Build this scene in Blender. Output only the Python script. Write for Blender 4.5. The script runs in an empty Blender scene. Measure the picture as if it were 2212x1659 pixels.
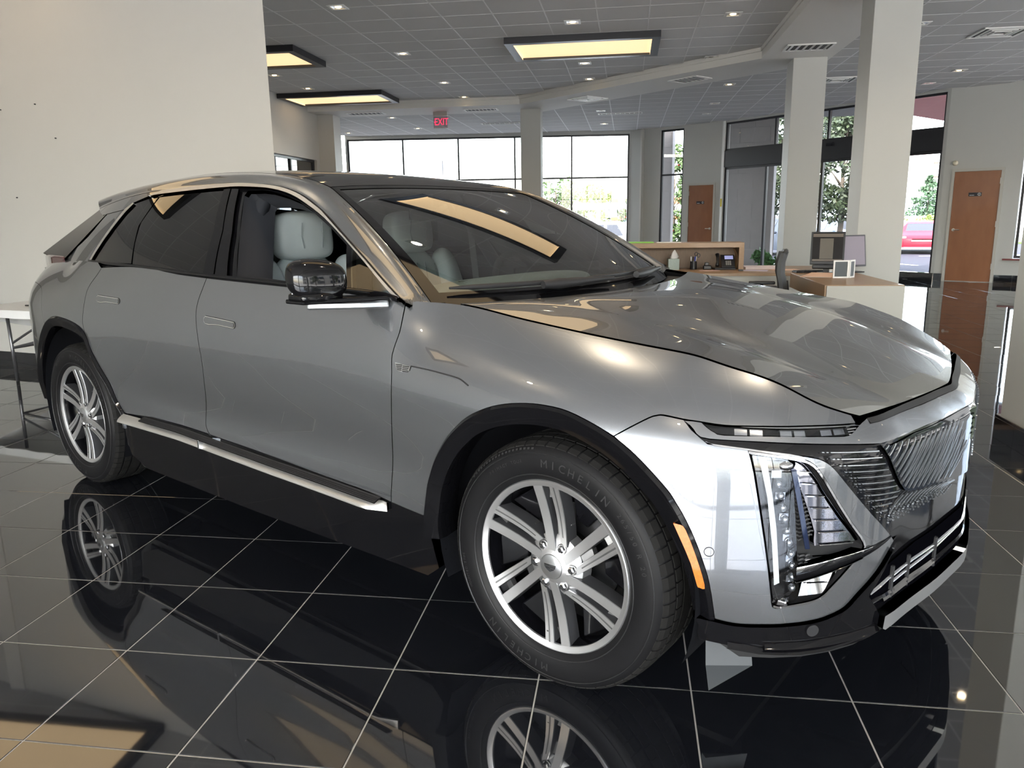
import bpy, bmesh, math, random
import numpy as np
from mathutils import Vector, Matrix
from mathutils.geometry import delaunay_2d_cdt
random.seed(7); np.random.seed(7)
sc = bpy.context.scene
COL = sc.collection
R_ = math.radians
CAR_ROT = -30.326                    # the car's nose points this far right of the room's x axis
# ---------------------------------------------------------------- camera
cd = bpy.data.cameras.new('camera'); cam = bpy.data.objects.new('camera', cd); COL.objects.link(cam); sc.camera = cam
cd.sensor_width = 36; cd.lens = 1677.09/2212*36; cd.clip_start = .05; cd.clip_end = 600
def _basis(yaw, pitch, roll):
    f = Vector((math.cos(pitch)*math.cos(yaw), math.cos(pitch)*math.sin(yaw), math.sin(pitch)))
    r = f.cross(Vector((0, 0, 1))).normalized(); u = r.cross(f)
    return f, r*math.cos(roll)+u*math.sin(roll), -r*math.sin(roll)+u*math.cos(roll)
_f, _r, _u = _basis(R_(98.435), R_(-12.1525), R_(-.8706))
cam.matrix_world = Matrix(((_r.x, _u.x, -_f.x, -.2665), (_r.y, _u.y, -_f.y, -2.9097), (_r.z, _u.z, -_f.z, 1.3767), (0, 0, 0, 1)))
# ---------------------------------------------------------------- exposure, sky, sun
sc.view_settings.view_transform = 'Standard'; sc.view_settings.look = 'None'
sc.view_settings.exposure = 0.88; sc.view_settings.gamma = 1.0; sc.view_settings.use_curve_mapping = False
wd = bpy.data.worlds.new('sky'); sc.world = wd; wd.use_nodes = True
nt = wd.node_tree; nt.nodes.clear()
wo = nt.nodes.new('ShaderNodeOutputWorld'); bg = nt.nodes.new('ShaderNodeBackground'); sky = nt.nodes.new('ShaderNodeTexSky')
sky.sky_type = 'NISHITA'; sky.sun_disc = False; sky.sun_elevation = R_(48); sky.sun_rotation = R_(200); sky.dust_density = 3.5; sky.air_density = 1.1; sky.ozone_density = 1.5
bg.inputs['Strength'].default_value = 4.6
mxs = nt.nodes.new('ShaderNodeMix'); mxs.data_type = 'RGBA'; mxs.inputs[0].default_value = .8; mxs.inputs[7].default_value = (.80, .80, .79, 1)
nt.links.new(sky.outputs[0], mxs.inputs[6]); nt.links.new(mxs.outputs[2], bg.inputs[0]); nt.links.new(bg.outputs[0], wo.inputs[0])
sd = bpy.data.lights.new('sun', 'SUN'); sun = bpy.data.objects.new('sun', sd); COL.objects.link(sun)
sd.energy = 7.0; sd.angle = R_(.6); sd.color = (1, .95, .86)
sun.rotation_euler = (R_(42), 0, R_(-18))
def portal(name, loc, rz, w, h):
    l = bpy.data.lights.new(name, 'AREA'); o = bpy.data.objects.new(name, l); COL.objects.link(o)
    l.shape = 'RECTANGLE'; l.size = w; l.size_y = h; l.cycles.is_portal = True
    o.location = loc; o.rotation_euler = (R_(90), 0, rz)
# ---------------------------------------------------------------- materials
MATS = {}
def mat(name, col=(.5, .5, .5), rough=.5, metal=0., spec=.5, coat=0., coat_r=.03, emit=None, es=0., trans=0., ior=1.5, alpha=1., noise=0., nscale=20., bump=0., bscale=200., col2=None, stretch=None, sheen=0, coat_ior=1.5):
    if name in MATS: return MATS[name]
    m = bpy.data.materials.new(name); m.use_nodes = True; MATS[name] = m
    t = m.node_tree; b = t.nodes['Principled BSDF']
    b.inputs['Base Color'].default_value = (*col, 1); b.inputs['Roughness'].default_value = rough; b.inputs['Metallic'].default_value = metal
    b.inputs['Specular IOR Level'].default_value = spec; b.inputs['Coat Weight'].default_value = coat; b.inputs['Coat Roughness'].default_value = coat_r
    b.inputs['Transmission Weight'].default_value = trans; b.inputs['IOR'].default_value = ior; b.inputs['Alpha'].default_value = alpha
    b.inputs['Coat IOR'].default_value = coat_ior; b.inputs['Sheen Weight'].default_value = sheen
    if emit: b.inputs['Emission Color'].default_value = (*emit, 1); b.inputs['Emission Strength'].default_value = es
    if noise or bump:
        tc = t.nodes.new('ShaderNodeTexCoord'); mp = t.nodes.new('ShaderNodeMapping'); t.links.new(tc.outputs['Object'], mp.inputs[0])
        if stretch: mp.inputs['Scale'].default_value = stretch
        n = t.nodes.new('ShaderNodeTexNoise'); n.inputs['Scale'].default_value = nscale; n.inputs['Detail'].default_value = 3; t.links.new(mp.outputs[0], n.inputs['Vector'])
        if noise:
            mx = t.nodes.new('ShaderNodeMix'); mx.data_type = 'RGBA'
            c2 = col2 or tuple(max(0, c*(1-noise)) for c in col)
            mx.inputs[6].default_value = (*col, 1); mx.inputs[7].default_value = (*c2, 1)
            t.links.new(n.outputs['Fac'], mx.inputs[0]); t.links.new(mx.outputs[2], b.inputs['Base Color'])
        if bump:
            n2 = t.nodes.new('ShaderNodeTexNoise'); n2.inputs['Scale'].default_value = bscale; t.links.new(mp.outputs[0], n2.inputs['Vector'])
            bp = t.nodes.new('ShaderNodeBump'); bp.inputs['Strength'].default_value = bump; bp.inputs['Distance'].default_value = .002
            t.links.new(n2.outputs['Fac'], bp.inputs['Height']); t.links.new(bp.outputs[0], b.inputs['Normal'])
    return m
def glassmat(name, tint=(1, 1, 1), rough=0., refl=1.0):
    """thin clear sheet: mirror reflection by Fresnel over straight transmission"""
    if name in MATS: return MATS[name]
    m = bpy.data.materials.new(name); m.use_nodes = True; MATS[name] = m
    t = m.node_tree; t.nodes.clear(); o = t.nodes.new('ShaderNodeOutputMaterial'); mx = t.nodes.new('ShaderNodeMixShader')
    tr = t.nodes.new('ShaderNodeBsdfTransparent'); tr.inputs[0].default_value = (*tint, 1)
    g = t.nodes.new('ShaderNodeBsdfGlossy'); g.inputs['Roughness'].default_value = rough
    fr = t.nodes.new('ShaderNodeFresnel'); fr.inputs[0].default_value = 1.5
    mu = t.nodes.new('ShaderNodeMath'); mu.operation = 'MULTIPLY'; mu.inputs[1].default_value = 1.9*refl; mu.use_clamp = True
    geo = t.nodes.new('ShaderNodeNewGeometry')
    t.links.new(fr.outputs[0], mu.inputs[0]); t.links.new(mu.outputs[0], mx.inputs[0]); t.links.new(tr.outputs[0], mx.inputs[1]); t.links.new(g.outputs[0], mx.inputs[2]); t.links.new(mx.outputs[0], o.inputs[0])
    return m
# ---------------------------------------------------------------- mesh builder
class MB:
    def __init__(s): s.v = []; s.f = []; s.mi = []
    def add(s, vs, fs, mi=0):
        k = len(s.v); s.v += [tuple(v) for v in vs]; s.f += [tuple(i+k for i in f) for f in fs]; s.mi += [mi]*len(fs); return s
    def box(s, x0, x1, y0, y1, z0, z1, mi=0, M=None):
        vs = [Vector(p) for p in ((x0, y0, z0), (x1, y0, z0), (x1, y1, z0), (x0, y1, z0), (x0, y0, z1), (x1, y0, z1), (x1, y1, z1), (x0, y1, z1))]
        if M: vs = [M @ v for v in vs]
        return s.add(vs, [(3, 2, 1, 0), (4, 5, 6, 7), (0, 1, 5, 4), (1, 2, 6, 5), (2, 3, 7, 6), (3, 0, 4, 7)], mi)
    def quadbox(s, q, n, d, mi=0):
        """4 corners q, extruded by n*d"""
        q = [Vector(p) for p in q]; n = Vector(n)*d
        return s.add(q+[p+n for p in q], [(3, 2, 1, 0), (4, 5, 6, 7), (0, 1, 5, 4), (1, 2, 6, 5), (2, 3, 7, 6), (3, 0, 4, 7)], mi)
    def prism(s, poly, z0, z1, mi=0, M=None):
        n = len(poly); vs = [Vector((p[0], p[1], z0)) for p in poly]+[Vector((p[0], p[1], z1)) for p in poly]
        if M: vs = [M @ v for v in vs]
        return s.add(vs, [tuple(range(n-1, -1, -1)), tuple(range(n, 2*n))]+[(i, (i+1) % n, n+(i+1) % n, n+i) for i in range(n)], mi)
    def tube(s, pts, r, n=8, mi=0, cap=True, flat=None):
        pts = [Vector(p) for p in pts]; k = len(pts); rs = r if isinstance(r, (list, tuple)) else [r]*k
        vs = []; up = None
        for i, p in enumerate(pts):
            d = (pts[min(i+1, k-1)]-pts[max(i-1, 0)]).normalized()
            if up is None: up = d.orthogonal().normalized() if flat is None else (Vector(flat)-d*d.dot(Vector(flat))).normalized()
            up = (up-d*up.dot(d)).normalized(); w = d.cross(up)
            for j in range(n):
                a = 2*math.pi*j/n; vs.append(p+up*math.cos(a)*rs[i]+w*math.sin(a)*rs[i])
        fs = [(i*n+j, i*n+(j+1) % n, (i+1)*n+(j+1) % n, (i+1)*n+j) for i in range(k-1) for j in range(n)]
        if cap: fs += [tuple(range(n-1, -1, -1)), tuple(range((k-1)*n, k*n))]
        return s.add(vs, fs, mi)
    def lathe(s, prof, n=32, axis='Z', M=None, mi=0, a0=0, a1=2*math.pi):
        """prof: (radius, height) list around the axis"""
        full = abs(a1-a0-2*math.pi) < 1e-6; m = n if full else n+1; vs = []
        for j in range(m):
            a = a0+(a1-a0)*j/n
            for r, h in prof:
                p = Vector((r*math.cos(a), r*math.sin(a), h)) if axis == 'Z' else (Vector((r*math.cos(a), h, r*math.sin(a))) if axis == 'Y' else Vector((h, r*math.cos(a), r*math.sin(a))))
                vs.append(M @ p if M else p)
        k = len(prof); fs = []
        for j in range(n):
            b = (j+1) % m
            for i in range(k-1): fs.append((j*k+i, b*k+i, b*k+i+1, j*k+i+1))
        return s.add(vs, fs, mi)
    def ell(s, c, r, n=12, m=8, mi=0):
        vs = []; fs = []
        for i in range(m+1):
            t = math.pi*i/m
            for j in range(n):
                a = 2*math.pi*j/n; vs.append((c[0]+r[0]*math.sin(t)*math.cos(a), c[1]+r[1]*math.sin(t)*math.sin(a), c[2]+r[2]*math.cos(t)))
        for i in range(m):
            for j in range(n): fs.append((i*n+j, (i+1)*n+j, (i+1)*n+(j+1) % n, i*n+(j+1) % n))
        return s.add(vs, fs, mi)
def obj(name, mb, m, parent=None, smooth=False, bevel=0., seg=2, sub=0, kind=None, autos=None):
    me = bpy.data.meshes.new(name); me.from_pydata(mb.v, [], mb.f); me.update()
    ms = m if isinstance(m, (list, tuple)) else [m]
    for x in ms: me.materials.append(x)
    if len(ms) > 1: me.polygons.foreach_set('material_index', mb.mi)
    if smooth: me.shade_smooth()
    if autos: me.shade_smooth(); me.set_sharp_from_angle(angle=R_(autos))
    o = bpy.data.objects.new(name, me); COL.objects.link(o)
    if parent: o.parent = parent
    if bevel:
        b = o.modifiers.new('bevel', 'BEVEL'); b.width = bevel; b.segments = seg; b.limit_method = 'ANGLE'; b.angle_limit = R_(40); b.harden_normals = False
    if sub:
        b = o.modifiers.new('sub', 'SUBSURF'); b.levels = sub; b.render_levels = sub
    if kind: o['kind'] = kind
    return o
def tag(o, label, cat, group=None):
    o['label'] = label; o['category'] = cat
    if group: o['group'] = group
    return o
def thing(name, label, cat, loc=(0, 0, 0), rz=0., group=None):
    o = bpy.data.objects.new(name, None); COL.objects.link(o); o.location = loc; o.rotation_euler = (0, 0, rz); o.empty_display_size = .1
    return tag(o, label, cat, group)
def struct(name, mb, m, **k):
    o = obj(name, mb, m, **k); o['kind'] = 'structure'; return o
def dup(root, loc, rz=None, label=None):
    r = root.copy(); COL.objects.link(r); r.location = loc
    if rz is not None: r.rotation_euler = (0, 0, rz)
    if label: r['label'] = label
    for ch in list(root.children):
        c = ch.copy(); COL.objects.link(c); c.parent = r
        for g in list(ch.children):
            d = g.copy(); COL.objects.link(d); d.parent = c
    return r
def text_mesh(s, size, depth=.001, align='CENTER'):
    cu = bpy.data.curves.new('lettering', 'FONT'); cu.body = s; cu.size = size; cu.extrude = depth; cu.align_x = align; cu.align_y = 'CENTER'; cu.resolution_u = 3
    o = bpy.data.objects.new('tmp', cu); COL.objects.link(o); bpy.context.view_layer.update()
    me = bpy.data.meshes.new_from_object(o.evaluated_get(bpy.context.evaluated_depsgraph_get()))
    bpy.data.objects.remove(o); bpy.data.curves.remove(cu)
    return me
def text_obj(name, s, size, m, M, parent=None, depth=.001, xs=1.0):
    me = text_mesh(s, size, depth); me.materials.clear(); me.materials.append(m)
    for v in me.vertices: v.co.x *= xs
    me.transform(M); o = bpy.data.objects.new(name, me); COL.objects.link(o)
    if parent: o.parent = parent
    return o
# ---------------------------------------------------------------- car body surfaces (numpy only)
import numpy as np
def pchip(xs, ys):
    xs = np.asarray(xs, float); ys = np.asarray(ys, float)
    h = np.diff(xs); d = np.diff(ys)/h
    m = np.zeros(len(xs))
    for i in range(1, len(xs)-1):
        if d[i-1]*d[i] > 0:
            w1 = 2*h[i]+h[i-1]; w2 = h[i]+2*h[i-1]
            m[i] = (w1+w2)/(w1/d[i-1]+w2/d[i])
    m[0] = d[0]; m[-1] = d[-1]
    def f(x):
        x = np.clip(np.asarray(x, float), xs[0], xs[-1])
        i = np.clip(np.searchsorted(xs, x)-1, 0, len(h)-1)
        t = (x-xs[i])/h[i]
        return ((2*t**3-3*t**2+1)*ys[i]+(t**3-2*t**2+t)*h[i]*m[i]+(-2*t**3+3*t**2)*ys[i+1]+(t**3-t**2)*h[i]*m[i+1])
    return f
def cspline(xs, ys):
    """natural cubic spline"""
    xs = np.asarray(xs, float); ys = np.asarray(ys, float); n = len(xs); h = np.diff(xs)
    A = np.zeros((n, n)); r = np.zeros(n); A[0, 0] = A[-1, -1] = 1
    for i in range(1, n-1):
        A[i, i-1] = h[i-1]; A[i, i] = 2*(h[i-1]+h[i]); A[i, i+1] = h[i]
        r[i] = 6*((ys[i+1]-ys[i])/h[i]-(ys[i]-ys[i-1])/h[i-1])
    M = np.linalg.solve(A, r)
    def f(x):
        x = np.clip(np.asarray(x, float), xs[0], xs[-1])
        i = np.clip(np.searchsorted(xs, x)-1, 0, n-2)
        a = xs[i+1]-x; b = x-xs[i]; hh = h[i]
        return M[i]*a**3/(6*hh)+M[i+1]*b**3/(6*hh)+(ys[i]/hh-M[i]*hh/6)*a+(ys[i+1]/hh-M[i+1]*hh/6)*b
    return f
# plan outline of the right flank, rear centre -> front centre:  x, half width, z of the top edge, tumble-home there, z where it starts, exponent
FL = [
 (-4.07, 0.0, 1.17, .10, .93, 1.7), (-4.06, .25, 1.17, .10, .93, 1.7), (-4.03, .5, 1.17, .11, .93, 1.7), (-3.95, .72, 1.175, .14, .92, 1.8),
 (-3.80, .865, 1.18, .17, .90, 2.0), (-3.6, .93, 1.18, .175, .88, 2.1), (-3.3, .968, 1.18, .165, .86, 2.2), (-3.0, .982, 1.19, .11, .85, 2.1),
 (-2.6, .978, 1.19, .062, .85, 2.0), (-2.0, .968, 1.175, .04, .83, 2.0), (-1.3, .965, 1.15, .04, .80, 2.0), (-.7, .968, 1.12, .065, .80, 2.0),
 (-.44, .975, 1.105, .165, .80, 2.2), (-.2, .983, 1.073, .183, .79, 2.2), (0, .985, 1.049, .196, .78, 2.2), (.25, .968, 1.023, .204, .76, 2.2),
 (.42, .93, 1.006, .196, .74, 2.2), (.55, .865, .975, .166, .73, 2.2), (.66, .79, .938, .131, .73, 2.2), (.74, .70, .889, .079, .74, 2.2),
 (.80, .60, .862, .063, .76, 2.0), (.835, .45, .863, .068, .78, 1.7), (.868, .28, .861, .077, .79, 1.7), (.89, .12, .859, .079, .79, 1.6), (.902, 0.0, .858, .074, .79, 1.6)]
_x = np.array([f[0] for f in FL]); _y = -np.array([f[1] for f in FL])
_t = np.concatenate([[0], np.cumsum(np.hypot(np.diff(_x), np.diff(_y)))])
_i = [f[0] for f in FL].index(-1.3); _t = _t-_t[_i]-1.3          # t equals x along the doors
T0, T1 = _t[0], _t[-1]
_te = np.concatenate([[2*_t[0]-_t[1]], _t, [2*_t[-1]-_t[-2]]])
CX = cspline(_te, np.concatenate([[_x[1]], _x, [_x[-2]]])); CY = cspline(_te, np.concatenate([[-_y[1]], _y, [-_y[-2]]]))
ZT = pchip(_t, [f[2] for f in FL]); TUM = pchip(_t, [f[3] for f in FL]); ZC = pchip(_t, [f[4] for f in FL]); PP = pchip(_t, [f[5] for f in FL])
def side(t, z, off=0.0):
    """right flank incl. both bumper corners; off > 0 pushes outwards"""
    t = np.asarray(t, float); z = np.asarray(z, float)
    e = 1e-3
    dx = CX(t+e)-CX(t-e); dy = CY(t+e)-CY(t-e); L = np.hypot(dx, dy); nx = dy/L; ny = -dx/L       # outward
    zt, zc = ZT(t), ZC(t)
    f = np.maximum(0, (z-zc)/(zt-zc))
    d = TUM(t)*f**PP(t)
    g = np.maximum(0, (.50-z)/.32)
    door = np.exp(-((t+1.45)/.95)**4)
    tk = .03+.10*np.clip((-3.3-t)/.5, 0, 1)-.015*door-.02*np.clip((t-.5)/.3, 0, 1)
    d = d+g**1.7*tk
    d = d+.016*door*np.exp(-((z-.58)/.10)**2)
    d = d-off
    return np.stack([CX(t)-nx*d, CY(t)-ny*d, z], -1)
YB = cspline([-4.2, -3.6, -3.2, -2.8, -2.2, -1.5, -.9, -.55, -.2], [.62, .755, .845, .905, .932, .935, .915, .893, .86])
def glass(x, z, off=0.0):
    """greenhouse flank"""
    x = np.asarray(x, float); z = np.asarray(z, float)
    q = z-1.14
    s = .44+.0*x
    y = YB(x)-s*q-.55*np.maximum(q, 0)**2
    return np.stack([x, -(y+off), z+.35*off], -1)
def wind(u, v, off=0.0):
    """windscreen: u -1 right .. 1 left, v 0 base .. 1 header"""
    u = np.asarray(u, float); v = np.asarray(v, float)
    b = np.stack([-.57+.22*(1-u**2), .81*u, 1.10-.005*(1-u**2)+0*u], -1)
    h = np.stack([-1.29-.09*(1-u**2), .62*u, 1.50+.02*(1-u**2)], -1)
    v = v[..., None]
    p = b*(1-v)+h*v
    k = (4*v*(1-v))*.026
    return p+k*np.array([.35, 0, .9])+off*np.array([.5, 0, .86])
# roof side edge (x, half width, z) and centre line z
RE = [(-1.29, .62, 1.50), (-1.45, .60, 1.54), (-1.7, .59, 1.572), (-2.05, .585, 1.592), (-2.4, .575, 1.590), (-2.8, .555, 1.568), (-3.2, .53, 1.528), (-3.46, .51, 1.492)]
RC = [(-1.38, 1.52), (-1.56, 1.567), (-1.8, 1.600), (-2.15, 1.623), (-2.5, 1.622), (-2.9, 1.60), (-3.3, 1.558), (-3.56, 1.52)]
_s = np.linspace(0, 1, 8)
RX = cspline(_s, [a[0] for a in RE]); RY = cspline(_s, [a[1] for a in RE]); RZ = cspline(_s, [a[2] for a in RE])
QX = cspline(_s, [a[0] for a in RC]); QZ = cspline(_s, [a[1] for a in RC])
def roof(u, s, off=0.0):
    u = np.asarray(u, float); s = np.asarray(s, float)
    w = 1-u**2
    return np.stack([RX(s)*(1-w)+QX(s)*w, RY(s)*u, RZ(s)*(1-w)+QZ(s)*w+off], -1)
# bonnet: side shut line (x, half width, z), centre line z
HE = [(-.443, .81, 1.105), (-.22, .80, 1.073), (.0, .788, 1.048), (.22, .766, 1.025), (.42, .731, .988), (.60, .683, .929), (.729, .63, .854)]
HC = [(-.27, 1.100), (-.06, 1.095), (.13, 1.065), (.32, 1.022), (.52, .965), (.69, .905), (.827, .858)]
_h = np.linspace(0, 1, 7)
def _tx(x):
    a, b = -.7, 1.1
    for _ in range(40):
        m = (a+b)/2
        if side(np.array([m]), ZT(np.array([m])))[0, 0] < x: a = m
        else: b = m
    return (a+b)/2
_ts = np.interp(np.linspace(0, 1, 25), _h, [_tx(a[0]) for a in HE]); _ep = side(_ts, ZT(_ts))
_h2 = np.linspace(0, 1, 25)
EX = cspline(_h2, _ep[:, 0]); EY = cspline(_h2, -_ep[:, 1]-.004); EZ = cspline(_h2, _ep[:, 2])
DX = cspline(_h, [a[0] for a in HC]); DZ = cspline(_h, [a[1] for a in HC])
def hood(u, s, off=0.0):
    """u -1 right edge .. 1 left edge, s 0 cowl .. 1 nose"""
    u = np.asarray(u, float); s = np.asarray(s, float)
    a = np.abs(u)
    w = 1-a**(2.0+.5*s)
    # power-dome crease: flat centre, soft valley towards the fender
    cr = .013*np.exp(-((a-.60)/.11)**2)*np.clip(s*1.5+.1, 0, 1)*np.clip((1.02-s)*4, 0, 1)
    z = EZ(s)*(1-w)+DZ(s)*w-cr
    wx = 1-a**2*(1-s)-s*(a**1.25)
    return np.stack([EX(s)*(1-wx)+DX(s)*wx, EY(s)*u, z+off], -1)
def railc(s):
    """lower edge of the roof rail / A pillar (on the glass surface), s 0 mirror base .. 1 spoiler end"""
    return np.stack([LX(s), -LY(s), LZ(s)], -1)
def normals(P, a, b, e=2e-4):
    A = P(a+e, b)-P(a-e, b); B = P(a, b+e)-P(a, b-e)
    n = np.cross(A, B); return n/np.maximum(np.linalg.norm(n, axis=-1, keepdims=True), 1e-12)
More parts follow.
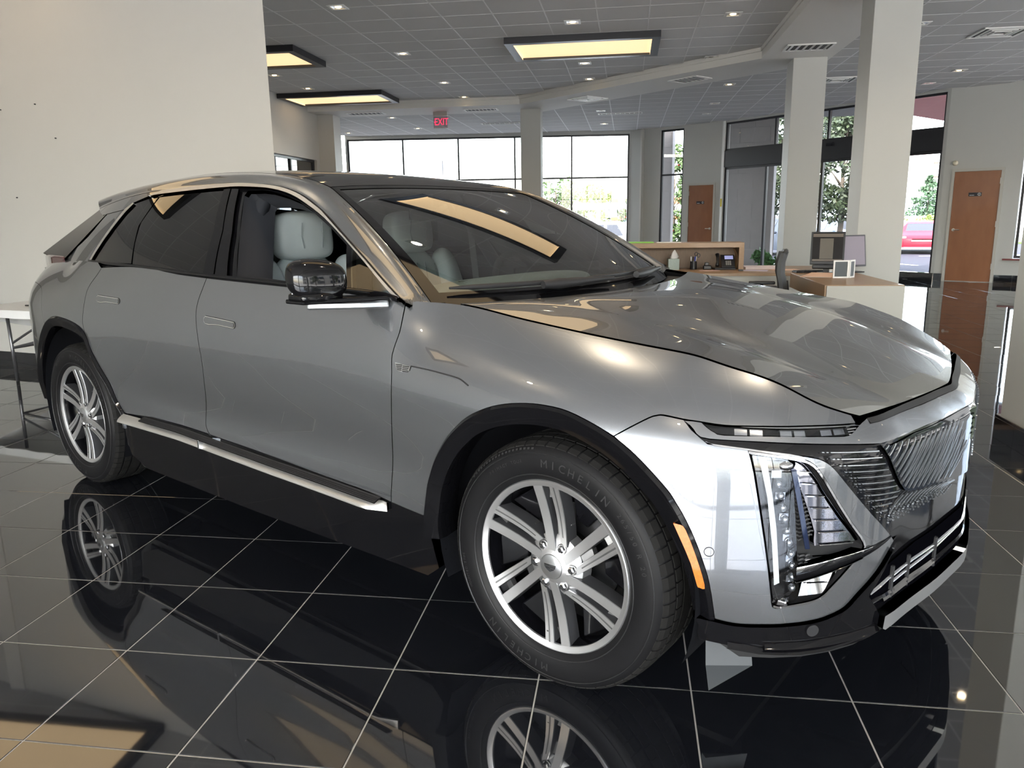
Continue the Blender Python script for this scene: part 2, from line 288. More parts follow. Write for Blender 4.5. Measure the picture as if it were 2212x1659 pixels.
DATA = {
 'S': {
  'door_front': [(-0.6166, 1.1053), (-0.6116, 1.0723), (-0.6067, 1.0179), (-0.6151, 0.9663), (-0.6183, 0.9342), (-0.6112, 0.8704), (-0.6161, 0.7442), (-0.6383, 0.4958), (-0.6407, 0.4381)],
  'gapFR': [(-1.7298, 1.1526), (-1.7526, 1.1098), (-1.784, 1.0512), (-1.7968, 0.9928), (-1.7851, 0.902), (-1.7689, 0.8019), (-1.7742, 0.6886), (-1.8073, 0.5503), (-1.7986, 0.5082), (-1.7664, 0.4786)],
  'gapR': [(-2.6872, 1.1593), (-2.7158, 1.1307), (-2.7722, 1.0848), (-2.7975, 1.0516), (-2.8089, 1.0107), (-2.8196, 0.9571), (-2.8293, 0.9154), (-2.8292, 0.8821), (-2.8211, 0.8577)],
  'archF': [(-0.479, 0.4329), (-0.4694, 0.4861), (-0.4589, 0.5432), (-0.4456, 0.5797), (-0.4213, 0.6309), (-0.3826, 0.688), (-0.3356, 0.7406), (-0.2698, 0.7946), (-0.1955, 0.8321), (-0.1274, 0.853), (-0.0539, 0.8645), (0.0134, 0.8666), (0.0835, 0.8603), (0.1646, 0.8379), (0.2261, 0.8136), (0.2773, 0.7831), (0.3188, 0.7491), (0.3742, 0.6944), (0.3959, 0.6642), (0.4212, 0.6231), (0.4468, 0.5704), (0.4692, 0.5129), (0.4885, 0.45), (0.5064, 0.3502)],
  'archR': [(-2.5076, 0.4745), (-2.5749, 0.5369), (-2.6244, 0.6119), (-2.6979, 0.6828), (-2.7692, 0.7572), (-2.8196, 0.8436), (-2.9135, 0.8831), (-3.0819, 0.9017), (-3.2047, 0.8978), (-3.306, 0.8654), (-3.4209, 0.7923), (-3.509, 0.716)],
  'cutF': [(0.2271, 0.8145), (0.2705, 0.843), (0.3126, 0.8676), (0.3316, 0.8747), (0.3516, 0.8768), (0.4061, 0.8706), (0.4472, 0.8671), (0.5117, 0.8605), (0.5756, 0.8594), (0.6366, 0.8592), (0.7505, 0.858), (0.8636, 0.8542)],
  'cutRB': [(-3.7344, 1.0766), (-3.7076, 1.0595), (-3.5672, 1.055), (-3.4753, 1.0174), (-3.3952, 0.9556), (-3.3647, 0.8905), (-3.3551, 0.864), (-3.297, 0.846)],
  'sillF': [(-1.7832, 0.4863), (-1.4141, 0.4746), (-1.0058, 0.4565), (-0.7491, 0.4485), (-0.6407, 0.4381)],
  'sillR': [(-2.5076, 0.4745), (-2.2491, 0.4911), (-1.9726, 0.4914), (-1.7904, 0.4872)],
  'beltF': [(-1.7174, 1.1595), (-1.4593, 1.1505), (-1.2198, 1.1409), (-0.9896, 1.1339), (-0.8051, 1.126), (-0.7094, 1.121), (-0.6206, 1.1075)],
  'beltR': [(-2.6917, 1.1655), (-2.3742, 1.1789), (-2.0477, 1.1702), (-1.7241, 1.1593)],
  'bump_top': [(0.4079, 0.8701), (0.4282, 0.8496), (0.4503, 0.8335), (0.4715, 0.8187), (0.5709, 0.8088), (0.6698, 0.7974), (0.7253, 0.7897), (0.7569, 0.7801), (0.7856, 0.7582), (0.8358, 0.702), (0.9069, 0.6269), (0.9988, 0.5463), (1.0219, 0.5243), (1.0047, 0.5139), (0.9426, 0.4595), (0.8847, 0.4141), (0.8497, 0.3815), (0.8185, 0.3669), (0.7688, 0.354), (0.6956, 0.3464), (0.6263, 0.3417), (0.5583, 0.34), (0.5064, 0.349)],
  'hl_hole': [(0.5709, 0.8047), (0.6198, 0.7988), (0.6696, 0.792), (0.7071, 0.784), (0.7278, 0.7735), (0.7417, 0.7595), (0.7691, 0.721), (0.7992, 0.6754), (0.8439, 0.6122), (0.8896, 0.5538), (0.888, 0.526), (0.8438, 0.4785), (0.7998, 0.4353), (0.782, 0.4184), (0.7564, 0.4059), (0.7093, 0.3977), (0.6675, 0.3914), (0.6484, 0.3949), (0.643, 0.425), (0.6296, 0.5115), (0.6065, 0.6387), (0.5847, 0.7518)],
  'chrome_top': [(0.4662, 0.8248), (0.4782, 0.8199), (0.5709, 0.8098), (0.6698, 0.7974), (0.7109, 0.788), (0.7332, 0.7765), (0.7489, 0.7608), (0.7807, 0.7165), (0.8332, 0.6428), (0.8911, 0.561), (0.8921, 0.5515), (0.8853, 0.5526), (0.8298, 0.6359), (0.7775, 0.7097), (0.7417, 0.7578), (0.7277, 0.7725), (0.707, 0.7824), (0.6696, 0.792), (0.5709, 0.8041), (0.475, 0.814)],
  'drl': [(0.4537, 0.8664), (0.4702, 0.8542), (0.4878, 0.845), (0.5116, 0.8391), (0.6249, 0.8388), (0.7488, 0.8357), (0.8217, 0.8319), (0.8442, 0.8355), (0.8731, 0.8475), (0.8764, 0.8512), (0.7954, 0.8538), (0.6769, 0.8556), (0.5724, 0.8582), (0.5049, 0.8625)],
  'lip': [(0.4154, 0.8689), (0.4352, 0.8515), (0.4537, 0.8352), (0.5049, 0.8307), (0.6042, 0.828), (0.708, 0.8235), (0.82, 0.8163), (0.9266, 0.8073)],
  'bar_low': [(0.9255, 0.8076), (1.17, 0.8184), (1.3227, 0.8162), (1.4957, 0.8106)],
  'bar_top': [(1.5381, 0.8566), (1.1899, 0.8594), (0.9614, 0.8582), (0.9451, 0.8598), (0.9025, 0.8536), (0.8781, 0.848)],
  'black_low': [(1.0105, 0.5392), (1.1841, 0.5182), (1.3151, 0.5118), (1.4846, 0.5114)],
  'shield': [(0.9292, 0.8029), (0.9974, 0.7088), (1.0358, 0.6723), (1.06, 0.6554), (1.0978, 0.6436), (1.1697, 0.6322), (1.2443, 0.6229), (1.4311, 0.6031)],
  'intake': [(0.9595, 0.4703), (1.1586, 0.4975), (1.3952, 0.4715), (1.405, 0.3716), (1.1901, 0.3725), (1.0179, 0.3592), (0.8609, 0.3719), (0.9014, 0.4157)],
  'skid': [(0.9686, 0.3354), (1.1235, 0.3394), (1.4153, 0.3451), (1.4901, 0.3369), (1.5498, 0.2828), (1.2682, 0.2955), (1.0732, 0.2933), (0.9885, 0.2905)],
  'skirt': [(0.4493, 0.3553), (0.5063, 0.345), (0.6269, 0.3429), (0.7302, 0.3487), (0.7856, 0.3519), (0.8511, 0.3765), (0.9761, 0.3318), (0.9913, 0.2786), (0.7966, 0.2999), (0.7358, 0.2897), (0.6312, 0.2786), (0.5551, 0.2829)],
  'strip_top': [(-2.5122, 0.4738), (-2.2511, 0.4733), (-1.973, 0.4727), (-1.7156, 0.4634), (-1.2911, 0.4502), (-0.9529, 0.4427), (-0.6585, 0.4356)],
  'strip_bot': [(-2.4872, 0.4496), (-2.256, 0.4437), (-1.9763, 0.4385), (-1.7545, 0.4284), (-1.2952, 0.4079), (-0.9573, 0.3957), (-0.7423, 0.3887)],
  'marker': [(0.3904, 0.6137), (0.4147, 0.6113), (0.4288, 0.5981), (0.4548, 0.534), (0.4739, 0.4756), (0.4811, 0.4384), (0.4632, 0.4397), (0.4561, 0.4467), (0.4387, 0.5059), (0.4126, 0.5664)],
  'hl_lamp': [(0.5748, 0.7994), (0.6628, 0.7895), (0.6708, 0.77), (0.6838, 0.7041), (0.6952, 0.6034), (0.7034, 0.53), (0.7126, 0.4245), (0.6837, 0.4081), (0.6496, 0.4019), (0.643, 0.425), (0.6296, 0.5115), (0.6065, 0.6387), (0.5847, 0.7518)],
  'hl_tube': [(0.6002, 0.7856), (0.6115, 0.7842), (0.6298, 0.6931), (0.6446, 0.6035), (0.6602, 0.4597), (0.6529, 0.4558), (0.6416, 0.567), (0.6234, 0.6894)],
  'duct_up': [(0.671, 0.7814), (0.6861, 0.7565), (0.7053, 0.7142), (0.7306, 0.6524), (0.7514, 0.5894), (0.7506, 0.5749), (0.7331, 0.5652), (0.7013, 0.5631), (0.6952, 0.6034), (0.6838, 0.7041)],
  'duct_lo': [(0.703, 0.5356), (0.7486, 0.5272), (0.7412, 0.5019), (0.729, 0.4692), (0.7126, 0.4245)],
  'mir_up': [(0.6627, 0.7879), (0.7035, 0.7818), (0.7242, 0.772), (0.7382, 0.7546), (0.7959, 0.6686), (0.8449, 0.6011), (0.883, 0.553), (0.8093, 0.5541), (0.7523, 0.5527), (0.7514, 0.5894), (0.7306, 0.6524), (0.7053, 0.7142), (0.6793, 0.7633)],
  'mir_lo': [(0.7507, 0.5234), (0.877, 0.526), (0.8861, 0.5226), (0.8397, 0.4791), (0.7955, 0.4397), (0.7775, 0.4247), (0.7109, 0.4227), (0.7293, 0.4654)],
  'fin': [(0.7015, 0.5602), (0.7522, 0.5535), (0.8289, 0.5553), (0.8921, 0.5515), (1.0025, 0.5261), (0.9179, 0.5298), (0.8314, 0.5271), (0.7542, 0.5268), (0.7035, 0.5282), (0.6972, 0.5449)],
  'handleF': [(-1.734, 0.9871), (-1.7271, 0.9951), (-1.669, 0.9989), (-1.5139, 0.9873), (-1.5105, 0.9731), (-1.5362, 0.9657), (-1.635, 0.9677), (-1.679, 0.9608), (-1.7133, 0.9659)],
  'handleR': [(-2.6788, 1.0307), (-2.6654, 1.0379), (-2.584, 1.0419), (-2.4581, 1.031), (-2.4523, 1.0164), (-2.4878, 1.0102), (-2.5658, 1.0103), (-2.6118, 1.0013), (-2.6606, 1.0097)],
  'badge': [(-0.5993, 0.9232), (-0.5777, 0.9221), (-0.5291, 0.9171), (-0.5315, 0.9032), (-0.5643, 0.8958), (-0.5879, 0.8992)],
  'crease': [(-0.5293, 0.9178), (-0.4456, 0.9142), (-0.3902, 0.9101), (-0.3366, 0.9056), (-0.3095, 0.9006), (-0.2779, 0.8876)],
  'sens1': [(0.4852, 0.5379)],
  'sens2': [(0.7522, 0.3293)],
  'bumpcrease': [(-0.1959, 0.8646), (-0.1356, 0.8842)],
  'line00': [(0.7495, 0.8007), (0.9121, 0.7906)],
  'line01': [(0.7759, 0.7836), (0.9185, 0.7749)],
  'line02': [(0.7931, 0.767), (0.9306, 0.758)],
  'line03': [(0.8087, 0.7503), (0.9447, 0.7403)],
  'line04': [(0.8242, 0.7335), (0.9578, 0.7236)],
  'line05': [(0.8385, 0.7163), (0.9731, 0.7059)],
  'line06': [(0.8548, 0.6997), (0.9897, 0.6878)],
  'line07': [(0.87, 0.6822), (1.0077, 0.6694)],
  'line08': [(0.8839, 0.6655), (0.998, 0.657)],
  'line09': [(0.9003, 0.6481), (0.9724, 0.6447)],
  'line10': [(0.9157, 0.6305), (0.9547, 0.6295)],
  'line11': [(0.951, 0.7988), (0.9443, 0.7951), (0.9366, 0.7915)],
  'line12': [(0.9802, 0.7984), (0.9634, 0.7869), (0.9454, 0.7752)],
  'line13': [(1.0137, 0.7982), (0.9846, 0.7791), (0.9574, 0.7587)],
  'line14': [(1.0502, 0.7971), (1.0121, 0.7695), (0.9753, 0.7404)],
  'line15': [(1.0872, 0.7959), (1.0417, 0.7594), (0.989, 0.7241)],
  'line16': [(1.1208, 0.7955), (1.0732, 0.7486), (1.0067, 0.7067)],
  'line17': [(1.1525, 0.7942), (1.1022, 0.7383), (1.0222, 0.6909)],
  'line18': [(1.1826, 0.7948), (1.129, 0.7294), (1.0387, 0.6747)],
  'line19': [(1.2146, 0.7945), (1.1585, 0.7227), (1.0619, 0.6627)],
  'line20': [(1.2479, 0.7937), (1.19, 0.7186), (1.0918, 0.6551)],
  'line21': [(1.2794, 0.7925), (1.2214, 0.7159), (1.1242, 0.6503)],
  'line22': [(1.3121, 0.7941), (1.2533, 0.7147), (1.1563, 0.6457)],
  'line23': [(1.349, 0.7935), (1.289, 0.7122), (1.1886, 0.6418)],
  'line24': [(1.3821, 0.7921), (1.3231, 0.7093), (1.218, 0.6391)],
  'line25': [(1.4199, 0.7781), (1.3571, 0.7), (1.245, 0.6359)],
  'line26': [(1.4466, 0.7458), (1.397, 0.6817), (1.2995, 0.6309)],
  'line27': [(1.4765, 0.7087), (1.4284, 0.6617), (1.342, 0.6254)],
  'line28': [(1.0299, 0.6528), (0.9874, 0.6354), (0.9671, 0.6124), (0.963, 0.5895)],
  'line29': [(1.0592, 0.6491), (1.0125, 0.6342), (0.9896, 0.6133), (0.9866, 0.5911)],
  'line30': [(1.0898, 0.645), (1.0402, 0.6321), (1.0146, 0.6132), (1.0131, 0.5916)],
  'line31': [(1.1199, 0.6412), (1.0699, 0.6293), (1.0423, 0.6122), (1.0426, 0.5911)],
  'line32': [(1.1498, 0.6377), (1.1001, 0.6265), (1.0718, 0.6106), (1.0742, 0.5898)],
  'line33': [(1.1797, 0.6343), (1.1299, 0.6241), (1.1019, 0.609), (1.1062, 0.5887)],
  'line34': [(1.2104, 0.6308), (1.1594, 0.6219), (1.1313, 0.6078), (1.1376, 0.5881)],
  'line35': [(1.2425, 0.627), (1.1893, 0.6198), (1.1606, 0.607), (1.169, 0.5877)],
  'line36': [(1.277, 0.6225), (1.2201, 0.6175), (1.1902, 0.6062), (1.2008, 0.5874)],
  'line37': [(1.3149, 0.617), (1.2524, 0.6149), (1.2207, 0.6053), (1.2339, 0.5869)],
  'line38': [(1.3559, 0.6107), (1.2875, 0.6115), (1.2528, 0.604), (1.2693, 0.5858)],
  'line39': [(1.3987, 0.604), (1.326, 0.6072), (1.2876, 0.602), (1.3083, 0.5837)],
 },
 'G': {
  'C1': [(-0.5918, 1.1126), (-0.611, 1.1218), (-0.6879, 1.1645), (-0.819, 1.2386), (-0.9678, 1.316), (-1.1391, 1.3996), (-1.2206, 1.4324), (-1.338, 1.4722), (-1.4612, 1.5011), (-1.579, 1.5178), (-1.7469, 1.532), (-1.8981, 1.5378), (-2.19, 1.5356), (-2.4862, 1.5271), (-2.6937, 1.518), (-2.8762, 1.5025), (-3.1513, 1.4696), (-3.2555, 1.4534)],
  'chr_lo': [(-0.6267, 1.1275), (-0.6476, 1.1282), (-0.7108, 1.1638), (-0.8255, 1.2317), (-0.9751, 1.3106), (-1.1246, 1.3807), (-1.2538, 1.4284), (-1.36, 1.4626), (-1.4626, 1.4864), (-1.581, 1.5037), (-1.7257, 1.5137), (-1.8744, 1.5189), (-2.161, 1.5147), (-2.4915, 1.5051), (-2.5694, 1.4995)],
  'qchr': [(-2.7385, 1.4734), (-2.7894, 1.4417), (-2.9378, 1.1845), (-2.9062, 1.1836), (-2.7544, 1.4307), (-2.7195, 1.4668)],
  'glassR': [(-2.4832, 1.5013), (-2.161, 1.5147), (-1.9357, 1.5161), (-1.8191, 1.3315), (-1.7735, 1.1671), (-2.0324, 1.1786), (-2.4096, 1.189), (-2.4686, 1.2795), (-2.5074, 1.3541), (-2.5167, 1.3774)],
  'appR': [(-1.9319, 1.5171), (-1.8768, 1.5168), (-1.7489, 1.3366), (-1.685, 1.1664), (-1.7687, 1.1672), (-1.8142, 1.3315)],
  'appF': [(-1.8696, 1.5166), (-1.8078, 1.5118), (-1.673, 1.3316), (-1.5862, 1.1633), (-1.678, 1.1657), (-1.7451, 1.3366)],
  'qglass': [(-2.5003, 1.5006), (-2.525, 1.3629), (-2.4231, 1.1898), (-2.9058, 1.1867), (-2.7308, 1.4689), (-2.5654, 1.497)],
  'open': [(-1.5398, 1.1663), (-1.6369, 1.3316), (-1.7559, 1.485), (-1.7523, 1.5047), (-1.6507, 1.5035), (-1.5737, 1.4969), (-1.4515, 1.4753), (-1.35, 1.4518), (-1.2426, 1.4152), (-1.087, 1.3514), (-0.9651, 1.2927), (-0.8865, 1.1459), (-0.8753, 1.1189), (-1.2209, 1.1492)],
  'triglass': [(-0.93, 1.2877), (-0.8247, 1.23), (-0.7105, 1.1631), (-0.6522, 1.128), (-0.8534, 1.1346)],
  'DLO': [(-2.9297, 1.1829), (-2.7787, 1.4403), (-2.7352, 1.4733), (-2.5763, 1.504), (-2.4718, 1.5176), (-2.1835, 1.5313), (-1.9008, 1.5322), (-1.7403, 1.5263), (-1.5751, 1.5141), (-1.4597, 1.4997), (-1.3366, 1.4706), (-1.2193, 1.431), (-1.1141, 1.3882), (-0.9677, 1.316), (-0.819, 1.2387), (-0.6874, 1.1646), (-0.6109, 1.1216), (-0.5899, 1.1112), (-0.7019, 1.1292), (-1.2185, 1.1444), (-1.715, 1.156), (-2.4052, 1.1752)],
  'dpillar': [(-2.7898, 1.4407), (-2.9357, 1.1815), (-3.0763, 1.1468), (-3.2937, 1.1504), (-3.4389, 1.1572), (-3.3839, 1.1765), (-3.1491, 1.305), (-3.0234, 1.4209)],
  'spside': [(-3.2555, 1.4534), (-3.1513, 1.4696), (-2.8762, 1.5025), (-2.6937, 1.518), (-2.5127, 1.5268), (-2.5817, 1.5079), (-2.7391, 1.4738), (-2.7918, 1.4418), (-3.0962, 1.417), (-3.1896, 1.4327)],
 },
}
# ---------------------------------------------------------------- room materials
m_wall = mat('wall_paint', (.54, .53, .50), .55, noise=.03, nscale=3)
m_wallg = mat('wall_paint_grey', (.46, .465, .445), .55, noise=.03, nscale=3)
m_tile = mat('polished_black_tile', (.012, .013, .016), .03, ior=2.4, noise=.5, nscale=60, col2=(.006, .007, .010))
m_grout = mat('grout', (.44, .42, .38), .8)
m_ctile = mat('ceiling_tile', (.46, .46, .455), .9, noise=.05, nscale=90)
m_grid = mat('ceiling_grid', (.72, .72, .72), .5)
m_plas = mat('soffit_plaster', (.66, .65, .62), .7)
m_blk = mat('black_aluminium', (.018, .019, .024), .35)
m_lamp = mat('lamp_diffuser', (.9, .75, .5), .6, emit=(1.0, .70, .38), es=.60)
m_bulb = mat('lamp_bulb', (1, .9, .7), .5, emit=(1.0, .72, .36), es=6)
m_white = mat('white_enamel', (.75, .75, .73), .4)
m_pane = glassmat('window_glass', (.96, .98, .98))
H1, H2, HB = 3.71, 3.64, 3.56          # main ceiling, outer ceiling, soffit underside
# plan of the outer wall
K0, K1, K2, K3, K4, K5, K6, K7 = (-8.13, 18.9), (-.21, 19.62), (2.09, 18.08), (5.83, 13.82), (6.97, 13.19), (9.6, 11.6), (9.6, -9.0), (-9.4, -9.0)
# ---- floor: polished tiles on a bed of grout
TS = .4541; TO = (-2.2914*math.cos(R_(30.326))-.6936*math.sin(R_(30.326)), 2.2914*math.sin(R_(30.326))-.6936*math.cos(R_(30.326)))
def inside(x, y, poly):
    c = False; n = len(poly)
    for i in range(n):
        (x0, y0), (x1, y1) = poly[i], poly[i-1]
        if (y0 > y) != (y1 > y) and x < (x1-x0)*(y-y0)/(y1-y0)+x0: c = not c
    return c
ROOM = [K0, K1, K2, K3, K4, K5, K6, K7]
big = MB().prism([(-9.6, -9.2), (9.8, -9.2), (9.8, 12), (6.97, 13.4), (5.9, 14.0), (2.2, 18.3), (-.1, 19.9), (-9.6, 19.1)], -.06, -.0015)
floor = struct('floor', big, m_grout)
def tile_mesh():
    g = .0022; h = TS/2-g; b = .0012
    M = MB(); M.add([(-h, -h, -.008), (h, -h, -.008), (h, h, -.008), (-h, h, -.008), (-h, -h, -b), (h, -h, -b), (h, h, -b), (-h, h, -b), (-h+b, -h+b, 0), (h-b, -h+b, 0), (h-b, h-b, 0), (-h+b, h-b, 0)],
          [(0, 1, 5, 4), (1, 2, 6, 5), (2, 3, 7, 6), (3, 0, 4, 7), (4, 5, 9, 8), (5, 6, 10, 9), (6, 7, 11, 10), (7, 4, 8, 11), (8, 9, 10, 11)])
    return M
tm = obj('tile', tile_mesh(), m_tile, floor); tme = tm.data
cells = []
for j in range(-24, 34):
    for i in range(-48, 26):
        x = TO[0]+(j+.5)*TS; y = TO[1]-(i+.5)*TS
        if x < -9.3 or x > 9.5 or y < -8.9 or not inside(x, y, ROOM): continue
        # how large the tile shows: distance, and whether the lens can see it
        d = math.hypot(x+.27, y+2.91); a = math.degrees(math.atan2(y+2.91, x+.27))-98.4
        hid = 2.0 if (abs(a) > 37 or y < -1.6) else 0.0
        cells.append((d*(1+hid), x, y))
cells.sort(); first = True; rest = MB(); tv = tile_mesh()
for k, (d, x, y) in enumerate(cells):
    ax, ay = random.gauss(0, .0006), random.gauss(0, .0006)
    if k < 300:
        o = tm if first else bpy.data.objects.new('tile', tme)
        if not first: COL.objects.link(o); o.parent = floor
        first = False; o.location = (x, y, 0); o.rotation_euler = (ax, ay, 0)
    else:
        rest.add([(v[0]+x, v[1]+y, v[2]+v[0]*-ay+v[1]*ax) for v in tv.v[4:]], [(0, 1, 5, 4), (1, 2, 6, 5), (2, 3, 7, 6), (3, 0, 4, 7), (4, 5, 6, 7)])
obj('tile_field', rest, m_tile, floor, kind='stuff')
# ---- walls: (a, b) in plan, thickness outward
def wall_seg(name, a, b, z0, z1, m, t=.18, out=1, parent=None):
    d = Vector((b[0]-a[0], b[1]-a[1], 0)).normalized(); n = Vector((-d.y, d.x, 0))*out
    M = MB().quadbox([(a[0], a[1], z0), (b[0], b[1], z0), (b[0], b[1], z1), (a[0], a[1], z1)], n, t)
    if parent: return obj(name, M, m, parent)
    return struct(name, M, m)
def wall_open(name, a, b, openings, m, ztop=H2+.1, t=.18, out=1):
    """wall with rectangular openings (s0, s1, z0, z1) measured along a->b; one mesh"""
    A = Vector((a[0], a[1], 0)); d = Vector((b[0]-a[0], b[1]-a[1], 0)); L = d.length; d.normalize(); n = Vector((-d.y, d.x, 0))*out
    M = MB(); s = 0
    def q(s0, s1, z0, z1):
        if s1-s0 < .002 or z1-z0 < .002: return
        M.quadbox([A+d*s0+Vector((0, 0, z0)), A+d*s1+Vector((0, 0, z0)), A+d*s1+Vector((0, 0, z1)), A+d*s0+Vector((0, 0, z1))], n, t)
    for s0, s1, z0, z1 in sorted(openings):
        q(s, s0, 0, ztop); q(s0, s1, 0, z0); q(s0, s1, z1, ztop); s = s1
    q(s, L, 0, ztop)
    return struct(name, M, m), A, d, n
def window(name, A, d, n, s0, s1, z0, z1, vs, hs, inset=.07, fr=.045, panes=True, rail=None):
    """aluminium frame with mullions at vs (along) and hs (heights) and one pane per bay"""
    def P(s, z, o=0): return A+d*s+Vector((0, 0, z))+n*o
    M = MB()
    def bar(sa, sb, za, zb, dep=.06): M.quadbox([P(sa, za, inset-dep/2), P(sb, za, inset-dep/2), P(sb, zb, inset-dep/2), P(sa, zb, inset-dep/2)], n, dep)
    bar(s0, s1, z0, z0+fr); bar(s0, s1, z1-fr, z1); bar(s0, s0+fr, z0+fr, z1-fr); bar(s1-fr, s1, z0+fr, z1-fr)
    w = struct(name, M, m_blk)
    for v in vs:
        M = MB(); bar(v-fr/2, v+fr/2, z0+fr, z1-fr, .065); obj('mullion', M, m_blk, w)
    for h in hs:
        M = MB(); bar(s0+fr, s1-fr, h-fr/2, h+fr/2, .058); obj('transom', M, m_blk, w)
    if panes:
        S = [s0+fr]+[v for v in vs]+[s1-fr]; Z = [z0+fr]+[h for h in hs]+[z1-fr]
        for i in range(len(S)-1):
            for k in range(len(Z)-1):
                M = MB().add([P(S[i], Z[k], inset), P(S[i+1], Z[k], inset), P(S[i+1], Z[k+1], inset), P(S[i], Z[k+1], inset)], [(0, 1, 2, 3)])
                obj('pane', M, m_pane, w)
    return w
# back window wall
wb, A, d, n = wall_open('wall_back', K0, K1, [(.05, 7.93, .5, 3.56)], m_wallg)
window('window_1', A, d, n, .05, 7.93, .5, 3.56, [1.62, 3.18, 4.76, 6.34], [2.41])
portal('back_window_portal', A+d*4+Vector((0, 0, 2)), math.atan2(d.y, d.x), 7.8, 3.0)
# facet with slim window and door
wf, A, d, n = wall_open('wall_back_right', K1, K2, [(.96, 1.66, .45, 3.57)], m_wallg)
window('window_2', A, d, n, .96, 1.66, .45, 3.57, [], [2.41])
M = MB().quadbox([A+d*.40+Vector((0, 0, 0)), A+d*.45+Vector((0, 0, 0)), A+d*.45+Vector((0, 0, H2)), A+d*.40+Vector((0, 0, H2))], -n, .12)
struct('trim_1', M, m_wall)
m_door = mat('birch_door', (.30, .125, .055), .32, noise=.6, nscale=7, col2=(.20, .075, .032), stretch=(1, 1, .35), coat=.3)
m_dframe = mat('door_frame_grey', (.44, .43, .39), .4)
m_steel = mat('brushed_steel', (.62, .61, .58), .3, 1.0)
m_sign = mat('sign_black', (.012, .013, .02), .3)
m_signw = mat('sign_white', (.75, .75, .75), .4)
def door(name, A, d, n, s0, s1, h, handle_left, label_lines, hinge_left):
    def P(s, z, o=0): return A+d*s+Vector((0, 0, z))+n*o
    M = MB()
    for a, b, z0, z1 in ((s0-.05, s0, 0, h+.05), (s1, s1+.05, 0, h+.05), (s0, s1, h, h+.05)):
        M.quadbox([P(a, z0, -.03), P(b, z0, -.03), P(b, z1, -.03), P(a, z1, -.03)], n, .06)
    D = struct(name, M, m_dframe)
    leaf = obj('door_leaf', MB().quadbox([P(s0+.004, .012, -.012), P(s1-.004, .012, -.012), P(s1-.004, h-.004, -.012), P(s0+.004, h-.004, -.012)], n, .03), m_door, D)
    sh = s0+.07 if handle_left else s1-.07; sg = 1 if handle_left else -1
    M = MB(); q = P(sh, 1.0, -.012)
    M.tube([q, q-n*.012], .028, 14); M.tube([q, q-n*.05], .010, 8); M.tube([q-n*.05, q-n*.05+d*sg*.11], .009, 8)
    obj('door_handle', M, m_steel, leaf, autos=40)
    for z in (.25, 1.05, 1.85):
        a = s0-.004 if hinge_left else s1-.012
        obj('hinge', MB().quadbox([P(a, z, -.02), P(a+.016, z, -.02), P(a+.016, z+.11, -.02), P(a, z+.11, -.02)], n, .01), m_steel, leaf)
    sm_ = (s0+s1)/2-.01; z = 1.63
    sg_ = obj('door_sign', MB().quadbox([P(sm_-.11, z, -.018), P(sm_+.11, z, -.018), P(sm_+.11, z+.07, -.018), P(sm_-.11, z+.07, -.018)], n, .006), m_sign, leaf)
    M = MB(); c = P(sm_+.07, z+.036, -.0185)
    for k in range(16):
        a0, a1 = 2*math.pi*k/16, 2*math.pi*(k+1)/16
        def C(a, r): return c+d*math.cos(a)*r+Vector((0, 0, math.sin(a)*r))
        M.add([C(a0, .022), C(a1, .022), C(a1, .027), C(a0, .027)], [(0, 1, 2, 3)])
    M.quadbox([c-d*.003-Vector((0, 0, .015)), c+d*.003-Vector((0, 0, .015)), c+d*.003+Vector((0, 0, .015)), c-d*.003+Vector((0, 0, .015))], -n, .0006)
    for k in range(5): M.quadbox([P(sm_-.09+k*.016, z+.014, -.0185), P(sm_-.08+k*.016, z+.014, -.0185), P(sm_-.08+k*.016, z+.026, -.0185), P(sm_-.09+k*.016, z+.026, -.0185)], -n, .0006)
    obj('sign_marks', M, m_signw, sg_)
    return D
door('door_1', A, d, n, 1.86, 2.57, 2.11, False, 1, True)
# entrance facet: transom glass, black header box, glazed doors
we, A, d, n = wall_open('wall_entrance', K2, K3, [(.07, 5.60, .0, 3.60)], m_wallg)
window('window_3', A, d, n, .07, 5.60, 2.92, 3.60, [1.58, 3.0, 4.3], [])
PE = lambda s, z, o=0: A+d*s+Vector((0, 0, z))+n*o
hd = struct('trim_2', MB().quadbox([PE(.07, 2.52, .0), PE(5.60, 2.52, .0), PE(5.60, 2.92, .0), PE(.07, 2.92, .0)], n, .15), m_blk)
obj('door_sensor', MB().quadbox([PE(3.02, 2.80, -.05), PE(3.18, 2.80, -.05), PE(3.18, 2.87, -.03), PE(3.02, 2.87, -.03)], n, .05), m_blk, hd)
window('door_2', A, d, n, .07, 5.60, .01, 2.52, [1.36, 2.9, 4.35], [], fr=.055)
portal('entrance_portal', A+d*2.8+Vector((0, 0, 1.8)), math.atan2(d.y, d.x), 5.4, 3.4)
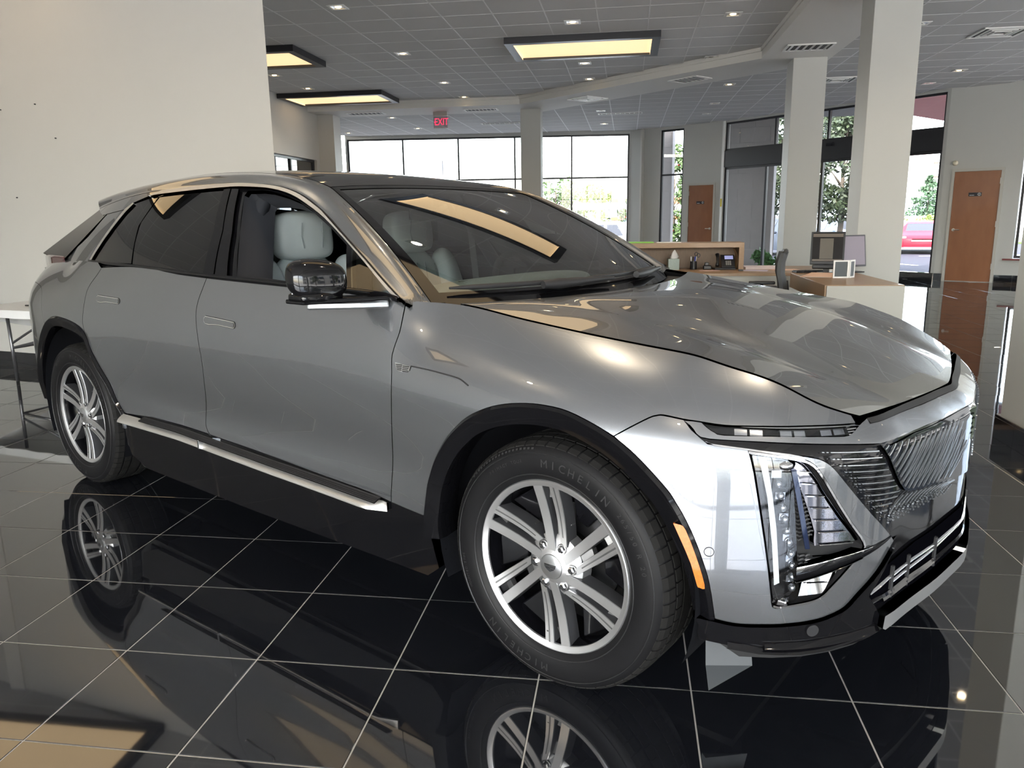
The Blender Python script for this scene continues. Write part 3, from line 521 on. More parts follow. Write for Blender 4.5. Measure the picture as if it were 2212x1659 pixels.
# golden post of the door leaf seen against the trees and the frosted crest on the glass
obj('jamb_post', MB().quadbox([PE(2.75, .02, -.12), PE(2.80, .02, -.12), PE(2.80, 2.5, -.12), PE(2.75, 2.5, -.12)], n, .03), mat('gold_anodised', (.55, .36, .10), .35, .8), bpy.data.objects['door_2'])
def crest(s, z, w, parent, m):
    M = MB(); h = w*.78
    o = [(-.5, .5), (.5, .5), (.46, -.05), (.28, -.32), (0, -.5), (-.28, -.32), (-.46, -.05)]
    i = [(x*.9, y*.88) for x, y in o]
    for k in range(7):
        a, b, c_, e = o[k], o[(k+1) % 7], i[(k+1) % 7], i[k]
        M.add([PE(s+p[0]*w, z+p[1]*h, .066) for p in (a, b, c_, e)], [(0, 1, 2, 3)])
    for k, (x0, x1) in enumerate(((-.38, .05), (.0, .40), (-.36, -.02), (.02, .36), (-.26, .0), (.0, .22))):
        y = .34-k*.125
        M.add([PE(s+p[0]*w, z+p[1]*h, .066) for p in ((x0, y), (x1, y), (x1, y-.085), (x0, y-.085))], [(0, 1, 2, 3)])
    obj('frosted_crest', M, m, parent)
crest(2.72, 1.47, .36, bpy.data.objects['door_2'], mat('frosting', (.62, .68, .68), .8))
struct('trim_3', MB().quadbox([PE(.0, 0, -.02), PE(.07, 0, -.02), PE(.07, H2, -.02), PE(.0, H2, -.02)], n, .1), mat('white_trim', (.8, .8, .78), .5))
obj('safety_tag', MB().quadbox([PE(.02, 1.55, -.03), PE(.06, 1.55, -.03), PE(.06, 1.75, -.03), PE(.02, 1.75, -.03)], n, .01), mat('yellow_tag', (.7, .55, .02), .5), bpy.data.objects['trim_3'])
struct('trim_4', MB().quadbox([PE(4.3, 0, -.03), PE(5.66, 0, -.03), PE(5.66, .15, -.03), PE(4.3, .15, -.03)], n, .1), m_tile)
# facet with the second birch door, then a window
wd2, A, d, n = wall_open('wall_door', K3, K5, [(1.30, 3.2, .45, 3.5)], m_wallg)
door('door_3', A, d, n, .20, .98, 2.10, True, 1, False)
window('window_4', A, d, n, 1.32, 3.2, .47, 3.5, [2.3], [2.35])
m_sill = mat('oxblood_sill', (.16, .03, .03), .35)
struct('trim_5', MB().quadbox([A+d*1.15+Vector((0, 0, .43))-n*.05, A+d*3.2+Vector((0, 0, .43))-n*.05, A+d*3.2+Vector((0, 0, .46))-n*.05, A+d*1.15+Vector((0, 0, .46))-n*.05], n, .12), m_sill)
lampb = MB(); c = A+d*.20+Vector((0, 0, 2.26))-n*.06; lampb.ell(c, (.05, .05, .05)); lampb.tube([c, c+n*.06], .02)
tag(obj('wall_sensor', lampb, mat('ivory_plastic', (.75, .68, .52), .4), smooth=True), 'small round ivory sensor above the birch door at the right', 'sensor')
# right side: big window bays the car's nose mirrors
wr, A, d, n = wall_open('wall_right', K5, K6, [(.4, 6.7, .12, 3.6), (7.0, 13.4, .12, 3.6), (13.7, 20.2, .12, 3.6)], m_wall)
for k, (a, b) in enumerate(((.4, 6.7), (7.0, 13.4), (13.7, 20.2))):
    st = (b-a)/4
    window('window_%d' % (5+k), A, d, n, a, b, .12, 3.6, [a+st, a+2*st, a+3*st], [2.4])
    portal('right_window_portal', A+d*((a+b)/2)+Vector((0, 0, 1.9)), math.atan2(d.y, d.x), b-a, 3.4)
wk, A, d, n = wall_open('wall_front', K6, K7, [(.4, 8.9, .12, 3.6), (9.5, 18.4, .12, 3.6)], m_wall)
for k, (a, b) in enumerate(((.4, 8.9), (9.5, 18.4))):
    st = (b-a)/5
    window('window_%d' % (9+k), A, d, n, a, b, .12, 3.6, [a+st*q for q in range(1, 5)], [2.4])
    portal('front_window_portal', A+d*((a+b)/2)+Vector((0, 0, 1.9)), math.atan2(d.y, d.x), b-a, 3.4)
# left side: the white display wall, the wall behind it with a glazed office opening
w1, w2 = (-9.4, 4.63), (-3.02, 3.10)
wl = struct('wall_left', MB().prism([w1, w2, (w2[0]-.13, w2[1]+.24), (w1[0], w1[1]+.22)], 0, H1+.02), m_wall)
dl = Vector((w2[0]-w1[0], w2[1]-w1[1], 0)).normalized(); nl = Vector((dl.y, -dl.x, 0))
struct('wall_left_outer', MB().box(-9.6, -9.4, -9, 4.7, 0, 3.8), m_wall)
for k, (s, z) in enumerate(((3.0, 2.4), (2.55, 2.42), (2.35, 2.12), (2.95, 1.62))):
    q = Vector((w2[0], w2[1], z))-dl*s; obj('screw', MB().tube([q, q+nl*.012], .006, 6), m_sign, wl)
# tiled skirting, real tiles with joints
def skirting(name, a, b, h=.146, step=.30, m=None, side=None):
    A = Vector((a[0], a[1], 0)); D = Vector((b[0]-a[0], b[1]-a[1], 0)); L = D.length; D.normalize(); nn = side if side is not None else Vector((D.y, -D.x, 0))
    g = struct(name, MB().quadbox([A+nn*.001, A+D*L+nn*.001, A+D*L+nn*.001+Vector((0, 0, h)), A+nn*.001+Vector((0, 0, h))], nn, .006), m_grout)
    k = max(1, round(L/step)); st = L/k
    for i in range(k):
        p, q = A+D*(i*st+.0015)+nn*.004, A+D*((i+1)*st-.0015)+nn*.004
        obj('skirting_tile', MB().quadbox([p+Vector((0, 0, .001)), q+Vector((0, 0, .001)), q+Vector((0, 0, h)), p+Vector((0, 0, h))], nn, .009), m_tile, g)
skirting('baseboard_left', w1, w2)
def lerp2(a, b, s):
    L = math.hypot(b[0]-a[0], b[1]-a[1]); return (a[0]+(b[0]-a[0])*s/L, a[1]+(b[1]-a[1])*s/L)
skirting('baseboard_back', K0, K1); skirting('baseboard_back_right', K1, lerp2(K1, K2, 1.8))
skirting('baseboard_entrance_right', lerp2(K2, K3, 5.62), K3); skirting('baseboard_door_left', K3, lerp2(K3, K5, .14)); skirting('baseboard_door_right', lerp2(K3, K5, 1.04), K5)
skirting('baseboard_right', K5, K6, step=.9)
# office wall on the left with glazed opening
wo_, A, d, n = wall_open('wall_office', (-6.85, 4.0), (-6.85, 13.72), [(6.4, 9.55, .9, 2.62)], m_wall, out=1)
window('window_8', A, d, n, 6.4, 9.55, .9, 2.62, [7.55, 8.35], [], fr=.05, inset=.09)
struct('wall_office_back', MB().box(-9.0, -8.9, 4, 18.9, 0, 3.6), mat('office_dark', (.16, .15, .13), .8))
struct('wall_office_pier', MB().box(-6.95, -6.50, 13.72, 14.15, 0, HB+.02), m_wall)
struct('wall_office_return', MB().box(-8.13, -6.95, 14.0, 14.15, 0, H2+.02), m_wall)
# columns
def column(name, x0, x1, y0, y1, z1, base=True, label=''):
    c = struct(name, MB().box(x0, x1, y0, y1, 0, z1), m_wallg, bevel=.004)
    if base:
        e = .012; h = .146
        for a, b in (((x0-e, y0-e), (x1+e, y0-e)), ((x1+e, y0-e), (x1+e, y1+e)), ((x1+e, y1+e), (x0-e, y1+e)), ((x0-e, y1+e), (x0-e, y0-e))):
            skirting('baseboard_column', a, b, step=.23)
column('pillar_far', -2.50, -2.08, 13.92, 14.34, HB+.01)
column('pillar_middle', 2.08, 2.55, 9.52, 10.0, HB+.01)
column('pillar_desk', 2.16, 2.62, 5.95, 6.41, H1)
column('pillar_right', 2.02, 2.48, 1.62, 2.09, H1)
# ---- ceilings
blockm = mat('sky_block_grey', (.2, .2, .2), .9)
struct('ceiling_sky_block', MB().box(-9.8, 9.9, -9.3, 20.2, 3.90, 4.1), blockm)  # unseen slab added above the ceilings to block sky and sun
soff_in = [(-6.85, 13.2), (-2.42, 13.2), (1.62, 9.45), (1.62, -9)]
soff_out = [(-6.95, 14.15), (-2.08, 14.42), (2.62, 9.98), (2.62, -9)]
MAIN = [(-9.4, -9.0), (1.62, -9), (1.62, 9.45), (-2.42, 13.2), (-9.4, 13.2)]
OUTER = [(2.5, -9), (9.6, -9), (9.6, 11.6), (6.97, 13.19), (5.83, 13.82), (2.09, 18.08), (-.21, 19.62), (-8.13, 18.9), (-8.13, 14.1), (-2.1, 14.3), (2.5, 9.9)]
soff = MB()
for k in range(3):
    a, b, c, e = soff_in[k], soff_in[k+1], soff_out[k+1], soff_out[k]
    soff.add([(a[0], a[1], HB), (b[0], b[1], HB), (c[0], c[1], HB), (e[0], e[1], HB), (a[0], a[1], 3.89), (b[0], b[1], 3.89), (c[0], c[1], 3.89), (e[0], e[1], 3.89)], [(0, 3, 2, 1), (4, 5, 6, 7), (0, 1, 5, 4), (3, 7, 6, 2)])
struct('ceiling_soffit', soff, m_plas)
lm = MB()                                       # small plaster ledge along the soffit
for k in range(3):
    a, b = Vector((*soff_in[k], 0)), Vector((*soff_in[k+1], 0)); dd = (b-a).normalized(); nn = Vector((-dd.y, dd.x, 0))
    if nn.dot(Vector((-1, -.5, 0))) < 0: nn = -nn
    lm.quadbox([a+Vector((0, 0, HB+.10)), b+Vector((0, 0, HB+.10)), b+Vector((0, 0, HB+.16)), a+Vector((0, 0, HB+.16))], nn, .02)
obj('ceiling_ledge', lm, m_plas, bpy.data.objects['ceiling_soffit'])
def ceiling(name, poly, z, x0, y0, ang=0.):
    """lay-in tiles in a T-bar grid clipped to the outline"""
    P = .6096; ca, sa = math.cos(ang), math.sin(ang); loc = [((x-x0)*ca+(y-y0)*sa, -(x-x0)*sa+(y-y0)*ca) for x, y in poly]
    W = lambda u, v: (x0+u*ca-v*sa, y0+u*sa+v*ca)
    us = [p[0] for p in loc]; vs = [p[1] for p in loc]
    u0, u1, v0, v1 = math.floor(min(us)/P), math.ceil(max(us)/P), math.floor(min(vs)/P), math.ceil(max(vs)/P)
    base = struct(name, MB().prism(poly, z+.022, z+.03), m_ctile)
    lst = []
    for i in range(u0, u1):
        for k in range(v0, v1):
            # clip the cell to the outline (Sutherland-Hodgman on the cell, convex part by part)
            c = [(i*P, k*P), ((i+1)*P, k*P), ((i+1)*P, (k+1)*P), (i*P, (k+1)*P)]
            ins = [inside(a, b, loc) for a, b in c]; mid = inside((i+.5)*P, (k+.5)*P, loc)
            if not (mid or all(ins)): continue
            w = W((i+.5)*P, (k+.5)*P); dst = math.hypot(w[0]+.27, w[1]+2.91); a = abs(math.degrees(math.atan2(w[1]+2.91, w[0]+.27))-98.4)
            lst.append((dst+(60 if (a > 36 or dst < 8.3) else 0), i, k))
    lst.sort(); e = .007
    mesh = MB().box(-P/2+e, P/2-e, -P/2+e, P/2-e, -.006, .012); proto = None; rest = MB()
    for q, (dst, i, k) in enumerate(lst):
        w = W((i+.5)*P, (k+.5)*P)
        if q < 150:
            if proto is None: proto = obj('ceiling_tile', mesh, m_ctile, base); o = proto
            else: o = bpy.data.objects.new('ceiling_tile', proto.data); COL.objects.link(o); o.parent = base
            o.location = (w[0], w[1], z+.008); o.rotation_euler = (0, 0, ang)
        else: rest.add([(w[0]+v[0]*ca-v[1]*sa, w[1]+v[0]*sa+v[1]*ca, z+.008+v[2]) for v in mesh.v], mesh.f)
    if rest.v: obj('ceiling_tile_field', rest, m_ctile, base, kind='stuff')
    # grid bars, clipped by sampling
    gm = MB()
    def run(fix, a0, a1, axis):
        seg = None; st = .05; t = a0
        while t <= a1+1e-6:
            p = (fix, t) if axis == 'v' else (t, fix); ok = inside(p[0], p[1], loc)
            if ok and seg is None: seg = t
            if (not ok or t+st > a1) and seg is not None:
                if t-seg > .1:
                    h = .008
                    q = [(fix-h, seg), (fix+h, seg), (fix+h, t), (fix-h, t)] if axis == 'v' else [(seg, fix-h), (t, fix-h), (t, fix+h), (seg, fix+h)]
                    vv = [(*W(*c), z) for c in q]+[(*W(*c), z+.02) for c in q]
                    gm.add(vv, [(3, 2, 1, 0), (4, 5, 6, 7), (0, 1, 5, 4), (1, 2, 6, 5), (2, 3, 7, 6), (3, 0, 4, 7)])
                seg = None
            t += st
    for i in range(u0, u1+1): run(i*P, v0*P, v1*P, 'v')
    for k in range(v0, v1+1): run(k*P, u0*P, u1*P, 'u')
    obj('ceiling_grid', gm, m_grid, base, kind='stuff')
    return base
m_ctile_outer = m_ctile; m_ctile = mat('ceiling_tile_lifted', (.60, .60, .60), .9, noise=.05, nscale=90)  # paler copy of the tile colour, brightens the dimmer main ceiling
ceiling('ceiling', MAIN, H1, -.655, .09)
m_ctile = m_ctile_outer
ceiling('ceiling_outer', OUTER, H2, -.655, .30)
# ---- warm light panels
def light_panel(x0, x1, y0, y1, label):
    t = thing('ceiling_light_panel', label, 'ceiling light', ((x0+x1)/2, (y0+y1)/2, H1), 0, 'rectangular warm ceiling light panels')
    w, h = (x1-x0)/2, (y1-y0)/2; b = .11; z0 = -.085; M = MB()
    for a, c, e, f in ((-w, w, -h, -h+b), (-w, w, h-b, h), (-w, -w+b, -h+b, h-b), (w-b, w, -h+b, h-b)): M.box(a, c, e, f, z0, 0)
    obj('frame', M, m_blk, t)
    obj('diffuser', MB().box(-w+b, w-b, -h+b, h-b, z0+.03, z0+.04), m_lamp, t)
    for sx in (-1, 1): obj('diffuser_side', MB().box(sx*(w-b)-.003, sx*(w-b)+.003, -h+b, h-b, z0+.002, z0+.03), m_lamp, t)
    return t
light_panel(-1.93, .13, 8.03, 9.27, 'big warm light panel in the middle of the ceiling above the cowl of the car')
light_panel(-6.84, -4.80, 7.83, 9.03, 'warm light panel half hidden by the end of the white wall')
light_panel(-6.84, -4.80, 11.75, 12.92, 'warm light panel farthest back, left, near the soffit')
light_panel(-6.80, -4.85, 2.30, 3.50, 'warm light panel that shows only mirrored in the floor at lower left')
light_panel(-1.93, .13, 4.1, 5.34, 'warm light panel above the car that the windscreen mirrors')
light_panel(-1.93, .13, .2, 1.44, 'warm light panel overhead near the photographer')
light_panel(-6.84, -4.80, -1.6, -.4, 'warm light panel overhead behind the photographer on the left')
# ---- downlights
m_refl = mat('reflector', (.75, .73, .68), .25, .9)
def downlight(first, x, y, z, lit, label):
    t = thing('downlight', label, 'ceiling light', (x, y, z), 0, 'square recessed downlights')
    M = MB(); a, b = .10, .072
    for q in ((-a, a, -a, -b), (-a, a, b, a), (-a, -b, -b, b), (b, a, -b, b)): M.box(*q, -.008, .0)
    obj('trim_ring', M, m_white, t)
    M = MB(); M.add([(-b, -b, -.004), (b, -b, -.004), (b, b, -.004), (-b, b, -.004), (-.05, -.05, .0), (.05, -.05, .0), (.05, .05, .0), (-.05, .05, .0)], [(0, 1, 5, 4), (1, 2, 6, 5), (2, 3, 7, 6), (3, 0, 4, 7), (4, 5, 6, 7)])
    obj('reflector_cup', M, m_refl, t)
    obj('bulb', MB().ell((0, .01, -.004), (.038, .03, .006), 12, 6), m_bulb if lit else m_refl, t, smooth=True)
    if lit:
        l = bpy.data.lights.new('downlight_beam', 'SPOT'); l.energy = 22; l.color = (1, .80, .56); l.spot_size = R_(125); l.spot_blend = .9; l.shadow_soft_size = .04
        lo = bpy.data.objects.new('downlight_beam', l); COL.objects.link(lo); lo.parent = t; lo.location = (0, 0, -.03)
    return t
dl_main = [(-.97, 7.37), (.95, 7.38), (-3.52, 6.13), (-3.52, 8.72), (-3.50, 11.27), (-3.5, 13.0), (-.96, 10.04), (-.96, 11.5), (.96, 10.0), (-6.04, 9.92), (-6.04, 11.3),
           (-3.5, 3.5), (-.96, 2.2), (.95, 4.9), (-.96, 5.9), (-3.5, .9), (-.96, -.2), (.95, 2.2), (.95, -.4), (-3.5, -1.7), (-.96, -3.5), (.95, -3.5)]
dl_out = [(-.88, 15.23), (-.88, 17.75), (1.51, 12.22), (1.51, 14.67), (1.51, 16.4), (-5.64, 15.18), (-5.64, 17.45), (-7.7, 18.0), (3.29, 8.03), (5.14, 11.68), (5.12, 13.0), (5.1, 8.6), (5.1, 5.0), (3.3, 5.0), (3.3, 1.5), (5.1, 1.5), (5.1, -2)]
unlit = {(1.51, 14.67), (1.51, 16.4), (3.29, 8.03), (5.12, 13.0), (.96, 10.0), (-.88, 15.23)}
def dl_label(x, y, hall, lst):
    row = [q for q in lst if abs(q[0]-x) < .5]; row.sort(key=lambda q: -q[1]); k = row.index((x, y))
    name = 'leftmost' if x < -7 else 'far left' if x < -5 else 'left' if x < -3 else 'middle' if x < 0 else 'right' if x < 2 else 'window-side' if x < 4 else 'outermost'
    o = ['hindmost', 'second from the back', 'third from the back', 'fourth from the back', 'fifth from the back', 'sixth from the back', 'seventh from the back', 'eighth from the back'][k]
    return 'square downlight, %s in the %s row of the %s' % (o, name, hall)
for k, (x, y) in enumerate(dl_main): downlight(0, x, y, H1-.001, (x, y) not in unlit, dl_label(x, y, 'high ceiling', dl_main))
for k, (x, y) in enumerate(dl_out): downlight(0, x, y, H2-.001, (x, y) not in unlit, dl_label(x, y, 'lower ceiling', dl_out))
# ---- air diffusers
def diffuser(x, y, z, w, h, rz, label, n=5, sq=False):
    t = thing('air_diffuser', label, 'air vent', (x, y, z), rz, 'white ceiling air diffusers')
    M = MB(); b = .03
    for q in ((-w/2, w/2, -h/2, -h/2+b), (-w/2, w/2, h/2-b, h/2), (-w/2, -w/2+b, -h/2+b, h/2-b), (w/2-b, w/2, -h/2+b, h/2-b)): M.box(*q, -.015, 0)
    obj('frame', M, m_white, t)
    obj('throat', MB().box(-w/2+b, w/2-b, -h/2+b, h/2-b, -.004, 0), mat('vent_dark', (.05, .05, .055), .7), t)
    if sq:
        for k in range(1, 4):
            a = w/2-b-k*.055
            if a < .03: break
            M = MB()
            for q in ((-a, a, -a, -a+.022), (-a, a, a-.022, a), (-a, -a+.022, -a+.022, a-.022), (a-.022, a, -a+.022, a-.022)): M.box(*q, -.012-.004*k, -.004)
            obj('louvre', M, m_white, t)
    else:
        for k in range(n):
            u = -w/2+b+(k+.5)*(w-2*b)/n
            obj('louvre', MB().box(-.012, .012, -h/2+b, h/2-b, -.003, .003, M=Matrix.Translation((u, 0, -.009)) @ Matrix.Rotation(R_(35), 4, 'Y')), m_white, t)
diffuser(2.12, 8.75, HB, .62, .42, 0, 'slotted white air diffuser in the soffit in front of the middle pillar', 6)
diffuser(.72, 11.0, HB, .6, .42, R_(-43), 'white air diffuser in the slanting soffit right of the far pillar', 6)
diffuser(-1.05, 12.75, HB, .55, .55, R_(-43), 'square white air diffuser in the slanting soffit near the far pillar', sq=True)
diffuser(-3.3, 13.75, HB, .7, .32, 0, 'slotted white air diffuser in the soffit above the exit sign', 8)
diffuser(-5.77, 13.72, HB, .8, .32, 0, 'slotted white air diffuser at the left end of the soffit', 8)
diffuser(-.46, 15.74, H2-.002, 1.0, .22, 0, 'long slotted diffuser in the lower ceiling just right of the far pillar', 9)
diffuser(-3.29, 16.87, H2-.002, 1.15, .25, 0, 'long slotted diffuser in the lower ceiling by the back windows', 9)
diffuser(3.33, 12.16, H2-.002, .6, .6, 0, 'square diffuser in the lower ceiling between the two nearer pillars', sq=True)
diffuser(4.5, 8.75, H2-.002, .6, .6, 0, 'square diffuser in the lower ceiling at the upper right corner', sq=True)
# ---- exit sign hanging under the soffit
ex = thing('exit_sign', 'clear exit sign with red EXIT letters hanging under the soffit', 'exit sign', (-4.2, 13.9, HB), 0)
obj('housing', MB().box(-.15, .15, -.03, .03, -.085, 0), m_steel, ex, bevel=.003)
obj('sign_plate', MB().box(-.15, .15, -.004, .004, -.33, -.085), glassmat('clear_acrylic', (.80, .72, .72)), ex)
m_red = mat('exit_red', (.8, .02, .06), .4, emit=(1, .03, .10), es=.9)
text_obj('lettering', 'EXIT', .20, m_red, Matrix.Translation((.02, -.006, -.205)) @ Matrix.Rotation(R_(90), 4, 'X'), ex, .001, .74)
ar = MB().prism([(-.14, 0), (-.105, .035), (-.105, .018), (-.12, 0), (-.105, -.018), (-.105, -.035)], -.001, .001, M=Matrix.Translation((0, -.006, -.205)) @ Matrix.Rotation(R_(90), 4, 'X'))
obj('arrow', ar, m_red, ex)
# ================================================================ the silver crossover
S_, G_ = DATA['S'], DATA['G']
car = thing('car', 'large silver-grey electric crossover with polished wheels filling the showroom floor', 'car', (0, 0, 0), R_(CAR_ROT))
m_paint = mat('silver_paint', (.245, .258, .275), rough=.27, metal=.82, coat=1.0, coat_r=.0, coat_ior=1.95)
m_gloss = mat('gloss_black', (.004, .004, .005), .05, spec=.5)
m_matt = mat('black_plastic', (.018, .018, .020), .55)
m_chrome = mat('satin_chrome', (.84, .82, .78), .34, .9)
m_chromeb = mat('bright_chrome', (.80, .81, .83), .05, 1.0)
m_seal = mat('rubber_seal', (.012, .012, .013), .6)
m_wind = glassmat('windscreen_glass', (.76, .84, .82), refl=1.1)
m_priv = glassmat('privacy_glass', (.045, .05, .05))
m_clear = glassmat('side_glass', (.75, .80, .79))
m_lens = glassmat('lamp_lens', (.86, .88, .90))
m_arch = mat('wheel_liner', (.006, .0065, .009), .9, spec=.15, noise=.5, nscale=120)
m_amber = mat('amber_reflector', (.80, .22, .03), .25, coat=.6, noise=.5, nscale=160, col2=(.55, .10, .01))
m_roofg = mat('roof_glass', (.035, .036, .04), .05, spec=.6)
def sm(p, n=4):
    """Catmull-Rom through an open chain"""
    p = [np.array(q, float) for q in p]; out = []
    for i in range(len(p)-1):
        a = p[i-1] if i else 2*p[0]-p[1]; b, c = p[i], p[i+1]; e = p[i+2] if i+2 < len(p) else 2*p[-1]-p[-2]
        for k in range(n):
            t = k/n; out.append(.5*((2*b)+(-a+c)*t+(2*a-5*b+4*c-e)*t*t+(-a+3*b-3*c+e)*t**3))
    out.append(p[-1]); return [tuple(q) for q in out]
def clean(poly, e=.0015):
    out = []
    for q in poly:
        if not out or math.hypot(q[0]-out[-1][0], q[1]-out[-1][1]) > e: out.append((float(q[0]), float(q[1])))
    while len(out) > 2 and math.hypot(out[0][0]-out[-1][0], out[0][1]-out[-1][1]) <= e: out.pop()
    return out
def inset(poly, g):
    if not g: return poly
    n = len(poly); A = sum(poly[i][0]*poly[(i+1) % n][1]-poly[(i+1) % n][0]*poly[i][1] for i in range(n)); s = 1 if A > 0 else -1; out = []
    for i in range(n):
        a, b, c = np.array(poly[i-1]), np.array(poly[i]), np.array(poly[(i+1) % n])
        d1 = (b-a)/(np.linalg.norm(b-a)+1e-9); d2 = (c-b)/(np.linalg.norm(c-b)+1e-9)
        n1 = np.array([-d1[1], d1[0]])*s; n2 = np.array([-d2[1], d2[0]])*s; m = n1+n2; L = np.linalg.norm(m)
        m = m/L if L > .3 else n1
        out.append(tuple(b+m*g/max(.5, float(m @ n1))))
    return out
def resample(poly, step):
    out = []; n = len(poly)
    for i in range(n):
        a, b = poly[i], poly[(i+1) % n]; k = max(1, int(math.ceil(math.hypot(a[0]-b[0], a[1]-b[1])/step)))
        for j in range(k): out.append((a[0]+(b[0]-a[0])*j/k, a[1]+(b[1]-a[1])*j/k))
    return out
def in_poly(P, poly):
    x, y = P[:, 0], P[:, 1]; c = np.zeros(len(P), bool); n = len(poly)
    for i in range(n):
        x0, y0 = poly[i]; x1, y1 = poly[i-1]
        if y0 == y1: continue
        c ^= ((y0 > y) != (y1 > y)) & (x < (x1-x0)*(y-y0)/(y1-y0)+x0)
    return c
def tess(poly, holes, step):
    poly = resample(poly, step*.8); holes = [resample(h, step*.8) for h in holes]
    pts = [Vector(p) for p in poly]; ed = [(i, (i+1) % len(poly)) for i in range(len(poly))]; loops = [list(range(len(poly)))]
    for h in holes:
        k = len(pts); pts += [Vector(p) for p in h]; ed += [(k+i, k+(i+1) % len(h)) for i in range(len(h))]; loops.append(list(range(k, k+len(h))))
    a = np.array(poly); x0, y0 = a.min(0); x1, y1 = a.max(0)
    gx, gy = np.meshgrid(np.arange(x0+step/2, x1, step), np.arange(y0+step/2, y1, step)); g = np.stack([gx.ravel(), gy.ravel()], -1)
    if len(g):
        ok = in_poly(g, poly)
        for h in holes: ok &= ~in_poly(g, h)
        g = g[ok]
        if len(g):
            bd = np.array([p for l in [poly]+holes for p in l]); dm = np.array([np.min(np.hypot(bd[:, 0]-q[0], bd[:, 1]-q[1])) for q in g]); g = g[dm > step*.45]
        pts += [Vector((float(q[0]), float(q[1]))) for q in g]
    V, E_, F_, ov, oe, of = delaunay_2d_cdt(pts, ed, [], 0, 1e-6)
    V = np.array([tuple(v) for v in V]); F = np.array([tuple(f) for f in F_ if len(f) == 3], int).reshape(-1, 3)
    if not len(F): print('EMPTY PANEL', poly[:4]); F = np.array([(0, 1, 2)])
    c = V[F].mean(1); ok = in_poly(c, poly)
    for h in holes: ok &= ~in_poly(c, h)
    F = F[ok]; mp = {}
    for i, o in enumerate(ov):
        for q in o: mp[q] = i
    loops = [[mp[i] for i in l if i in mp] for l in loops]
    return V, F, loops
def mesh_n(name, V, F, N, m, parent, merge=False):
    if merge:
        k = len(V); V = np.concatenate([V, V*[1, -1, 1]]); N = np.concatenate([N, N*[1, -1, 1]]); F = list(map(tuple, F))+[tuple(i+k for i in f[::-1]) for f in F]
    me = bpy.data.meshes.new(name); me.from_pydata([tuple(v) for v in V], [], [tuple(int(i) for i in f) for f in F]); me.update(); me.shade_smooth(); me.materials.append(m)
    me.normals_split_custom_set_from_vertices([tuple(n) for n in N])
    o = bpy.data.objects.new(name, me); COL.objects.link(o); o.parent = parent; return o
ALL_SIDE = []
def panel(name, S, poly, m, parent=None, off=0., holes=(), step=.05, depth=.014, gap=.0018, side='copy', dome=0.):
    poly = clean(inset(clean(poly), gap)); holes = [clean(inset(clean(h), -gap)) for h in holes]
    V2, F, loops = tess(poly, holes, step); a, b = V2[:, 0], V2[:, 1]
    P = S(a, b, off); N = normals(lambda x, y: S(x, y, off), a, b)
    # outward: away from the car's inside
    ctr = np.array([-1.4, 0, .7]); chk = np.sum(N*(P-ctr), 1).mean()
    if chk < 0: N = -N
    if dome:
        bd = V2[[i for l in loops for i in l]]; dm = np.array([np.min(np.hypot(bd[:, 0]-q[0], bd[:, 1]-q[1])) for q in V2]); P = P+N*(dome*(1-np.exp(-dm/.02)))[:, None]
    fn = np.cross(P[F[:, 1]]-P[F[:, 0]], P[F[:, 2]]-P[F[:, 0]]); fl = np.sum(fn*N[F[:, 0]], 1) < 0; F[fl] = F[fl][:, ::-1]
    V = [P]; NN = [N]; FF = [tuple(f) for f in F]; k = len(P)
    if depth:
        for l in loops:
            n = len(l); top = P[l]; bot = top-N[l]*depth; e = np.roll(top, -1, 0)-np.roll(top, 1, 0); fnn = np.cross(e, N[l]); fnn /= np.maximum(np.linalg.norm(fnn, axis=1, keepdims=True), 1e-9)
            V += [top, bot]; NN += [fnn, fnn]
            for i in range(n):
                j = (i+1) % n; f = (k+i, k+j, k+n+j, k+n+i)
                FF.append(f)
            k += 2*n
    o = mesh_n(name, np.concatenate(V), FF, np.concatenate(NN), m, parent or car, merge=(side == 'merge'))
    if side == 'copy': mirror(o)
    return o
def mirror(o):
    c = o.copy(); COL.objects.link(c); c.scale = (1, -1, 1); c.location = (o.location.x, -o.location.y, o.location.z)
    r = o.rotation_euler; c.rotation_euler = (-r.x, r.y, -r.z); return c
def grid(name, S, us, vs, m, parent=None, off=0., side=None, depth=.01):
    A, B = np.meshgrid(us, vs, indexing='ij'); a, b = A.ravel(), B.ravel(); P = S(a, b, off); N = normals(lambda x, y: S(x, y, off), a, b)
    if np.sum(N*(P-np.array([-1.4, 0, .7])), 1).mean() < 0: N = -N
    n, k = len(us), len(vs); F = np.array([(i*k+j, (i+1)*k+j, (i+1)*k+j+1, i*k+j+1) for i in range(n-1) for j in range(k-1)])
    fn = np.cross(P[F[:, 1]]-P[F[:, 0]], P[F[:, 2]]-P[F[:, 0]])
    if np.sum(fn*N[F[:, 0]]) < 0: F = F[:, ::-1]
    FF = [tuple(f) for f in F]; V = [P]; NN = [N]
    if depth:
        lp = [i*k for i in range(n)]+[(n-1)*k+j for j in range(1, k)]+[i*k+k-1 for i in range(n-2, -1, -1)]+[j for j in range(k-2, 0, -1)]
        top = P[lp]; bot = top-N[lp]*depth; e = np.roll(top, -1, 0)-np.roll(top, 1, 0); fnn = np.cross(e, N[lp]); fnn /= np.maximum(np.linalg.norm(fnn, axis=1, keepdims=True), 1e-9)
        q = len(P); L = len(lp); V += [top, bot]; NN += [fnn, fnn]; FF += [(q+i, q+(i+1) % L, q+L+(i+1) % L, q+L+i) for i in range(L)]
    o = mesh_n(name, np.concatenate(V), FF, np.concatenate(NN), m, parent or car, merge=(side == 'merge'))
    if side == 'copy': mirror(o)
    return o
def topz(t, dz=0): return (t, float(ZT(t))+dz)
def chain(ts, dz=0): return [topz(t, dz) for t in ts]
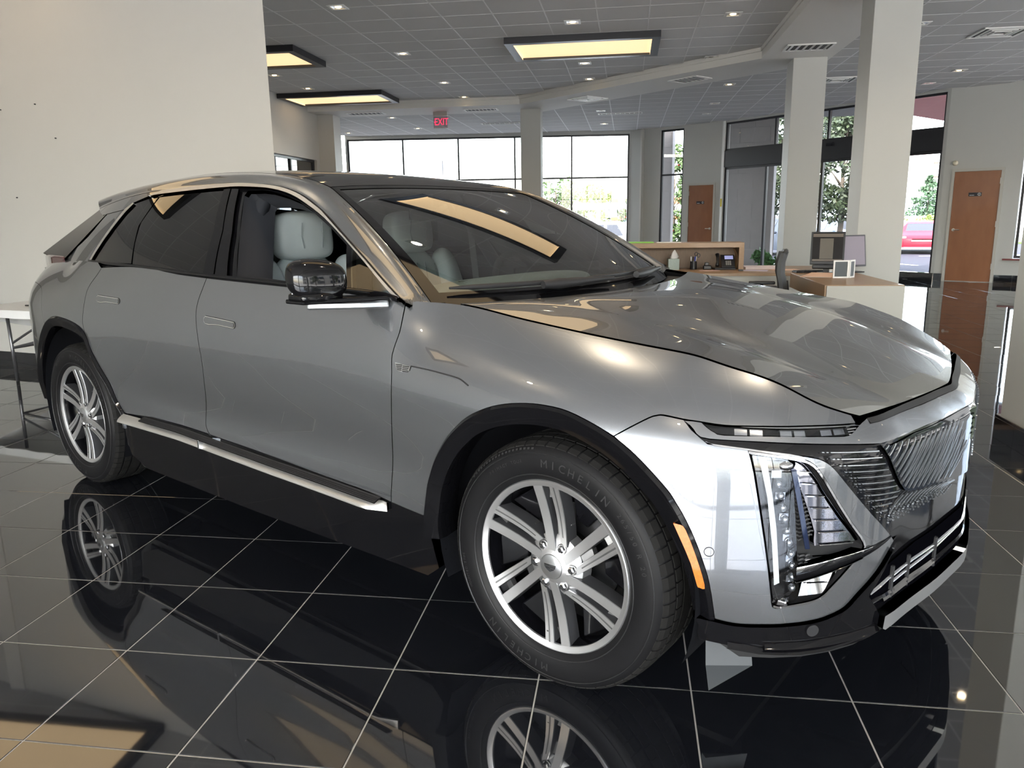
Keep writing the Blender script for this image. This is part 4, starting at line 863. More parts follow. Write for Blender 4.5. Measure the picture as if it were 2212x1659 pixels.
# ---- chains shared by neighbours
c_df = sm(S_['door_front']); c_fr = sm(S_['gapFR']); c_gr = sm(S_['gapR']); c_af = sm(S_['archF'], 3); c_ar = sm(S_['archR'], 3); c_cut = sm(S_['cutF'], 3)
c_sF = S_['sillF']; c_sR = S_['sillR']; c_bF = sm(S_['beltF'], 3); c_bR = sm(S_['beltR'], 3)
# fender
top_f = chain(np.linspace(-.60, S_['cutF'][-1][0], 50))
fender = c_df[::-1]                                               # bottom -> top along the door
poly = list(c_df)[::-1]+top_f+[(.90, .852)]+c_cut[::-1]+c_af[::-1]+[(-.479, .4329), (-.5604, .4355)]
# the front arch: chain runs rear-bottom -> front-bottom; the fender keeps the part behind the bumper cut
ci = min(range(len(c_af)), key=lambda i: math.hypot(c_af[i][0]-c_cut[0][0], c_af[i][1]-c_cut[0][1]))
tc_ = .88
cutc = [p for p in c_cut if p[0] < tc_]
poly = c_df[::-1]+chain(np.linspace(-.585, tc_, 60))+[(tc_, .8538)]+cutc[::-1]+c_af[:ci+1][::-1]+[(-.479, .428), (-.56, .432)]
panel('front_fender', side, poly, m_paint, step=.045)
# doors
poly = c_sF[:-1]+[c_df[-1]]+c_df[::-1][1:]+c_bF[::-1]+c_fr
fd = panel('front_door', side, poly, m_paint, step=.05)
poly = c_fr[::-1]+[(p[0], p[1]) for p in c_bR[::-1]]+c_gr+[p for p in c_ar[::-1] if p[0] > -2.822]+c_sR[1:]
rd = panel('rear_door', side, poly, m_paint, step=.05)
# rear quarter: behind the door, over the arch, back to the bumper cut
cut = [(-3.735, 1.05), (-3.62, 1.048), (-3.50, 1.035), (-3.43, 1.0), (-3.40, .955), (-3.375, .90), (-3.36, .862), (-3.33, .842)]
cut_s = sm(cut, 3); arr = [p for p in c_ar if p[0] < -2.818]      # from the door rearwards
ar_q = [p for p in arr if p[0] > -3.345]
TB = -4.05
poly = [(-2.6872, 1.1655)]+chain(np.linspace(-2.75, TB, 40))+[(TB, 1.055), (-3.9, 1.052)]+cut_s+ar_q[::-1]+[(-2.8211, .8577)]+c_gr[::-1]
panel('rear_quarter', side, poly, m_paint, step=.045)
ar_b = [p for p in arr if p[0] <= -3.345]+[(-3.60, .62), (-3.66, .50), (-3.68, .38), (-3.66, .28)]
poly = cut_s[::-1]+[(-3.9, 1.052), (T0, 1.052), (T0, .25)]+ar_b[::-1]
panel('rear_bumper', side, poly, m_paint, step=.06, side='merge', gap=.0)
panel('tailgate', side, [(TB-.004, 1.058), (TB-.004, 1.165)]+chain(np.linspace(TB-.02, T0, 8))+[(T0, 1.058)], m_paint, step=.06, side='merge', gap=0)
# front bumper with its recess, both sides in one piece
bt = S_['bump_top']
edge_up = bt[:4]                                                    # down the lamp's outer end
wedge = sm(bt[3:13], 3)
low = sm(bt[12:], 3)
arch_b = [p for p in c_af[ci:]]
hole = clean(sm(S_['hl_hole']+[S_['hl_hole'][0]], 2)[:-1])
poly = [p for p in c_cut if p[0] < .408]+edge_up[:-1]+wedge+low[1:]+arch_b[::-1]
bump = panel('front_bumper', side, poly, m_paint, holes=[hole], step=.04, depth=.03)
# ---- bonnet, roof, glass
grid('bonnet', hood, np.linspace(-1, 1, 73), np.linspace(0, 1, 61), m_paint, depth=.02, off=.002)
grid('windscreen', wind, np.linspace(-.955, .955, 41), np.linspace(.03, .97, 21), m_wind, depth=0)
for s in (-1, 1):
    grid('windscreen_band', wind, np.linspace(s*.945, s*1.0, 4), np.linspace(0, 1, 21), m_gloss, depth=.004, off=.002)
grid('windscreen_band', wind, np.linspace(-.95, .95, 21), np.linspace(.965, 1.0, 3), m_gloss, depth=.004, off=.002)
grid('windscreen_band', wind, np.linspace(-.95, .95, 21), np.linspace(-.02, .06, 3), m_gloss, depth=.004, off=.002)
SR = .74
grid('roof_panel', roof, np.linspace(-.99, .99, 41), np.linspace(.012, SR, 31), m_roofg, depth=.01)
grid('roof_spoiler', roof, np.linspace(-1, 1, 41), np.linspace(SR+.004, 1, 13), m_paint, depth=.03)
# ---- side rail: A pillar, cantrail and spoiler flank between the glass edge and the roof edge
C1 = [glass(np.array(p[0]), np.array(p[1])) for p in G_['C1']]
lowc = np.array([c for c in C1]); n1 = len(lowc)
s1 = np.concatenate([[0], np.cumsum(np.linalg.norm(np.diff(lowc, axis=0), axis=1))]); s1 /= s1[-1]
wq = wind(-np.ones(12), np.linspace(0, 1, 12)); rq = roof(-np.ones(30), np.linspace(0, 1, 30))
upc = np.concatenate([wq, rq[1:]]); s2x = upc[:, 0]
def rail(u, v, off=0.):
    """u along the rail (0 mirror base .. 1 spoiler tip), v 0 at the side glass .. 1 at the roof"""
    u = np.asarray(u, float); v = np.asarray(v, float)
    a = np.stack([L1x(u), L1y(u), L1z(u)], -1); b = np.stack([U1x(u), U1y(u), U1z(u)], -1)
    t = np.stack([L1x(u+.01)-L1x(u-.01), L1y(u+.01)-L1y(u-.01), L1z(u+.01)-L1z(u-.01)], -1)
    n = np.cross(t, b-a); n /= np.maximum(np.linalg.norm(n, axis=-1, keepdims=True), 1e-9); n = np.where(n[..., 1:2] > 0, -n, n)
    w = np.linalg.norm(b-a, axis=-1)
    bul = (np.clip(4*v*(1-v), 0, 1)**1.6*.13*w+off)
    return a*(1-v)[..., None]+b*v[..., None]+n*bul[..., None]
L1x, L1y, L1z = (pchip(s1, lowc[:, k]) for k in range(3))
# pair stations by x so the strip runs square across
s2 = np.concatenate([[0], np.cumsum(np.linalg.norm(np.diff(upc, axis=0), axis=1))]); s2 /= s2[-1]
key_l = np.interp([-.62, -1.30, -1.75, -2.4, -3.25], lowc[::-1, 0], s1[::-1]); key_u = np.interp([-.60, -1.33, -1.70, -2.4, -3.46], upc[::-1, 0], s2[::-1])
warp = pchip(np.concatenate([[0], key_l[1:-1], [1]]), np.concatenate([[0], key_u[1:-1], [1]]))
_ux, _uy, _uz = (pchip(s2, upc[:, k]) for k in range(3))
U1x, U1y, U1z = (lambda u, f=f: f(warp(u)) for f in (_ux, _uy, _uz))
grid('roof_rail', rail, np.linspace(0, 1, 90), np.linspace(.02, .985, 11), m_paint, side='copy', depth=.012)
grid('rail_seal', rail, np.linspace(0, 1, 60), np.linspace(-.012, .03, 2), m_seal, side='copy', depth=0, off=-.002)
# D pillar and the lower spoiler flank
dp = G_['dpillar']; panel('rear_pillar', glass, [dp[0], dp[1]]+[(-3.02, 1.172), (-3.2, 1.162), (-3.36, 1.158), (-3.49, 1.155)]+sm([(-3.46, 1.185), (-3.36, 1.222), dp[6], dp[7]], 3), m_paint, step=.05, gap=.001)
sp = G_['spside']; panel('spoiler_flank', glass, sp, m_paint, step=.05, gap=.001)
# rear glass, black side applique and tail lamp
m_rearg = mat('rear_glass_black', (.02, .021, .025), .05); m_appl = mat('smoked_applique', (.02, .019, .018), .22)
def rearscreen(u, v, off=0.):
    u = np.asarray(u, float); v = np.asarray(v, float)
    a = np.stack([-3.42-.10*(1-u**2), .575*u, 1.45+.02*(1-u**2)], -1); b = np.stack([-3.93-.07*(1-u**2), .70*u, 1.20+0*u], -1)
    return a*(1-v)[..., None]+b*v[..., None]+np.array([-.4*off, 0, .9*off])
grid('rear_window', rearscreen, np.linspace(-.9, .9, 25), np.linspace(0, 1, 11), m_rearg, depth=.01)
def quad3(a, b, c, d):
    a, b, c, d = (np.array(q, float) for q in (a, b, c, d))
    return lambda u, v, off=0.: (a*(1-np.asarray(u, float))[..., None]+b*np.asarray(u, float)[..., None])*(1-np.asarray(v, float))[..., None]+(d*(1-np.asarray(u, float))[..., None]+c*np.asarray(u, float)[..., None])*np.asarray(v, float)[..., None]
q = quad3((-3.03, -.712, 1.421), (-3.40, -.575, 1.452), (-3.94, -.70, 1.205), (-3.42, -.80, 1.178))
grid('rear_applique', q, np.linspace(0, 1, 6), np.linspace(0, 1, 12), m_appl, side='copy', depth=.01)
M = MB(); ring = [(-3.40, -.80), (-3.62, -.775), (-3.82, -.735), (-3.97, -.66), (-4.0, -.5), (-3.9, -.45), (-3.7, -.6)]
M.prism(ring, 1.125, 1.20)
tl = obj('tail_lamp', M, mat('tail_lamp_red', (.06, .008, .01), .08, coat=1), car, bevel=.012, autos=45); mirror(tl)
M = MB().prism([(-3.39, -.81), (-3.62, -.786), (-3.82, -.746), (-3.985, -.665), (-3.98, -.64), (-3.6, -.70)], 1.112, 1.125); mirror(obj('lamp_trim', M, m_gloss, car))
# deck under the rear glass
struct_q = quad3((-3.30, -.80, 1.165), (-3.30, 0, 1.165), (-4.0, 0, 1.17), (-3.97, -.68, 1.17))
grid('rear_deck', struct_q, np.linspace(0, 1, 4), np.linspace(0, 1, 8), m_paint, side='merge', depth=0)
# ---- side glass and its frames
g_ = lambda k: G_[k]
dlo = panel('window_frame', glass, g_('DLO'), m_gloss, off=-.012, holes=[g_('open'), g_('triglass')], step=.06, gap=0, depth=.02)
cl = g_('chr_lo'); up = [p for p in G_['C1'][1:14]]
poly = sm([(p[0]-.0, p[1]) for p in up], 3)+[(-2.60, 1.503)]+sm(cl[::-1], 3)
panel('chrome_strip', glass, poly, m_chrome, off=.007, gap=.0015, step=.05, depth=.010)
panel('quarter_chrome', glass, g_('qchr'), m_chrome, off=.004, gap=0, step=.05, depth=.008)
panel('rear_door_glass', glass, g_('glassR'), m_priv, parent=None, off=-.004, gap=0, step=.06, depth=0)
panel('quarter_glass', glass, g_('qglass'), m_priv, off=-.004, gap=.002, step=.06, depth=0)
panel('pillar_applique', glass, g_('appR'), m_gloss, off=.000, gap=.0015, step=.06, depth=.006)
panel('pillar_applique', glass, g_('appF'), m_gloss, off=.000, gap=.0015, step=.06, depth=.006)
panel('front_quarter_glass', glass, g_('triglass'), m_clear, off=-.008, gap=-.002, step=.06, depth=0)
fg_ = panel('far_side_glass', glass, g_('open'), glassmat('tinted_side_glass', (.30, .33, .33)), off=-.02, gap=-.01, step=.1, depth=0, side=None); fg_.scale = (1, -1, 1)
# inner door-frame lip round the open window
op = clean(g_('open')); n_ = len(op); ct = np.mean(op, 0)
M = MB(); outer = [Vector(glass(np.array(p[0]), np.array(p[1]), -.012)) for p in op]
mid = [Vector(glass(np.array(p[0]), np.array(p[1]), -.05)) for p in op]
ipt = [(p[0]+(ct[0]-p[0])*.045, p[1]+(ct[1]-p[1])*.10) for p in op]; inn = [Vector(glass(np.array(p[0]), np.array(p[1]), -.075)) for p in ipt]
ip2 = [(p[0]+(ct[0]-p[0])*.09, p[1]+(ct[1]-p[1])*.15) for p in op]; in2 = [Vector(glass(np.array(p[0]), np.array(p[1]), -.15)) for p in ip2]
M.add(outer+mid+inn+in2, [(r*n_+i, r*n_+(i+1) % n_, (r+1)*n_+(i+1) % n_, (r+1)*n_+i) for r in range(3) for i in range(n_)])
mirror(obj('door_frame_lip', M, mat('door_trim_grey', (.018, .020, .026), .65), car, autos=50))
# belt mouldings
def belt(u, v, off=0.):
    x = -.62-2.30*np.asarray(u, float); z0 = BZ(x); y = YB(x)-.44*(z0-1.14)-.55*np.maximum(z0-1.14, 0)**2
    v = np.asarray(v, float); return np.stack([x, -(y+.006+.004*np.sin(v*math.pi)+off), z0-.006+.020*v], -1)
_bx = sorted([(p[0], p[1]) for p in [(-.59, 1.1112), (-.7019, 1.1292), (-1.2185, 1.1444), (-1.715, 1.156), (-2.4052, 1.1752), (-2.93, 1.1829)]])
BZ = pchip([p[0] for p in _bx], [p[1] for p in _bx])
grid('belt_moulding', belt, np.linspace(0, 1, 40), np.linspace(0, 1, 5), m_gloss, side='copy', depth=.006)
# ---- flush handles, badge, sensors, crease
for k in ('handleF', 'handleR'):
    q_ = S_[k]; x0, x1 = min(p[0] for p in q_), max(p[0] for p in q_)
    zl = np.mean([p[1] for p in q_ if p[0] < x0+.35*(x1-x0)])+.004; zr = np.mean([p[1] for p in q_ if p[0] > x1-.3*(x1-x0)])
    def cap(h, e=0.):
        up = [(x0-e+h+(x1-x0+2*e-2*h)*f, zl+(zr-zl)*f+h) for f in np.linspace(0, 1, 8)]
        dn = [(x0-e+h+(x1-x0+2*e-2*h)*f, zl+(zr-zl)*f-h-.007*math.exp(-((f-.10)/.22)**2)) for f in np.linspace(1, 0, 8)]
        rc = [(x1+e-h+h*math.cos(a), zr+h*math.sin(a)) for a in np.linspace(1.2, -1.2, 5)]; lc = [(x0-e+h-h*math.cos(a), zl-.003-h*math.sin(a)) for a in np.linspace(1.2, -1.2, 5)]
        return up+rc+dn+lc
    panel('handle_recess', side, cap(.0150, .003), m_seal, off=.001, gap=0, step=.03, depth=.002)
    panel('handle_trim', side, cap(.0132, .001), m_chrome, off=.003, gap=0, step=.03, depth=.003)
    panel('door_handle', side, cap(.0100, -.003), m_paint, off=.005, gap=0, step=.02, depth=.004, dome=.003)
M_ = [(-.545, .925), (-.395, .912), (-.402, .890), (-.44, .876), (-.52, .886), (-.548, .905)]
bd = sm(S_['badge']+[S_['badge'][0]], 1)[:-1]
panel('fender_badge', side, bd, m_chromeb, off=.003, gap=0, step=.03, depth=.003)
bx0, bx1 = min(p[0] for p in bd), max(p[0] for p in bd); bz0, bz1 = min(p[1] for p in bd), max(p[1] for p in bd)
bw_, bh_ = bx1-bx0, bz1-bz0
for k in range(4):
    z = bz1-bh_*(.16+.19*k)
    panel('badge_bar', side, [(bx0+bw_*(.10+.03*k), z), (bx0+bw_*.46, z), (bx0+bw_*.46, z-bh_*.09), (bx0+bw_*(.10+.03*k), z-bh_*.09)], m_gloss, off=.0045, gap=0, step=.05, depth=.001)
    panel('badge_bar', side, [(bx0+bw_*.54, z-bh_*.08), (bx0+bw_*(.92-.03*k), z-bh_*.08), (bx0+bw_*(.92-.03*k), z-bh_*.17), (bx0+bw_*.54, z-bh_*.17)], m_gloss, off=.0045, gap=0, step=.05, depth=.001)
cr = sm(S_['crease'], 3)
panel('fender_crease_shade', side, [(p[0], p[1]+.002) for p in cr]+[(p[0], p[1]-.002) for p in cr[::-1]], m_seal, off=.001, gap=0, step=.03, depth=0)  # black line painted in for the shade along the crease
def disc(name, c, r, m, off=.001, rr=None):
    P = [(c[0]+r*math.cos(a), c[1]+r*math.sin(a)) for a in np.linspace(0, 2*math.pi, 25)[:-1]]
    H = [] if rr is None else [[(c[0]+rr*math.cos(a), c[1]+rr*math.sin(a)) for a in np.linspace(0, 2*math.pi, 25)[:-1]]]
    return panel(name, side, P, m, off=off, gap=0, step=.05, depth=.001, holes=H)
disc('parking_sensor_ring', S_['sens1'][0], .013, m_seal, rr=.0115)
panel('side_marker', side, sm(S_['marker']+[S_['marker'][0]], 2)[:-1], m_amber, off=.012, gap=.003, step=.03, depth=.008)
# ---- wheel-arch cladding: outer lip follows the paint edge
def ring_clad(name, ch, cx, cz, w, dep, t_ext):
    ch = clean(ch); N = len(ch); V = []
    def p3(t, z, off): return side(np.array([t]), np.array([z]), off)[0]
    for t, z in ch:
        q0 = p3(t, z, .002); c = np.array([cx, q0[1], cz]); d = np.array([c[0]-q0[0], 0, c[2]-q0[2]]); d /= np.linalg.norm(d)
        V += [q0, q0+np.array([0, -.010, 0])+d*.008, q0+np.array([0, -.006, 0])+d*w*.6, q0+np.array([0, .002, 0])+d*w, q0+np.array([0, .03, 0])+d*(w+.004), q0+np.array([0, dep, 0])+d*(w-.01)]
    K = 6; F = [(i*K+j, (i+1)*K+j, (i+1)*K+j+1, i*K+j+1) for i in range(N-1) for j in range(K-1)]
    M = MB().add(V, F); o = obj(name, M, m_gloss, car, autos=50); mirror(o); return o
cf = [(-.479, .36), (-.482, .40)]+c_af+[(.5064, .335)]
ring_clad('arch_cladding', cf, 0.0, .375, .060, .10, 0)
cr_ = [(-2.507, .40), (-2.507, .44)]+c_ar+[(-3.60, .62), (-3.66, .50), (-3.68, .38)]
ring_clad('arch_cladding', cr_, -3.094, .375, .050, .10, 0)
def liner(cx, r):
    M = MB(); M.lathe([(r, -.93), (r, -.52), (.02, -.52)], 40, 'Y', Matrix.Translation((cx, 0, .385)), a0=R_(-22), a1=R_(202)); o = obj('wheel_liner', M, m_arch, car, smooth=True); mirror(o)
liner(0, .455); liner(-3.094, .462)
# ---- sills: gloss black rocker, scuff strip and satin chrome blade
sill = c_sR[:1]+c_sR[1:]+c_sF[1:-1]+[(-.56, .432), (-.479, .428), (-.455, .33), (-.44, .25), (-.50, .205), (-1.5, .20), (-2.4, .21), (-2.53, .26), (-2.545, .36)]
panel('sill', side, sill, m_gloss, off=-.004, gap=0, step=.07, depth=.05)
st = S_['strip_top']
def blade(u, v, off=0.):
    u = np.asarray(u, float); v = np.asarray(v, float); t = np.interp(u, np.linspace(0, 1, len(st)), [p[0] for p in st]); z = np.interp(u, np.linspace(0, 1, len(st)), [p[1] for p in st])
    P = side(t, z, .006); fd_ = np.clip((1-u)*22, 0, 1)
    return P+np.stack([0*u+.02*v*0, -.035*np.sin(v*math.pi*.5)*fd_-off, -.034*v], -1)
grid('sill_blade', blade, np.linspace(0, 1, 50), np.linspace(0, 1, 6), m_chrome, side='copy', depth=.01)
def scuff(u, v, off=0.):
    u = np.asarray(u, float); v = np.asarray(v, float); t = -2.30+1.62*u; z = np.interp(t, [p[0] for p in st], [p[1] for p in st])
    P = side(t, z+.004, .006); return P+np.stack([0*u, -.008-.030*(1-v), .012*v], -1)
grid('sill_scuff', scuff, np.linspace(0, 1, 40), np.linspace(0, 1, 3), m_matt, side='copy', depth=.004)
for k in range(3):
    f = lambda u, v, off=0., k=k: scuff(u, .2+.25*k+.08*np.asarray(v, float))+np.array([0, -.002, .0015])
    grid('scuff_rib', f, np.linspace(0, 1, 30), np.linspace(0, 1, 2), m_seal, side='copy', depth=.001)
t_ = -1.79; z_ = float(np.interp(t_, [p[0] for p in st], [p[1] for p in st])); P_ = side(np.array([t_]), np.array([z_]), .008)[0]
mirror(obj('blade_clip', MB().box(P_[0]-.006, P_[0]+.006, P_[1]-.040, P_[1], P_[2]-.036, P_[2]+.004), m_chromeb, car, bevel=.002))
M = MB(); M.quadbox([(-2.50, -.93, .22), (-2.42, -.93, .22), (-2.42, -.70, .14), (-2.50, -.70, .14)], (0, 0, 1), .09); mirror(obj('mud_flap', M, m_arch, car))
# ---- nose: brow bar, lamp blade, black grille, lower grille and skid plate
drl = clean(sm(S_['drl']+[S_['drl'][0]], 2)[:-1])
lip = S_['lip']; bl = S_['bar_low']; btp = S_['bar_top']
bar_poly = [(.409, .869)]+sm(lip, 2)[1:]+[(.96, .809), (1.17, .812), (1.33, .811), (T1, .810)]+chain([T1, 1.45, 1.35, 1.25, 1.15, 1.05, .98, .93], -.0015)+[(.905, .856), (.884, .851)]+[p for p in c_cut[::-1] if .42 < p[0] < .87]
panel('nose_bar', side, bar_poly, m_paint, holes=[drl], off=.006, step=.03, gap=0, depth=.03, side='merge')
panel('lamp_blade_housing', side, drl, m_gloss, off=-.012, gap=-.003, step=.04, depth=.0)
panel('lamp_blade_lens', side, drl, m_lens, off=.002, gap=.001, step=.04, depth=.004)
d0, d1 = .50, .84
m_led = mat('lamp_optic', (.62, .64, .68), .12, .9)
for k in range(9):
    a = d0+(d1-d0)*k/9; b = a+(d1-d0)/9*.82; zz = lambda t: float(np.interp(t, [.45, .55, .7, .85], [.850, .845, .842, .842]))
    panel('lamp_element', side, [(a, zz(a)-.008), (b, zz(b)-.008), (b, zz(b)+.008), (a, zz(a)+.008)], m_led if k % 3 else m_gloss, off=-.006, gap=0, step=.05, depth=.004)
for k in range(4):
    panel('lamp_fin', side, [(.838, .834+k*.0055), (.868, .834+k*.0055), (.870, .836+k*.0055), (.838, .836+k*.0055)], m_chromeb, off=.004, gap=0, step=.05, depth=.002)
# dark strip stands in for the shaded gap between bonnet and brow
tg = [.93, .98, 1.05, 1.15, 1.25, 1.35, 1.45, T1]
panel('bonnet_gap_shade', side, chain(tg, -.011)+chain(tg[::-1], -.0005), m_seal, off=.0075, gap=0, step=.05, depth=.003, side='merge')
# black grille panel
grille_poly = [(.440, .828)]+[(p[0], p[1]-.002) for p in sm(lip, 2)[3:]]+[(.96, .807), (1.17, .810), (1.33, .809), (T1, .808), (T1, .505), (1.32, .508), (1.18, .515), (1.05, .532), (1.01, .536)]+wedge[::-1]
gr = panel('grille', side, grille_poly, m_gloss, off=-.004, step=.04, gap=0, depth=.03, side='merge')
sh = [p for p in S_['shield']]
shp = sm(sh[:5], 3)+[(p[0], p[1]) for p in sh[5:]]+[(T1, .592), (T1, .806), (1.3, .806), (1.1, .803), (.96, .796)]
m_shield = mat('grille_shield', (.008, .010, .015), .05, spec=.5)
panel('grille_shield', side, shp, m_shield, parent=car, off=.003, gap=0, step=.05, depth=.006, side='merge')
m_slat = mat('etched_silver', (.52, .55, .58), .25, .9)
nlines = len([k for k in S_ if k.startswith('line')])
for k in range(nlines):
    pts = S_['line%02d' % k]; pts = sm(pts, 4) if len(pts) > 2 else pts
    pts = [p for p in resample(pts+[pts[-1]], .012)][:-1]
    if pts[-1][0] > T1: continue
    def seg(M, a, b, w):
        d = np.array([b[0]-a[0], b[1]-a[1]]); L = np.linalg.norm(d)
        if L < 1e-4: return
        n = np.array([-d[1], d[0]])/L*w; q = [(a[0]+n[0], a[1]+n[1]), (b[0]+n[0], b[1]+n[1]), (b[0]-n[0], b[1]-n[1]), (a[0]-n[0], a[1]-n[1])]
        Q = side(np.array([c[0] for c in q]), np.array([c[1] for c in q]), .005); Nn = normals(side, np.array([q[0][0]]), np.array([q[0][1]]))[0]
        if Nn[0] < 0: Nn = -Nn
        M.quadbox([tuple(x) for x in Q], tuple(Nn), .004)
    M = MB(); K = len(pts)-1
    for i in range(K):
        a, b = pts[i], pts[i+1]; f = i/K
        dotted = (k < 11 and f < .5) or (k >= 28 and f > .35)
        if dotted:
            m1 = (a[0]+(b[0]-a[0])*.5, a[1]+(b[1]-a[1])*.5); seg(M, a, m1, .0011)
        else: seg(M, a, b, .0012 if k >= 11 else .0012)
    if M.v:
        for p_ in (1, -1):
            if p_ == 1: o = obj('grille_slat', M, m_slat, gr)
            else: c = o.copy(); COL.objects.link(c); c.scale = (1, -1, 1)
# crest emblem on the nose
em = MB(); w_, h_ = .085, .135
prof = [(-.062, .050), (-.034, .056), (0, .058), (.034, .056), (.062, .050), (.057, -.012), (.037, -.036), (0, -.050), (-.037, -.036), (-.057, -.012)]
def nose(y, z, o): return (.899-.26*abs(y)+o, y, z)
front = [nose(p[0], .742+p[1], .010) for p in prof]; back = [nose(p[0]*1.05, .742+p[1]*1.05, -.012) for p in prof]
em.add(front+back, [(0, 9, 8, 7, 2, 1), (2, 7, 6, 5, 4, 3)]+[(i, (i+1) % 10, 10+(i+1) % 10, 10+i) for i in range(10)])
emb = obj('nose_emblem', em, m_chromeb, car, bevel=.003)
for k in range(5):
    for sgn in (-1, 1):
        z = .742+.040-k*.015; a, b = (.006, .048-.005*k) if (k+(sgn > 0)) % 2 else (.014, .040-.003*k)
        Mx = MB(); Mx.add([nose(sgn*a, z, .0115), nose(sgn*b, z, .0115), nose(sgn*b, z-.006, .0115), nose(sgn*a, z-.006, .0115)], [(0, 1, 2, 3) if sgn > 0 else (3, 2, 1, 0)]); obj('emblem_bar', Mx, m_gloss, emb)
# lower fascia
lowp = [(1.0047, .512), (1.05, .530), (1.18, .513), (1.32, .506), (T1, .503), (T1, .262), (1.2, .262), (1.0, .262), (.86, .258), (.72, .258), (.60, .262), (.47, .28), (.45, .353), (.5063, .3475)]+[(p[0], p[1]-.001) for p in low[::-1][1:-1]]
panel('lower_fascia', side, lowp, m_gloss, off=-.006, step=.05, gap=0, depth=.06, side='merge')
itk = [(.905, .420), (.965, .462), (1.16, .482), (T1, .486), (T1, .352), (1.15, .350), (1.02, .352), (.90, .372)]
panel('lower_intake', side, itk, mat('void_black', (.002, .002, .003), 1., spec=0.), off=.001, gap=0, step=.06, depth=.0, side='merge')
def bar3(name, pts, w, m, off=.02, h=.01):
    M = MB()
    P = [side(np.array([t]), np.array([z]), off)[0] for t, z in resample(pts+[pts[-1]], .05)[:-1]]
    P2 = [side(np.array([t]), np.array([z-w]), off+h)[0] for t, z in resample(pts+[pts[-1]], .05)[:-1]]
    n = len(P); V = [tuple(p) for p in P]+[tuple(p) for p in P2]+[(p[0]-.006, p[1], p[2]) for p in P]+[(p[0]-.006, p[1], p[2]) for p in P2]
    F = []
    for i in range(n-1): F += [(i, i+1, n+i+1, n+i), (2*n+i+1, 2*n+i, i, i+1)[::-1], (n+i, n+i+1, 3*n+i+1, 3*n+i)]
    M.add(V, F); o = obj(name, M, m, car, autos=60); mirror(o); return o
bar3('intake_bar', [(.925, .405), (1.0, .428), (1.15, .436), (T1, .438)], .006, m_chromeb, .002, .004)
bar3('intake_bar', [(.885, .372), (.95, .385), (1.1, .392), (T1, .393)], .008, m_gloss, .006, .004)
for t in (1.02, 1.12, 1.3):
    P = side(np.array([t, t]), np.array([.455, .365]), .004); mirror(obj('intake_strut', MB().tube([tuple(P[0]), tuple(P[1])], .006, 6), m_matt, car))
skid = [(.965, .3345), (1.05, .3375), (T1, .342), (T1, .300), (1.05, .297), (.975, .292), (.962, .300)]
panel('skid_plate', side, skid, m_chromeb if 0 else mat('skid_silver', (.50, .51, .52), .28, .7, coat=.4), off=.026, gap=0, step=.06, depth=.03, side='merge')
skt = [(.45, .355), (.5063, .3465)]+[(p[0], p[1]-.002) for p in low[::-1][1:-3]]+[(.915, .40), (.965, .335), (.965, .285), (.80, .272), (.72, .268), (.60, .270), (.50, .285)]
panel('front_skirt', side, skt, m_gloss, off=.010, step=.04, gap=.001, depth=.03)
lipc = [(.54, .292), (.62, .283), (.72, .283), (.80, .290), (.87, .305), (.95, .312)]
bar3('skirt_lip', lipc, .014, m_gloss, .014, .012)
disc('parking_sensor', S_['sens2'][0] if S_['sens2'][0][0] < 1.2 else (.77, .325), .016, m_matt, off=.013)
disc('parking_sensor_ring', S_['sens2'][0] if S_['sens2'][0][0] < 1.2 else (.77, .325), .020, m_gloss, off=.0125, rr=.0165)
# ---- headlamp recess
hb = panel('lamp_recess', side, hole, m_matt, off=-.055, gap=-.004, step=.05, depth=0)
V = []; hc = clean(resample(hole, .02)); n = len(hc); a_ = np.array([p[0] for p in hc]); b_ = np.array([p[1] for p in hc])
A0 = side(a_, b_, -.004); A1 = side(a_, b_, -.056)
mirror(obj('recess_wall', MB().add(list(A0)+list(A1), [(i, (i+1) % n, n+(i+1) % n, n+i) for i in range(n)]), m_matt, car))
ch_ = clean(sm(S_['hl_hole'][:18], 3)); ci_ = []
for i, p in enumerate(ch_):
    q0, q1 = ch_[max(0, i-1)], ch_[min(len(ch_)-1, i+1)]; dx, dz = q1[0]-q0[0], q1[1]-q0[1]; L = math.hypot(dx, dz); ci_.append((p[0]+dz/L*.0055, p[1]-dx/L*.0055))
ct_ = S_['chrome_top']
panel('recess_chrome', side, ch_+ci_[::-1], m_chromeb, off=.003, gap=0, step=.05, depth=.006)
panel('lamp_chrome', side, ct_[:2]+[(.4715+.10, .8105), (.6698, .7995), (.70, .7935), (.708, .7850), (.62, .8005), (.5709, .8065)]+[(.49, .8155)], m_chromeb, off=.004, gap=0, step=.05, depth=.006)
hl = S_['hl_lamp']
panel('headlamp_body', side, hl, m_gloss, off=-.030, gap=.004, step=.04, depth=.02)
panel('headlamp_lens', side, sm(hl+[hl[0]], 2)[:-1], m_lens, off=.004, gap=.003, step=.03, depth=.03)
m_drl = mat('light_guide', (.80, .82, .82), .25, coat=.5)
tb_ = S_['hl_tube']; tc2 = np.mean(tb_, 0)
panel('light_guide', side, tb_, m_drl, off=-.008, gap=-.003, step=.03, depth=.012, dome=.003)
lx = lambda z: float(np.interp(z, [.40, .52, .65, .78], [.694, .685, .655, .625]))
for k in range(10):
    z = .44+k*.031; P = side(np.array([lx(z)+.010]), np.array([z]), -.018)[0]
    mirror(obj('lamp_projector', MB().ell((P[0], P[1], P[2]), (.010, .010, .011), 10, 6), m_led, car, smooth=True))
for k in range(12):
    z = .425+k*.028
    panel('lamp_reflector', side, [(lx(z)-.004, z), (lx(z)+.020, z), (lx(z)+.021, z+.018), (lx(z)-.004, z+.018)], m_led if k % 2 else m_gloss, off=-.024, gap=0, step=.05, depth=.004)
